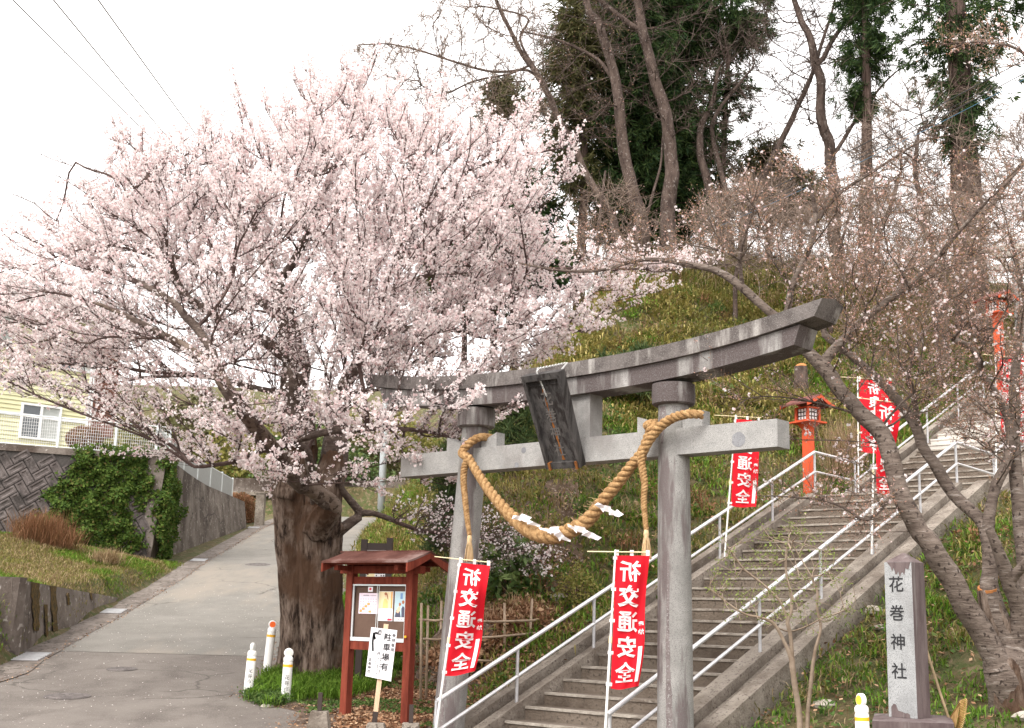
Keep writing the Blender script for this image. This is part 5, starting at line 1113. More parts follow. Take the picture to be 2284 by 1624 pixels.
arr_obj('foliage', quads(c + RNG.uniform([-.75, -.5, .15], [.1, 2.2, 1.25], (n, 3)), .09, .6), 4, m_hedge, parent=t, kind='stuff')
mb = MB(); 
for k in range(12): mb.tube([c + [-.6 + .06 * k, .2, -.1], c + [-.6 + .06 * k, .2, .7]], .02, 5)
mb.obj('stem', m_twig, t, kind='stuff')

# ivy over the block wall
ip = np.array([(2.45, 3.15), (2.6, 2.6), (2.85, 2.0), (3.0, 1.5), (3.15, .9), (3.3, .3), (3.1, -.05), (2.0, -.2), (.9, .0), (.55, .25), (.25, .55), (.55, 1.0), (.85, 1.6), (.45, 1.8), (.2, 1.8), (.15, 1.2), (-.05, .7), (-.3, .4), (-.7, .05), (-1.0, .1), (-1.1, .9), (-1.5, 1.2), (-1.2, 2.0), (-.75, 2.7), (-.3, 3.2), (1.5, 3.25)])
n = 60000; s_, h_ = RNG.uniform(-1.6, 4.2, n), RNG.uniform(-.3, 3.3, n); rg_ = fnoise(s_, h_, 3.2, 70.); k = in_poly(s_ + RNG.normal(size=n) * .05 + rg_ * .30, h_ + RNG.normal(size=n) * .06 + rg_ * .42 + .10 * np.sin(s_ * 14), ip) & (fnoise(s_, h_, 5.5, 90.) > -.42); s_, h_ = s_[k], h_[k]; n = len(s_)
pos = []
fnv = fnoise(s_, h_, 2.4, 40.)
for s0, h0, f0 in zip(s_, h_, fnv):
    if s0 >= 0: p = on_wall(s0, h0) + nrm * (.05 + max(0, f0) * .5 + .16 * max(0, math.sin(s0 * 9 + 3 * f0) * math.sin(h0 * 7 + s0 * 3)))
    else: y = 34 + (-s0) * 1.9; zz = 2.7 + h0 * .96 + max(0, (-s0)) * .22; hh = zz - Rz(y); p = np.array([float(swx(y)) + max(hh, 0) * sw_off(y) + .08 + max(0, f0) * .35, y, max(zz, Rz(y) + .05)])
    pos.append(p)
pos = np.array(pos) + RNG.normal(size=(n, 3)) * .03; cr = np.exp(-(s_ / .22) ** 2)[:, None]; pos = pos + (nrm * .14 + np.array([.10, 0, 0])) * cr; arr_obj('ivy', quads(pos, RNG.uniform(.035, .12, n), .7, nrm * .9 + ZZ * .4, .8), 4, m_ivy, label='dense dark green ivy hanging over the block wall', category='ivy', kind='stuff')
t = thing('ball_shrub', on_wall(1.95, WH) + [0, .9, 0], 'clipped brown round shrub behind the mesh fence in front of the house', 'bush'); c = on_wall(2.75, WH) + np.array([.1, 1.0, .42])
arr_obj('foliage', quads(c + rdirs(4000) * RNG.uniform(.8, 1, (4000, 1)) * [.52, .5, .38], .06, .6), 4, m_hedge, parent=t, kind='stuff'); mb = MB(); mb.tube([c - ZZ * .5, c], .05, 6); mb.obj('trunk', m_twig, t)

# leaf pile inside a bamboo pen
def pen():
    Y = 17.0; pile = onY(1090, 1420, 17.6); gz = T1(pile[0], pile[1])
    posts = [(940, 1500, 1345, 16.6), (955, 1480, 1350, 16.8), (985, 1420, 1340, 18.), (1125, 1470, 1345, 17.0), (1187, 1455, 1335, 17.2), (1195, 1430, 1355, 17.6), (1222, 1430, 1352, 18.), (1005, 1505, 1358, 16.4), (1062, 1430, 1336, 18.2), (1145, 1420, 1345, 18.4), (912, 1440, 1330, 18.3), (925, 1430, 1345, 18.4)]
    t = thing('bamboo_pen', onY(1090, 1500, 16.6), 'rickety pen of dry bamboo stakes around a heap of dead leaves', 'fence')
    for (x, y0, y1, Yp) in posts:
        mb = MB(); b0, b1 = onY(x + RNG.normal() * 4, y0, Yp), onY(x, y1, Yp); b0[2] = min(b0[2], T1(b0[0], b0[1])) - .05; mb.tube([b0, b1], [.019, .017], 7); mb.obj('stake', m_bamboo, t, smooth=1)
    for (xa, ya, xb, yb, Ya, Yb2) in ((935, 1382, 1010, 1380, 16.7, 16.4), (1005, 1383, 1190, 1384, 16.4, 17.1), (945, 1425, 1010, 1422, 16.7, 16.4), (1000, 1424, 1195, 1412, 16.4, 17.1), (1010, 1356, 1230, 1362, 18.3, 18.), (1010, 1470, 1200, 1474, 16.5, 17.1), (1187, 1384, 1230, 1372, 17.2, 18.)):
        mb = MB(); p, q = onY(xa, ya, Ya), onY(xb, yb, Yb2); mb.tube([p, (p + q) / 2 - ZZ * .02, q], .016, 7); mb.obj('rail', m_bamboo, t, smooth=1)
    n = 15000; u, v = RNG.uniform(-1, 1, n), RNG.uniform(-1, 1, n); k = (u * u + v * v) < 1; u, v = u[k], v[k]; rr = u * u + v * v
    c = onY(1105, 1460, 17.85); hh_ = max(.25, float(onY(1100, 1385, 17.85)[2]) - T1(c[0], c[1])); z = hh_ * (1 - rr ** 2.6) + .05 * np.sin(u * 9) * np.cos(v * 8); x, y = c[0] + u * .98, c[1] + v * .72
    P3 = np.column_stack([x, y, T(x, y) * .5 + T1(c[0], c[1]) * .5 + z]); dome = thing('leaf_heap', (c[0], c[1], gz), 'brown heap of dead leaves inside the bamboo pen', 'leaf heap')
    arr_obj('leaves', np.concatenate([quads(P3 + RNG.normal(size=P3.shape) * .025, RNG.uniform(.06, .13, len(P3)), .55), blades(P3[:2600], .18, .012, 2.5, .3)]), 4, m_litter, parent=dome, kind='stuff')
    mb = MB(); nu, nv = 20, 10; V = [np.array([c[0] + math.cos(i * 2 * math.pi / nu) * .90 * j / nv, c[1] + math.sin(i * 2 * math.pi / nu) * .64 * j / nv, T1(c[0], c[1]) - .05 + hh_ * (1 - (j / nv) ** 5.2)]) for j in range(nv + 1) for i in range(nu)]
    mb.add(V, [(j * nu + i, j * nu + (i + 1) % nu, (j + 1) * nu + (i + 1) % nu, (j + 1) * nu + i) for j in range(nv) for i in range(nu)]); mb.obj('heap_core', m_soil, dome)
pen()
xy = scatter(9000, -2.2, 1.2, 14.2, 19.5); a, b = sr(xy); xy = xy[(b < -.6) & (xy[:, 0] > -1.9)]; C = on_ground(xy); arr_obj('leaf_litter', quads(clumps(C[:2600], 5, .08) + ZZ * .02, .075, .55, ZZ, .5), 4, m_litter, label='thick fallen leaves spilling below the bamboo pen', kind='stuff')

# ------------------------------------------------------------------ trees
def resample(pts, rad, step):
    pts = np.array(pts, float); L = np.concatenate([[0], np.cumsum(np.linalg.norm(np.diff(pts, axis=0), axis=1))]); n = max(2, int(L[-1] / step) + 1)
    sp = smooth_pts(pts, n); rr = np.interp(np.linspace(0, 1, n), np.linspace(0, 1, len(rad)), rad); return sp, rr
def grow(skel, att, bf=.35, r0=.005, p=2.3, step=.3, wobble=.03, relax=2, droop=0., skl=0.):
    pos, par, mr, sk = [], [], [], []
    for pts, rad in skel:
        q, rr = resample(pts, rad, step)
        if pos: A_ = np.array(pos); j = int(np.argmin(((A_ - q[0]) ** 2).sum(1))); q = q.copy()
        else: j = -1
        for i in range(len(q)):
            if j >= 0 and i == 0 and np.linalg.norm(q[0] - pos[j]) < step * .5: continue
            pos.append(q[i] + (RNG.normal(size=3) * wobble * min(1, rr[i] * 8) if i else 0)); par.append(j); mr.append(rr[i]); sk.append(True); j = len(pos) - 1
    pos = np.array(pos); ns = len(pos); n = len(att); plen = np.zeros(ns + n)
    for i in range(ns): plen[i] = 0 if par[i] < 0 else plen[par[i]] + skl * np.linalg.norm(pos[i] - pos[par[i]])
    P_ = np.vstack([pos, att]); parent = np.array(par + [-1] * n)
    best = np.full(n, 1e9); bp = np.full(n, -1)
    for i in range(ns):
        d = np.linalg.norm(att - pos[i], axis=1) + bf * plen[i] + droop * np.maximum(0, pos[i][2] - att[:, 2]); k = d < best; best[k] = d[k]; bp[k] = i
    done = np.zeros(n, bool)
    for _ in range(n):
        i = int(np.argmin(np.where(done, 1e9, best))); done[i] = True; j = bp[i]; parent[ns + i] = j; plen[ns + i] = plen[j] + np.linalg.norm(P_[j] - att[i])
        d = np.linalg.norm(att - att[i], axis=1) + bf * plen[ns + i] + droop * np.maximum(0, att[i][2] - att[:, 2]); k = (~done) & (d < best); best[k] = d[k]; bp[k] = ns + i
    N = ns + n; kids = [[] for _ in range(N)]
    for i in range(N):
        if parent[i] >= 0: kids[parent[i]].append(i)
    for _ in range(relax):   # soften the zigzag of grown branches
        Q = P_.copy()
        for i in range(ns, N):
            if kids[i]: Q[i] = P_[i] * .5 + P_[parent[i]] * .25 + P_[kids[i][0]] * .25
        P_ = Q
    order = []; st = [i for i in range(N) if parent[i] < 0]
    while st: i = st.pop(); order.append(i); st += kids[i]
    rad = np.zeros(N)
    for i in reversed(order):
        s = sum(rad[k] ** p for k in kids[i]) ** (1 / p) if kids[i] else r0; rad[i] = max(s, mr[i]) if i < ns else max(s, r0)
    for i in order:   # a child is never thicker than its parent
        if parent[i] >= 0: rad[i] = min(rad[i], rad[parent[i]])
    for i in range(ns): rad[i] = max(mr[i], min(rad[i], mr[i] * 1.12 + .002)) if mr[i] > .02 else min(rad[i], mr[i] * 1.5 + .004)
    return P_, parent, rad, kids, order
def bark_mesh(P_, parent, rad, kids, order, lo, hi, mb=None, noise_amp=.0):
    """tubes along the branches whose radius lies in lo..hi"""
    mb = mb or MB(); starts = [i for i in order if lo <= rad[i] < hi and (parent[i] >= 0 or kids[i]) and not (parent[i] >= 0 and lo <= rad[parent[i]] < hi and kids[parent[i]] and max(kids[parent[i]], key=lambda k: rad[k]) == i)]
    for s in starts:
        ch = [parent[s], s] if parent[s] >= 0 else [s]; c = s
        while kids[c]:
            k = max(kids[c], key=lambda q: rad[q])
            if not lo <= rad[k] < hi: 
                ch.append(k); break
            ch.append(k); c = k
        if len(ch) < 2: continue
        pts = P_[ch]; rr = rad[ch].copy(); rr[0] = min(rr[0], rr[1] * 1.25)
        if len(pts) > 2 or True: q = smooth_pts(pts, max(3, int(len(pts) * (2 if rr[1] > .015 else 1.5)))); rr = np.interp(np.linspace(0, 1, len(q)), np.linspace(0, 1, len(rr)), rr)
        n = 12 if rr[0] > .10 else 7 if rr[0] > .03 else 5 if rr[0] > .012 else 3
        wob = (lambda i, an, q=q: 1 + noise_amp * np.array([mnoise.noise((q[i][0] * 3 + math.cos(a_) * 1.5, q[i][1] * 3 + math.sin(a_) * 1.5, q[i][2] * 2.2)) for a_ in an])) if noise_amp and rr[0] > .05 else None
        mb.tube(q, list(rr), n, False, wob)
    return mb
def twigs(P_, parent, rad, idx, k, L, up=.35, w=.007, out=None, ow=.0):
    """K short tapered shoots from each node in IDX; returns vertex array of triangles, bases and directions"""
    i = np.repeat(idx, k); d0 = unit(P_[i] - P_[np.maximum(parent[i], 0)]); t = RNG.random((len(i), 1)); B = P_[i] * (1 - t * .8) + P_[np.maximum(parent[i], 0)] * t * .8
    d = unit(d0 * .7 + rdirs(len(i)) * (.9 - .35 * (ow > 0)) + ZZ * up + (0 if out is None else unit(B - out) * ow)); l = RNG.uniform(.5, 1.25, (len(i), 1)) * L; tip = B + d * l
    u = unit(np.cross(d, rdirs(len(i)))) * w / 2; v = np.cross(d, u); 
    V = np.stack([B + u, B - u * .5 + v * .87, tip, B - u * .5 + v * .87, B - u * .5 - v * .87, tip, B - u * .5 - v * .87, B + u, tip], 1).reshape(-1, 3)
    return V, B, d, l
def poly_pts(poly, n, zf):
    poly = np.array(poly, float); out = []; x0, y0 = poly.min(0); x1, y1 = poly.max(0)
    px, py = RNG.uniform(x0, x1, n * 6), RNG.uniform(y0, y1, n * 6); k = in_poly(px, py, poly); px, py = px[k][:n], py[k][:n]; Z = zf(px, py); return EYE + rays(px, py) * Z[:, None], px, py
def px_line(L, r): return ([P(x, y, z) for x, y, z in L], r)

# ---- the great cherry in bloom
TB = groundR(694, 1505); ZT = float((TB - EYE) @ FW)
CRN = [(0, 600), (50, 525), (120, 475), (200, 425), (255, 335), (330, 290), (425, 285), (480, 315), (540, 245), (640, 215), (740, 195), (830, 185), (900, 215), (930, 265), (1010, 255), (1130, 255), (1175, 305), (1278, 322), (1250, 390), (1180, 430), (1225, 500), (1215, 540), (1300, 545), (1400, 545), (1495, 565), (1460, 640), (1440, 698), (1340, 650), (1290, 720), (1310, 770), (1255, 800), (1100, 830), (1010, 845), (1040, 900), (1060, 1000), (1000, 1035), (960, 1090), (880, 1060), (800, 1010), (740, 1030), (640, 1050), (560, 1065), (430, 1050), (370, 1060), (350, 930), (240, 935), (160, 905), (60, 885), (-40, 850), (-60, 620)]
def edge_dist(px, py, poly):
    poly = np.array(poly, float); d = np.full(len(px), 1e9)
    for a, b in zip(poly, np.roll(poly, -1, 0)):
        ab = b - a; t = np.clip(((px - a[0]) * ab[0] + (py - a[1]) * ab[1]) / (ab @ ab), 0, 1); d = np.minimum(d, np.hypot(px - a[0] - t * ab[0], py - a[1] - t * ab[1]))
    return d
def zc(px, py):
    e = edge_dist(px, py, CRN); th = 3.4 * np.sqrt(np.clip(e / 260, 0.01, 1)); z = ZT + RNG.uniform(-1, 1, len(px)) * th
    z = np.where((py > 850) & ~((px > 770) & (py < 872)), ZT - 2.9 + RNG.normal(size=len(px)) * .5 + .5 * sstep(-px, -700, -300), z)
    z = np.where((py > 700) & (py <= 850), z - .7, z); z = np.where((px > 770) & (py > 770) & (py <= 872), ZT - .4 + np.abs(z - ZT) * .8, z); z = np.where(px > 1150, ZT - .5 + (z - ZT) * .4, z); return z
def upper(x, y): return T1(x, y)
CR2 = [(x + (22 if x < 300 else 0), y + (44 if y < 560 else 0)) for x, y in CRN]; cen_, px, py = poly_pts(CR2, 900, zc)
keep_ = []
for i_ in range(len(cen_)):
    if not keep_ or np.min(np.linalg.norm(cen_[keep_] - cen_[i_], axis=1)) > .52: keep_.append(i_)
cen_, px, py = cen_[keep_], px[keep_], py[keep_]; print('sprays', len(cen_))
ctr_ = np.array([TB[0], TB[1], 4.0]); o_ = cen_ - ctr_; o_[:, 2] = np.abs(o_[:, 2]) * .5 + .6; o_ = unit(o_); s1_ = unit(np.cross(o_, ZZ)); s2_ = np.cross(s1_, o_); m_ = 12
g_ = RNG.normal(size=(len(cen_), m_, 3)); att = (cen_[:, None] + o_[:, None] * (g_[:, :, :1] * .34 + .06) + s1_[:, None] * g_[:, :, 1:2] * .27 + s2_[:, None] * g_[:, :, 2:] * .11).reshape(-1, 3); px, py = np.repeat(px, m_), np.repeat(py, m_)
# gaps through which sky, house and far hill show
def gaps(px, py):
    g = np.zeros(len(px), bool)
    for (x, y, rx, ry, pr) in ((590, 990, 55, 50, .7), (330, 650, 120, 45, .5), (600, 640, 110, 55, .55), (300, 830, 130, 50, .45), (560, 880, 60, 60, .6), (760, 830, 60, 50, .6), (730, 730, 70, 40, .55), (1150, 680, 80, 40, .35), (960, 560, 60, 40, .3), (690, 940, 60, 40, .4), (520, 760, 60, 40, .5), (860, 640, 40, 60, .3)):
        g |= (((px - x) / rx) ** 2 + ((py - y) / ry) ** 2 < 1) & (RNG.random(len(px)) < pr)
    return g
k = ~gaps(px, py); att = att[k]
z0 = ZT
SK = [px_line([(694, 1520, z0), (690, 1400, z0), (688, 1250, z0), (690, 1120, z0), (672, 1000, z0), (662, 900, z0), (655, 820, z0 + .1), (640, 720, z0 + .3), (615, 640, z0 + .5), (590, 560, z0 + .8), (560, 470, z0 + 1), (530, 380, z0 + 1)], [.52, .50, .47, .42, .27, .22, .19, .15, .11, .08, .05, .03]),
      px_line([(700, 1120, z0), (745, 1050, z0 + .1), (750, 960, z0 + .2), (770, 880, z0 + .2), (800, 800, z0 + .3), (845, 745, z0 + .4), (885, 660, z0 + .5), (895, 560, z0 + .7), (915, 450, z0 + .8), (930, 350, z0 + .8), (880, 250, z0 + .8)], [.24, .22, .16, .12, .10, .085, .075, .065, .05, .035, .02]),
      px_line([(715, 1180, z0 - .3), (744, 1132, z0 - .62), (700, 1095, z0 - .95), (655, 1062, z0 - 1.5), (610, 1000, z0 - 2.2), (560, 940, z0 - 2.8), (510, 872, z0 - 3.1), (482, 830, z0 - 3.2), (430, 785, z0 - 3.1), (350, 740, z0 - 3), (270, 700, z0 - 2.9), (190, 668, z0 - 2.8), (100, 650, z0 - 2.7)], [.115, .12, .11, .105, .095, .088, .08, .07, .058, .040, .028, .018, .009]),
      px_line([(482, 830, z0 - 3.2), (460, 760, z0 - 2.9), (400, 690, z0 - 2.6), (330, 640, z0 - 2.2), (230, 600, z0 - 1), (120, 560, z0 - 1)], [.06, .055, .05, .04, .03, .015]),
      px_line([(655, 830, z0 + .1), (600, 770, z0 - .2), (530, 740, z0 - .5), (470, 700, z0 - .7), (400, 640, z0 - .8), (370, 540, z0 - .8), (340, 440, z0 - .8), (320, 350, z0 - .6)], [.10, .09, .075, .06, .05, .04, .03, .02]),
      px_line([(640, 720, z0 + .3), (540, 640, z0 + 1), (450, 590, z0 + 1.5), (340, 560, z0 + 1.8), (200, 520, z0 + 2)], [.08, .07, .055, .04, .02]),
      px_line([(885, 660, z0 + .5), (980, 600, z0 + .3), (1080, 590, z0 + .1), (1200, 600, z0 - .1), (1330, 600, z0 - .3), (1440, 600, z0 - .4)], [.06, .05, .045, .035, .025, .015]),
      px_line([(895, 560, z0 + .7), (960, 450, z0 + .6), (1050, 380, z0 + .4), (1160, 350, z0 + .2), (1250, 330, z0)], [.05, .04, .03, .02, .012]),
      px_line([(845, 745, z0 + .4), (960, 730, z0 - .1), (1080, 740, z0 - .4), (1200, 720, z0 - .6), (1290, 740, z0 - .7)], [.055, .045, .035, .025, .015]),
      px_line([(700, 1130, z0 - .2), (690, 1020, z0 - .9), (660, 985, z0 - 1.5), (760, 960, z0 - 2.3), (860, 955, z0 - 2.8), (960, 965, z0 - 3), (1040, 985, z0 - 3.1)], [.07, .06, .05, .04, .03, .02, .01]),
      px_line([(660, 985, z0 - 1.5), (600, 1000, z0 - 2.2), (520, 1030, z0 - 2.6), (430, 1040, z0 - 2.7)], [.04, .03, .02, .01]),
      px_line([(735, 1215, z0 - .1), (764, 1173, z0 - .1), (806, 1142, z0), (868, 1159, z0), (940, 1184, z0 + .1), (1020, 1190, z0 + .1), (1110, 1210, z0 + .1), (1200, 1250, z0 + .1)], [.085, .08, .065, .03, .025, .02, .015, .008]),
      px_line([(795, 1150, z0), (775, 1110, z0 - .1), (757, 1085, z0 - .1), (752, 1060, z0 - .2)], [.06, .055, .05, .045]),
      px_line([(300, 420, z0 - .7), (230, 385, z0 - .4), (160, 370, z0 - .2), (90, 345, z0)], [.02, .014, .009, .004]), px_line([(130, 490, z0), (80, 455, z0), (20, 430, z0)], [.014, .009, .004]),
      px_line([(615, 640, z0 + .5), (680, 540, z0 + .2), (720, 430, z0), (760, 330, z0), (790, 240, z0)], [.07, .055, .045, .03, .015])]
low, lx, ly = poly_pts([(860, 1130), (960, 1120), (1040, 1135), (1110, 1170), (1225, 1235), (1180, 1300), (1100, 1300), (1000, 1230), (900, 1190)], 190, lambda a, b: ZT + RNG.uniform(-.6, .7, len(a)))
P_, par, rad, kids, order = grow(SK, np.vstack([att, low]), bf=.42, r0=.0055, p=2.35, droop=1.6, skl=.5)
tree = thing('cherry_tree', TB, 'huge old cherry tree covered in pale pink blossom beside the road', 'tree')
mb = bark_mesh(P_, par, rad, kids, order, .035, .26, noise_amp=.3); mb.obj('limbs', m_bark, tree, smooth=1)
mb = bark_mesh(P_, par, rad, kids, order, .0, .035); mb.obj('branches', m_twig, tree, kind='stuff')
# gnarled trunk: two fused stems
def trunk(mb, L, R, seed, n=64, amp=.16):
    c, rr = resample([P(x, y, z) for x, y, z in L], R, .055)
    def wob(i, an):
        o = []
        for a_ in an:
            x, y, z = math.cos(a_), math.sin(a_), c[i][2]; q = rr[i]
            v = mnoise.noise((x * 1.6 + seed, y * 1.6, z * .9)) * amp * 1.3 + mnoise.noise((x * 4.5, y * 4.5 + seed, z * 1.3)) * amp * .55
            rg = mnoise.noise((x * 11, y * 11, z * 1.7 + seed)); v += (abs(rg) ** .7 - .3) * .13; hb = max(0., c[i][2] - c[0][2]); v += .45 * math.exp(-hb / .22) * max(0, mnoise.noise((x * 2.6 + seed, y * 2.6, 3.)) + .15)
            v += mnoise.noise((x * 26, y * 26, z * 6)) * .028; o.append(1 + v)
        return np.array(o)
    mb.tube(c, list(rr), n, True, wob); return mb
mb = MB(); trunk(mb, [(660, 1525, z0), (664, 1480, z0), (667, 1400, z0), (664, 1300, z0), (662, 1200, z0), (660, 1130, z0), (652, 1085, z0), (668, 1030, z0), (674, 980, z0), (664, 900, z0 + .05)], [.36, .31, .29, .28, .275, .31, .31, .25, .20, .15], 1.)
trunk(mb, [(722, 1522, z0 - .12), (718, 1470, z0 - .1), (716, 1380, z0 - .1), (713, 1280, z0 - .1), (710, 1200, z0 - .1), (718, 1120, z0 - .1), (735, 1060, z0), (744, 1010, z0 + .1)], [.40, .36, .33, .31, .30, .27, .22, .15], 7.)
trunk(mb, [(630, 1110, z0 - .05), (640, 1095, z0 - .1), (668, 1100, z0 - .2)], [.10, .20, .16], 3., 30)
trunk(mb, [(740, 1128, z0 - .66), (722, 1150, z0 - .55), (706, 1190, z0 - .35)], [.125, .15, .16], 9., 30); mb.obj('trunk', m_bark_old, tree, smooth=1)
mb = MB(); mb.tube(smooth_pts([P(*q) for q in ((762, 1170, z0 - .15), (742, 1190, z0 - .2), (722, 1215, z0 - .2))], 10), .09, 12); mb.obj('burl', m_bark_old, tree, smooth=1)
mb = MB(); q_, r_ = resample(SK[2][0], SK[2][1], .10); mb.tube(q_, list(r_ * 1.06), 14, True, lambda i, an: 1 + .10 * np.array([mnoise.noise((q_[i][0] * 5, math.cos(a_) * 1.5 + q_[i][2] * 5, math.sin(a_) * 1.5)) for a_ in an])); mb.obj('smooth_limb', m_limb, tree, smooth=1)
idx = np.array([i for i in range(len(P_)) if rad[i] < .024 and par[i] >= 0])
V, B, d, l = twigs(P_, par, rad, idx, 5, .40, .45, .008, np.array([*TB[:2], 3.6]), .9); arr_obj('twigs', V, 3, m_twig, parent=tree, kind='stuff')
lowmask = (lambda p: ((p - EYE) @ UP) / ((p - EYE) @ FW) < -.112)(B)  # only few flowers on the low right branch
nb_ = len(B); cl = 5; tt = RNG.random((nb_, cl)) ** .75; cen = B[:, None] + d[:, None] * (l * tt)[:, :, None] + RNG.normal(size=(nb_, cl, 3)) * .014
rep = cl * 3; Cc = np.repeat(cen.reshape(-1, 3), 3, 0) + RNG.normal(size=(nb_ * rep, 3)) * .017
q_ = (Cc - EYE); zq = q_ @ FW; qx = IW / 2 + F * (q_ @ RT) / zq; qy = IH / 2 - F * (q_ @ UP) / zq
sparse = np.exp(-((qx - 400) / 230) ** 2 - ((qy - 700) / 75) ** 2) * .72 + np.exp(-((qx - 640) / 90) ** 2 - ((qy - 780) / 120) ** 2) * .6 + np.exp(-((qx - 520) / 110) ** 2 - ((qy - 880) / 70) ** 2) * .55
jx, jy = qx + RNG.normal(size=len(qx)) * 14, qy + RNG.normal(size=len(qx)) * 9; sparse = np.where((jx > 812) & (jx < 1020) & (jy > 836) & (jy < 880) & (zq < 16.9), .94, sparse); sparse = np.where((qx < 235) & (qy < 400) | (qx < 95) & (qy < 470), .97, sparse); sparse += .7 * np.exp(-((qx - 300) / 85) ** 2 - ((qy - 965) / 50) ** 2); sparse += .5 * np.exp(-((qx - 130) / 170) ** 2 - ((qy - 870) / 75) ** 2)
thin = RNG.random(len(Cc)) > sparse
keep = thin & (RNG.random(len(Cc)) < np.where(np.repeat(lowmask, rep), .18, 1.)); dens = np.repeat(RNG.random(len(B)) < (.66 + .14 * (P_[0] * 0 + 1)[0] * np.clip((B[:, 2] - 4.2) / 1.5, -1, 1)) + .42 * np.array([mnoise.noise(tuple(b * 1.3)) for b in B]), rep); Cc = Cc[keep & dens]
arr_obj('blossom', np.concatenate([quads(Cc, RNG.uniform(.026, .050, len(Cc)), .85), quads((C9 := Cc[RNG.random(len(Cc)) < .62]) + RNG.normal(size=C9.shape) * .016, RNG.uniform(.028, .046, len(C9)), .85)]), 4, m_petal, parent=tree, kind='stuff')
print('cherry', len(P_), len(Cc))

# ---- the budding cherry on the right
def pl_(L, r): return ([P(*q) for q in L], r)
zr = 12.0; RB = P(2262, 1600, zr); RB[2] = T1(RB[0], RB[1])
SK = [([RB - ZZ * .15, *[P(*q) for q in ((2258, 1560, zr), (2236, 1500, zr), (2222, 1476, zr), (2170, 1372, zr), (2117, 1285, zr), (2075, 1216, zr), (2048, 1172, 12.05), (2013, 1111, 12.1), (1992, 1050, 12.2), (1978, 985, 12.3), (1925, 925, 12.45), (1880, 877, 12.6), (1846, 832, 12.7), (1812, 795, 12.85), (1760, 735, 13.), (1715, 695, 13.1), (1664, 648, 13.2), (1606, 606, 13.4), (1545, 592, 13.6), (1442, 578, 13.9), (1304, 609, 14.2), (1150, 585, 14.5))]],
       [.24, .23, .19, .15, .135, .12, .115, .11, .105, .10, .10, .095, .085, .08, .068, .06, .055, .05, .045, .04, .03, .02, .01]),
      pl_([(2222, 1500, zr), (2262, 1470, 12.1), (2240, 1420, 12.2), (2216, 1360, 12.2), (2204, 1310, 12.25)], [.18, .18, .16, .14, .115]),
      pl_([(2204, 1312, 12.25), (2208, 1268, 12.3), (2205, 1198, 12.35), (2210, 1130, 12.4), (2228, 1069, 12.5), (2250, 1015, 12.6), (2256, 960, 12.7), (2240, 912, 12.8), (2216, 872, 12.8), (2192, 840, 12.8), (2182, 800, 12.8), (2165, 775, 12.8), (2125, 757, 12.8)], [.085, .08, .078, .075, .07, .07, .065, .06, .055, .05, .045, .04, .035]),
      pl_([(2207, 1190, 12.35), (2187, 1162, 12.5), (2150, 1125, 12.7), (2117, 1092, 12.9), (2092, 1045, 13.0), (2060, 1000, 13.1), (2040, 950, 13.2), (2010, 900, 13.3), (1960, 850, 13.4), (1904, 798, 13.5), (1840, 748, 13.6)], [.08, .08, .08, .078, .075, .07, .07, .065, .06, .055, .05]),
      pl_([(2262, 1470, 12.1), (2276, 1380, 12.1), (2250, 1300, 12.), (2222, 1216, 11.9), (2205, 1180, 11.9)], [.13, .10, .085, .07, .05]),
      pl_([(2262, 1480, 12.1), (2290, 1380, 12.2), (2282, 1240, 12.4), (2268, 1080, 12.6), (2262, 940, 12.8), (2266, 800, 12.9), (2280, 660, 13.), (2250, 520, 13.1)], [.15, .11, .095, .085, .075, .06, .04, .02]),
      pl_([(1820, 806, 12.8), (1863, 781, 12.8), (1890, 748, 12.8), (1921, 719, 12.75), (1955, 690, 12.7), (1990, 664, 12.7), (2035, 633, 12.6), (2076, 592, 12.5), (2120, 540, 12.4), (2190, 460, 12.3), (2270, 385, 12.2)], [.075, .065, .06, .057, .053, .05, .046, .04, .03, .02, .01]),
      pl_([(1760, 735, 13.), (1760, 681, 13.), (1770, 626, 13.), (1801, 568, 13.), (1816, 512, 13.), (1816, 435, 13.), (1790, 400, 13.), (1765, 379, 13.), (1720, 340, 13)], [.055, .05, .046, .042, .036, .028, .022, .018, .01]),
      pl_([(1818, 500, 13.), (1857, 445, 12.9), (1903, 409, 12.8), (1985, 358, 12.7), (2060, 310, 12.6)], [.03, .028, .024, .018, .008]),
      pl_([(1647, 635, 13.25), (1652, 563, 13.2), (1668, 510, 13.1), (1690, 440, 13)], [.03, .026, .018, .01]),
      pl_([(2040, 950, 13.2), (2040, 880, 13.1), (2025, 850, 13.), (2050, 760, 12.9), (2110, 690, 12.8)], [.045, .04, .035, .02, .01]),
      pl_([(2250, 1300, 12.), (2380, 1100, 11.5), (2420, 600, 11.2), (2380, 250, 11.2), (2284, 120, 11.3), (2190, 95, 11.4), (2100, 100, 11.5)], [.07, .06, .05, .03, .018, .012, .006]),
      pl_([(2000, 1080, 12.15), (1940, 1160, 11.8), (1860, 1120, 11.9), (1760, 1108, 12.1), (1690, 1105, 12.2)], [.02, .017, .013, .009, .005])]
def zr_(px, py): return 12.9 + RNG.uniform(-1.1, 1.3, len(px)) + .5 * sstep(-px, -1900, -1400)
a1, _, _ = poly_pts([(1240, 560), (1330, 470), (1480, 480), (1560, 440), (1700, 350), (1790, 330), (1900, 390), (2000, 330), (2150, 330), (2284, 350), (2330, 500), (2330, 1060), (2240, 1080), (2100, 960), (1960, 900), (1860, 840), (1900, 700), (1800, 690), (1700, 640), (1600, 570), (1480, 600), (1320, 640)], 900, zr_)
a2, _, _ = poly_pts([(1780, 640), (1880, 560), (2100, 540), (2300, 520), (2310, 1000), (2180, 1010), (2050, 900), (1900, 800)], 620, zr_)
a3, _, _ = poly_pts([(2090, 60), (2300, 50), (2300, 160), (2140, 150), (2100, 110)], 26, lambda a, b: 11.3 + RNG.uniform(-.4, .4, len(a)))
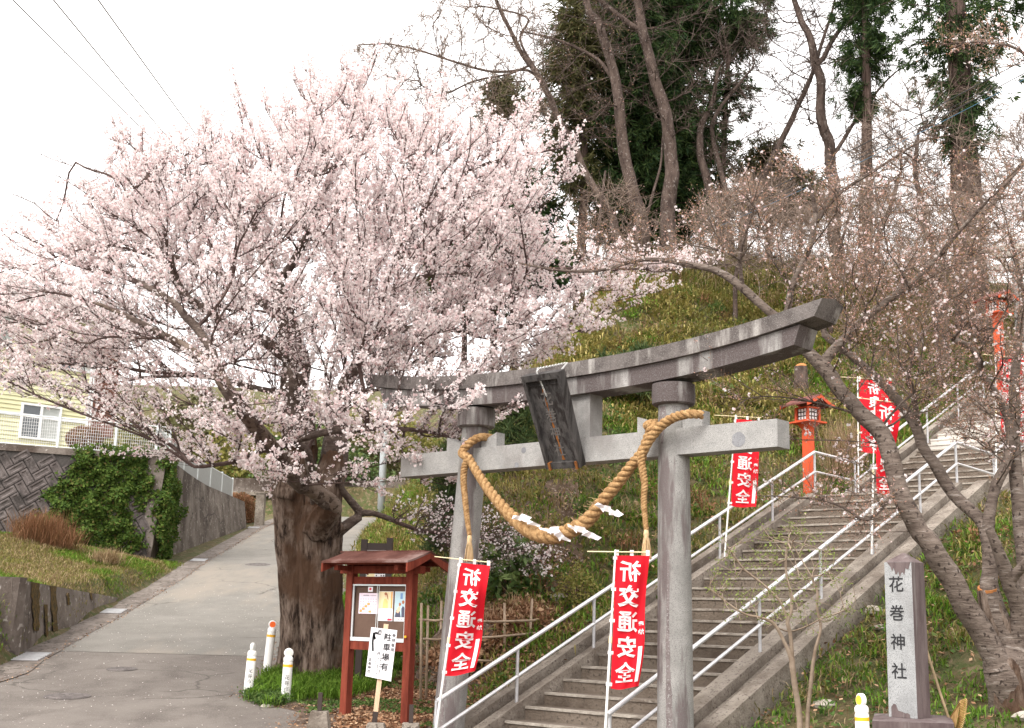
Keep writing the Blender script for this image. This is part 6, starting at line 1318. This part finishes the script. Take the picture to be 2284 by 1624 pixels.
a4, _, _ = poly_pts([(1560, 780), (1700, 800), (1840, 860), (1960, 1020), (1940, 1100), (1700, 960), (1560, 850)], 70, lambda a, b: 12.6 + RNG.uniform(-.5, .5, len(a)))
a5, _, _ = poly_pts([(1680, 1075), (1900, 1050), (2010, 1110), (2000, 1190), (1900, 1220), (1860, 1150), (1760, 1125), (1690, 1115)], 75, lambda a, b: 12. + RNG.uniform(-.35, .35, len(a)))
SK = [(q, [v * (.78 if i else .86) for v in r]) for i, (q, r) in enumerate(SK)]
P_, par, rad, kids, order = grow(SK, np.vstack([a1, a2, a3, a4, a5]), bf=.42, r0=.0035, p=2.2, step=.22, wobble=.012, droop=.9, skl=.4)
tree = thing('budding_cherry_tree', RB, 'forked cherry tree just coming into bud at the right, leaning over the gate', 'tree')
def thick(mb): return mb
mb = bark_mesh(P_, par, rad, kids, order, .03, .5, noise_amp=.22); mb.obj('limbs', m_bark_light, tree, smooth=1)
mb = bark_mesh(P_, par, rad, kids, order, .0, .03); mb.obj('branches', m_bark, tree, kind='stuff')
mb = MB(); trunk(mb, [(2262, 1640, zr), (2258, 1600, zr), (2250, 1540, zr), (2238, 1490, zr), (2228, 1470, zr)], [.28, .22, .17, .15, .10], 2., 40, .22); trunk(mb, [(2262, 1530, 12.1), (2262, 1470, 12.15), (2240, 1420, 12.2), (2214, 1365, 12.2), (2202, 1316, 12.25)], [.17, .15, .13, .11, .10], 5., 40, .24); mb.obj('trunk', m_bark_old, tree, smooth=1)
mb = MB(); c = P(2203, 1310, 12.25); mb.lathe(c - ZZ * .02, [(.10, 0), (.095, .025)], 12, unit(np.array([-.2, -.4, .9]))); mb.obj('cut_stub', m_cut, tree)
idx = np.array([i for i in range(len(P_)) if rad[i] < .014 and par[i] >= 0]); V, B, d, l = twigs(P_, par, rad, idx, 5, .26, .35, .005); arr_obj('twigs', V, 3, m_twig_tan, parent=tree, kind='stuff')
rep = 8; Cc = np.repeat(B, rep, 0) + np.repeat(d * l, rep, 0) * RNG.random((len(B) * rep, 1)) ** .6 + RNG.normal(size=(len(B) * rep, 3)) * .010; Cc = Cc[RNG.random(len(Cc)) < .62]
arr_obj('buds', quads(Cc, RNG.uniform(.014, .028, len(Cc)), .55), 4, m_bud, parent=tree, kind='stuff')
kf = RNG.random(len(Cc)) < .022; arr_obj('open_blossom', quads(np.repeat(Cc[kf], 3, 0) + RNG.normal(size=(kf.sum() * 3, 3)) * .012, .034, .9), 4, m_petal, parent=tree, kind='stuff')
print('bud', len(P_), len(Cc))

# ---- small leafing shrub in front of the stairs
zs = 10.9; s5 = lambda x, y, z=zs: (1561 + .3477 * x, 1059.4 + .3477 * y, z)
b0 = P(*s5(645, 1640)); b0[2] = T1(b0[0], b0[1])
SK = [([b0 - ZZ * .05, *[P(*s5(*q)) for q in ((640, 1600), (618, 1400), (595, 1250), (590, 1180), (545, 1080), (480, 960), (390, 915), (280, 890), (150, 800), (60, 720))]], [.028, .027, .025, .024, .023, .016, .013, .010, .008, .005, .003]),
      ([b0 + [.06, 0, -.05], *[P(*s5(*q)) for q in ((690, 1600), (705, 1400), (728, 1200), (745, 1100), (775, 980), (750, 850), (740, 700), (560, 400))]], [.022, .02, .019, .018, .016, .012, .009, .006, .002]),
      ([P(*s5(*q)) for q in ((590, 1180), (585, 1050), (560, 930), (530, 840), (480, 770), (380, 680), (240, 560), (110, 320))], [.016, .014, .012, .010, .008, .006, .004, .002]),
      ([P(*s5(*q)) for q in ((575, 960), (590, 800), (550, 600), (570, 420), (600, 300))], [.009, .007, .005, .003, .002]),
      ([P(*s5(*q)) for q in ((480, 960), (540, 1000), (650, 990), (760, 930), (900, 880), (1000, 860))], [.009, .008, .007, .006, .004, .002])]
a1, _, _ = poly_pts([s5(*q)[:2] for q in ((30, 700), (160, 450), (400, 300), (620, 280), (850, 450), (1040, 780), (950, 960), (700, 1000), (400, 980), (120, 900))], 300, lambda a, b: zs + RNG.uniform(-.5, .5, len(a)))
P_, par, rad, kids, order = grow(SK, a1, bf=.5, r0=.0026, p=2.2, step=.12, wobble=.006)
tree = thing('leafing_shrub', b0, 'slender multi-stemmed shrub with young green leaves in front of the stairs', 'shrub')
bark_mesh(P_, par, rad, kids, order, .0, .5).obj('stems', m_shrubbark, tree, smooth=1)
idx = np.array([i for i in range(len(P_)) if rad[i] < .004 and par[i] >= 0]); V, B, d, l = twigs(P_, par, rad, idx, 3, .13, .3, .0025); arr_obj('twigs', V, 3, m_shrubbark, parent=tree, kind='stuff')
Cc = np.repeat(B, 5, 0) + np.repeat(d * l, 5, 0) * RNG.random((len(B) * 5, 1)); Cc = Cc[RNG.random(len(Cc)) < .6]; arr_obj('leaves', quads(Cc, RNG.uniform(.016, .032, len(Cc)), .5), 4, m_budgreen, parent=tree, kind='stuff')

# ---- trees on the crest
def ypt(x, y, Y): return onY(x, y, Y)
def bare(name, label, L, Y, rr, crown, n, seed, m=None, r0=.008, extra=[], depth=1.8, rep=3, tw=.5, buds=None, group='bare trees on the crest of the bank'):
    base = ypt(*L[0], Y); zb = T1(base[0], base[1]); p0 = np.array([base[0], base[1], zb - .3]); pts = [p0] + [ypt(x, y, Y) for x, y in L if ypt(x, y, Y)[2] > zb + .3]
    rr = [q * .98 for q in rr]; sk = [(pts, list(np.interp(np.linspace(0, 1, len(pts)), np.linspace(0, 1, len(rr)), rr)))] + [([ypt(x, y, Y + .15 * i) for i, (x, y) in enumerate(E)], re) for E, re in extra]
    pp = np.array(crown, float); x0, y0 = pp.min(0); x1, y1 = pp.max(0); n = int(n * 1.7); qx, qy = RNG.uniform(x0, x1, n * 5), RNG.uniform(y0, y1, n * 5); k = in_poly(qx, qy, pp); qx, qy = qx[k][:n], qy[k][:n]
    R3 = rays(qx, qy); Yv = Y + RNG.uniform(-1, 1, len(qx)) * depth; att = EYE + R3 * (Yv / R3[:, 1])[:, None]
    P_, par, rad, kids, order = grow(sk, att, bf=.45, r0=r0, p=2.3, step=.5, wobble=.03)
    t = thing(name, (p0[0], p0[1], zb), label, 'tree', group); m = m or m_bark_grey
    bark_mesh(P_, par, rad, kids, order, .05, 2, noise_amp=.12).obj('trunk', m, t, smooth=1); bark_mesh(P_, par, rad, kids, order, 0, .05).obj('branches', m, t, kind='stuff')
    idx = np.array([i for i in range(len(P_)) if rad[i] < .028 and par[i] >= 0]); V, B, d, l = twigs(P_, par, rad, idx, 5, .62, .3, .017); arr_obj('twigs', V, 3, m_twig_tan if r0 < .0065 else m, parent=t, kind='stuff')
    if buds: 
        Cc = np.repeat(B, buds[1], 0) + np.repeat(d * l, buds[1], 0) * RNG.random((len(B) * buds[1], 1)); arr_obj('buds', quads(Cc, buds[2], .6), 4, buds[0], parent=t, kind='stuff')
    return t
bare('bare_tree', 'left one of the twin tall bare trunks in front of the dark conifer', [(1432, 520), (1427, 476), (1394, 358), (1376, 194), (1345, 77), (1304, 0), (1270, -90)], 36.5, [.28, .24, .20, .16, .12, .08], [(1200, 330), (1180, 60), (1300, -160), (1450, -160), (1420, 200), (1400, 330)], 150, 1, extra=[([(1376, 194), (1330, 130), (1240, 90), (1160, 70)], [.07, .06, .04, .02])], buds=(m_bud, 1, .05))
bare('bare_tree', 'right one of the twin tall bare trunks in front of the dark conifer', [(1490, 540), (1488, 491), (1494, 409), (1494, 317), (1468, 194), (1437, 77), (1420, 0), (1400, -100)], 37, [.30, .27, .24, .21, .18, .14, .1], [(1300, 60), (1350, -150), (1600, -150), (1620, 60), (1560, 300), (1400, 250)], 150, 2, extra=[([(1440, 490), (1470, 380), (1480, 300)], [.05, .04, .03]), ([(1437, 77), (1360, 20), (1280, -40)], [.1, .08, .04])])
bare('bare_tree', 'slim leaning pale-spotted tree left of the dark conifer, reaching over the blossom', [(1375, 520), (1366, 481), (1320, 409), (1284, 338), (1243, 256), (1207, 179), (1166, 118), (1130, 51), (1100, -20)], 36, [.15, .13, .11, .10, .085, .07, .05], [(780, 110), (900, 60), (1000, -40), (1150, -100), (1230, 60), (1230, 260), (1150, 300), (1040, 250), (930, 240), (820, 170)], 480, 3, r0=.006, extra=[([(1222, 210), (1180, 158), (1090, 160), (990, 130), (880, 100), (800, 100)], [.05, .045, .04, .03, .02, .012]), ([(1215, 190), (1160, 90), (1175, 40), (1080, 15)], [.05, .04, .03, .02]), ([(1180, 158), (1060, 180), (990, 210), (940, 190)], [.03, .025, .015, .01])], buds=(m_bud, 1, .035), depth=2.2)
bare('bare_tree', 'crooked forked tree with sky around it, just right of the dark conifer', [(1625, 540), (1616, 491), (1586, 435), (1565, 358), (1562, 286), (1590, 225), (1600, 160)], 38, [.20, .18, .15, .14, .11, .08, .05], [(1540, 260), (1560, 60), (1700, 40), (1720, 300), (1640, 400), (1560, 380)], 120, 4, extra=[([(1625, 500), (1622, 440), (1600, 350), (1591, 270), (1640, 200), (1680, 150)], [.10, .09, .085, .07, .05, .03])])
bare('bare_tree', 'slender bare tree leaning right between the crooked tree and the thick dark trunk', [(1655, 540), (1665, 470), (1703, 389), (1755, 286), (1800, 190), (1840, 80), (1870, -30)], 39, [.17, .15, .13, .11, .09, .06, .03], [(1640, 200), (1680, -60), (1960, -100), (1960, 200), (1820, 330), (1700, 330)], 160, 5)
bare('bare_tree', 'thick dark bare trunk rising left of the slim conifer, forking near the top', [(1868, 560), (1862, 500), (1855, 400), (1847, 327), (1831, 245), (1826, 153), (1800, 71), (1775, 10), (1750, -80)], 37.5, [.25, .23, .20, .18, .16, .13, .10, .07], [(1660, 60), (1700, -120), (1950, -120), (1990, 200), (1940, 380), (1760, 300)], 260, 6, extra=[([(1850, 360), (1900, 280), (1960, 200), (2010, 150)], [.07, .06, .04, .02]), ([(1826, 153), (1870, 70), (1920, 0)], [.09, .07, .05])])
bare('bare_tree', 'spreading bare tree with fine twigs in front of the great cedar', [(2085, 640), (2080, 560), (2060, 470), (2040, 380), (2050, 290)], 33, [.13, .11, .09, .07, .04], [(1930, 480), (1900, 300), (2000, 170), (2200, 160), (2300, 300), (2290, 520), (2140, 560), (2000, 560)], 330, 7, r0=.006)
bare('bare_tree', 'pale bare tree leaning to the right edge beside the great cedar', [(2100, 640), (2140, 560), (2200, 470), (2250, 400), (2300, 350)], 31, [.12, .11, .10, .08, .06], [(2120, 540), (2180, 360), (2320, 200), (2340, 560), (2240, 560)], 200, 8, m=m_bark_light, r0=.005)
bare('bare_tree', 'low twiggy tree on the crest between the slim conifer and the cedar', [(1955, 580), (1960, 520), (1990, 450), (2010, 380)], 36, [.12, .10, .07, .04], [(1880, 540), (1880, 330), (2000, 260), (2110, 330), (2110, 540)], 260, 9, r0=.006)
bare('bare_tree', 'low bare thicket on the crest below the crooked tree', [(1720, 560), (1722, 500), (1735, 440), (1740, 400)], 38, [.09, .08, .05, .03], [(1570, 540), (1590, 430), (1700, 380), (1850, 430), (1860, 545)], 260, 10, r0=.006)

bare('bare_tree', 'fine-twigged low tree in front of the crest, between the crooked tree and the gate end', [(1640, 640), (1650, 580), (1660, 520), (1675, 460)], 31, [.07, .06, .045, .03], [(1540, 600), (1550, 470), (1640, 400), (1760, 420), (1800, 520), (1780, 610)], 260, 11, r0=.004)
bare('bare_tree', 'fine-twigged low tree in front of the crest, right of the gate end', [(1850, 660), (1860, 600), (1880, 530), (1900, 460)], 30.5, [.07, .06, .045, .03], [(1760, 610), (1780, 470), (1880, 400), (2000, 430), (2030, 560), (1960, 640)], 280, 12, r0=.004)
bare('bare_tree', 'brown twiggy tree at the edge of the mound, left of the upper gate', [(2090, 720), (2095, 640), (2110, 560), (2130, 500)], 29, [.08, .065, .05, .03], [(1980, 640), (2000, 500), (2110, 420), (2220, 470), (2210, 640), (2120, 700)], 260, 13, r0=.004)
bare('bare_tree', 'thin sapling cluster in front of the broad dark conifer', [(1330, 560), (1335, 500), (1345, 430), (1350, 380)], 35, [.07, .06, .045, .03], [(1260, 540), (1260, 440), (1330, 390), (1440, 410), (1480, 500), (1420, 560)], 90, 14, r0=.0045, buds=(m_bud, 1, .04))
def sprays(C, n_each, L, w, droop=.4, dirs=None):
    n = len(C) * n_each; Cb = np.repeat(C, n_each, 0) + RNG.normal(size=(n, 3)) * .05; d = rdirs(n) if dirs is None else unit(np.repeat(dirs, n_each, 0) + rdirs(n) * .9); d[:, 2] -= droop; d = unit(d)
    l = RNG.uniform(.5, 1.2, (n, 1)) * L; tip = Cb + d * l; u = unit(np.cross(d, rdirs(n))) * w / 2; mid = Cb + d * l * .45
    return np.stack([Cb, mid - u, tip, mid + u], 1).reshape(-1, 3)
def conifer(name, label, x, y0, Y, r, ytop, prof, nb, m, ybot, group='conifers on the crest', clump=14, L=.42, w=.07, lean=0, cluster=.28, gapf=0.):
    base = onY(x, y0, Y); zb = T1(base[0], base[1]); top = onY(x + lean, ytop, Y); t = thing(name, (base[0], base[1], zb), label, 'tree', group)
    p0 = np.array([base[0], base[1], zb - .3]); mb = MB(); pts = smooth_pts([p0, (p0 + top) / 2 + RNG.normal(size=3) * .15, top], 14); mb.tube(pts, list(np.linspace(r, r * .25, 14)), 16, True, lambda i, an: 1 + .12 * np.sin(an * 5 + i) * np.sin(an * 3 + i * .6)); mb.obj('trunk', m_bark_cedar, t, smooth=1)
    zlo, zhi = onY(x, ybot, Y)[2], top[2]; bm = MB(); Cs, Ds = [], []
    for k in range(nb):
        u = RNG.random(); 
        if gapf and mnoise.noise((u * 6, float(len(label)), 0)) < gapf - .3: continue
        z = zlo + (zhi - zlo) * u; f = (z - p0[2]) / (top[2] - p0[2]); c = p0 + (top - p0) * f; R = np.interp(u, np.linspace(0, 1, len(prof)), prof) * RNG.uniform(.55, 1.1); az = RNG.uniform(0, 6.283)
        h = np.array([math.cos(az), math.sin(az), 0]); e = c + h * R + ZZ * (R * .22 - .08 * R * R); mdl = (c + e) / 2 + ZZ * .12 * R
        bm.tube([c, mdl, e], [.035, .022, .008], 4, False); q = RNG.random(int(5 + R * 5)) ** .6; ln = c * (1 - q[:, None]) + e * q[:, None] + RNG.normal(size=(len(q), 3)) * cluster * (.4 + .6 * q[:, None]); Cs.append(ln); Ds.append(np.repeat(h[None], len(q), 0))
    bm.obj('boughs', m_bark_cedar, t, kind='stuff'); Cs, Ds = np.vstack(Cs), np.vstack(Ds)
    arr_obj('foliage', sprays(Cs, clump, L, w, .55, Ds * .8), 4, m, parent=t, kind='stuff'); return t
conifer('cedar_tree', 'broad dense dark green conifer behind the twin bare trunks', 1425, 560, 41, .45, -260, [1.9, 2.9, 3.1, 3.0, 2.7, 2.2, 1.3], 440, m_conifer, 540, clump=18, L=.33, w=.048, cluster=.38)
conifer('cedar_tree', 'dark conifer close behind the right twin trunk, its right edge ragged against the sky', 1512, 560, 42, .42, -260, [1.2, 1.5, 1.3, 1.7, 1.8, 1.7, 1.2], 300, m_conifer, 530, clump=20, L=.32, w=.044, cluster=.32)
conifer('cedar_tree', 'olive-green thin-leaved conifer at the left front of the dark conifer', 1290, 560, 39, .2, -20, [.6, 1.1, 1.3, 1.2, .9, .5], 130, m_conifer2, 430, clump=9, L=.45, w=.05, cluster=.35)
conifer('cedar_tree', 'conifer with feathery hanging branches against the sky, right of the broad dark one', 1600, 560, 40.5, .16, -120, [.4, .9, 1.5, 1.6, 1.5, 1.2], 120, m_conifer, 330, clump=30, L=.28, w=.034, cluster=.26, lean=40, gapf=.25)
conifer('cedar_tree', 'slim conifer with tufted foliage at the top, left of the great cedar', 1925, 560, 36.5, .24, -140, [.3, .7, 1.0, 1.0, .8], 80, m_conifer, 250, clump=40, L=.26, w=.028, cluster=.25)
conifer('cedar_tree', 'great cedar with a massive reddish trunk at the upper right', 2168, 640, 33.5, .50, -420, [.3, .8, 1.9, 2.9, 3.2, 3.0, 2.6, 2.2], 150, m_conifer, 330, clump=26, L=.28, w=.036, cluster=.42, lean=-60, gapf=.28)
conifer('pine_tree', 'small open pine behind the bare trunks in the middle of the crest', 1710, 560, 43, .16, 330, [1.3, 1.7, 1.5, 1.0, .5], 85, m_conifer2, 470, clump=14, L=.3, w=.05, cluster=.22)
conifer('pine_tree', 'low spreading pine just right of the small open pine', 1790, 560, 44, .14, 400, [1.0, 1.4, 1.1, .5], 60, m_conifer2, 490, clump=14, L=.3, w=.05, cluster=.22)
# pines and dark trees beyond the crest at the left, seen above the blossom
def behind(name, x, ytop, ybot, Y, prof, nb, m, label, r=.15, **k):
    return conifer(name, label, x, ybot + 120, Y, r, ytop, prof, nb, m, ybot, **k)
behind('pine_tree', 1120, 185, 275, 44, [1.2, 1.0, .3], 50, m_conifer2, 'flat topped pine showing above the blossom left of the leaning tree', clump=12, L=.3, w=.05, cluster=.2)
behind('cedar_tree', 1150, 400, 640, 40, [2.2, 2.4, 1.6, .6], 130, m_conifer, 'dark low conifer half hidden behind the right edge of the blossom', clump=12, L=.45, w=.08)
behind('cedar_tree', 1040, 480, 700, 42, [2.0, 2.0, 1.0], 100, m_conifer2, 'brownish conifer glimpsed through the right side of the blossom', clump=10, L=.45, w=.06)
# pine bushes on the bank behind the gate
for (x, y, Y, r, lab) in ((1150, 985, 24.0, .75, 'dark green young pine on the bank seen through the left half of the gate'), (1370, 990, 25.5, .95, 'dark green young pine on the bank behind the hanging plaque'), (1440, 1000, 26.0, .8, 'dark green young pine on the bank left of the right gate column'), (1000, 1090, 22.5, .5, 'small dark pine behind the left gate column')):
    c = onY(x, y, Y); zb = T1(c[0], c[1]); top = onY(x, y - 105 if r > .6 else y - 70, Y)[2]; t = thing('young_pine', (c[0], c[1], zb), lab, 'tree', 'young pines on the bank'); H = max(top - zb, .9); n = 90
    u = RNG.random(n) ** .8; az = RNG.uniform(0, 6.28, n); R = r * (1 - u * .75) * RNG.uniform(.4, 1, n); Cs = np.column_stack([c[0] + np.cos(az) * R, c[1] + np.sin(az) * R, zb + .1 + u * H]); arr_obj('foliage', sprays(Cs, 40, .30, .022, -.5), 4, m_pine, parent=t, kind='stuff')
    mb = MB(); mb.tube([(c[0], c[1], zb - .1), (c[0], c[1], zb + H)], [.04, .015], 6)
    for q in Cs[:40]: mb.tube([(c[0], c[1], q[2] - .1), q], [.014, .006], 4, False)
    mb.obj('trunk', m_twig, t)
c = onY(1140, 1330, 18.6); c[2] = T1(c[0], c[1]); bush('evergreen_shrub', c, .62, 1.0, 900, .15, m_shrub, 'broad leaved evergreen shrub above the bamboo pen', asp=.38)
c = onY(770, 1310, 20.); c[2] = T1(c[0], c[1]); bush('evergreen_shrub', c, .28, .75, 260, .13, m_shrub, 'small yellow-green shrub beside the left post of the notice board', asp=.35)
c = onY(1290, 1330, 18.3); c[2] = T1(c[0], c[1]); bush('brown_shrub', c, .45, .55, 1500, .045, m_olive, 'rounded brownish shrub beside the left handrail')
for (x, y, Y, lab) in ((640, 900, 66, 'yellow green thicket on the far slope behind the tree trunk'), (520, 930, 64, 'olive thicket on the far slope above the road end'), (400, 900, 66, 'mixed thicket on the far slope right of the house'), (800, 950, 66, 'brown thicket on the far slope behind the light pole'), (300, 930, 64, 'olive thicket close to the right side of the house'), (720, 1000, 63, 'dark green bushes on top of the far concrete wall'), (460, 820, 72, 'pale thicket high on the far slope'), (880, 860, 70, 'brown and green thicket high on the far slope behind the gate end')):
    c = onY(x, y + 70, Y); c[2] = T1(c[0], c[1]); bush('thicket', c, 3.6, 3.0, 5200, .22, m_olive if 'olive' in lab or 'yellow' in lab or 'green' in lab and 'dark' not in lab else m_shrub if 'dark' in lab else m_conifer2, lab)

# stump, rocks
c = onY(1787, 865, 27.5); c[2] = T1(c[0], c[1]); t = thing('tree_stump', c, 'cut tree stump with orange wood on the bank above the landing lantern', 'stump')
h = onY(1787, 818, 27.5)[2] - c[2]; mb = MB(); mb.tube([c - ZZ * .2, c + ZZ * h * .5, c + ZZ * h], [.22, .16, .15], 14); mb.obj('trunk', m_bark_grey, t, smooth=40); mb = MB(); mb.lathe(c + ZZ * h, [(.13, 0), (.12, .02)], 14, unit(np.array([-.3, -.6, .7]))); mb.obj('cut_face', m_cut, t)
for (x, y, s, lab) in ((1838, 1572, .10, 'pale rock in the weeds left of the granite pillar'), (1945, 1362, .11, 'pale rock at the foot of the stair wall'), (1965, 1400, .07, 'small rock below the stair wall'), (1245, 1338, .15, 'grey boulder behind the bamboo pen'), (596, 1577, .07, 'small stone at the edge of the weeds by the leftmost bollard'), (2290, 1600, .10, 'dark stone at the foot of the budding cherry')):
    c = ground(x, y); mb = MB(); n = 10; k = [1 + .25 * mnoise.noise((i * 1.7, s * 30, j * 1.3)) for i in range(n) for j in range(7)]; V = []
    for j in range(7):
        for i in range(n): th = j / 6 * math.pi; an = i / n * 6.283; q = 1 + .3 * mnoise.noise((math.cos(an) * math.sin(th) * 1.5 + x, math.sin(an) * math.sin(th) * 1.5, math.cos(th) * 1.5)); V.append(c + np.array([math.cos(an) * math.sin(th) * 1.3, math.sin(an) * math.sin(th), math.cos(th) * .6]) * s * q)
    mb.add(V, [(j * n + i, j * n + (i + 1) % n, (j + 1) * n + (i + 1) % n, (j + 1) * n + i) for j in range(6) for i in range(n)]); o = mb.obj('rock', m_rock, origin=tuple(c)); o['label'] = lab; o['category'] = 'rock'

# ------------------------------------------------------------------ pole and cables
c = groundR(848, 1218) ; c[1] = 41.; c = onY(846, 1216, 41.); c[2] = T1(c[0], c[1]); tp = onY(862, 690, 41.)
t = thing('light_pole', c, 'pale grey round steel pole between the road and the bank', 'pole'); mb = MB(); mb.tube([c - ZZ * .2, c + ZZ * 3, np.array([c[0], c[1], tp[2]])], [.125, .12, .095], 20); mb.obj('shaft', m_polegrey, t, smooth=1)
mb = MB(); mb.lathe(c, [(.16, -.1), (.16, .04)], 20); mb.obj('base_collar', m_polegrey, t)
def cable(name, pts, r, m, label, sag=0.): 
    mb = MB(); q = np.array(pts); n = 24; out = [q[0] * (1 - k / n) + q[-1] * (k / n) - ZZ * sag * 4 * (k / n) * (1 - k / n) for k in range(n + 1)]; mb.tube(out, r, 5); o = mb.obj(name, m, origin=tuple(q[0])); o['label'] = label; o['category'] = 'cable'; return out
def cb(x0, y0, Y0, x1, y1, Y1): return [onY(x0, y0, Y0), onY(x1, y1, Y1)]
cable('power_cable', cb(-30, -60, 22, 520, 480, 60), .016, m_wiregrey, 'leftmost of the three overhead cables in the top left sky', .1)
cable('power_cable', cb(95, -30, 22, 560, 520, 60), .016, m_wiregrey, 'middle one of the three overhead cables in the top left sky', .1)
cable('power_cable', cb(205, -20, 22, 620, 540, 60), .016, m_wiregrey, 'rightmost of the three overhead cables in the top left sky', .1)
cable('power_cable', [onY(88, 100, 27), onY(272, 72, 27)], .007, m_wiregrey, 'thin slack wire linking the overhead cables in the top left sky', .35)
for (y0, y1, m, r, lab) in ((128, 470, m_wire, .022, 'highest black cable crossing the trees at the upper right'), (158, 495, m_wire, .020, 'black cable just below the highest one at the upper right'), (172, 500, m_wireblue, .018, 'blue cable crossing the trees at the upper right'), (150, 484, m_wire, .014, 'thin black cable between the two thicker ones at the upper right')):
    cable('power_cable', cb(2310, y0 - 8, 18, 1540, y1 + 30, 33), r * (.42 if m is m_wire else .3), m, lab, .12)
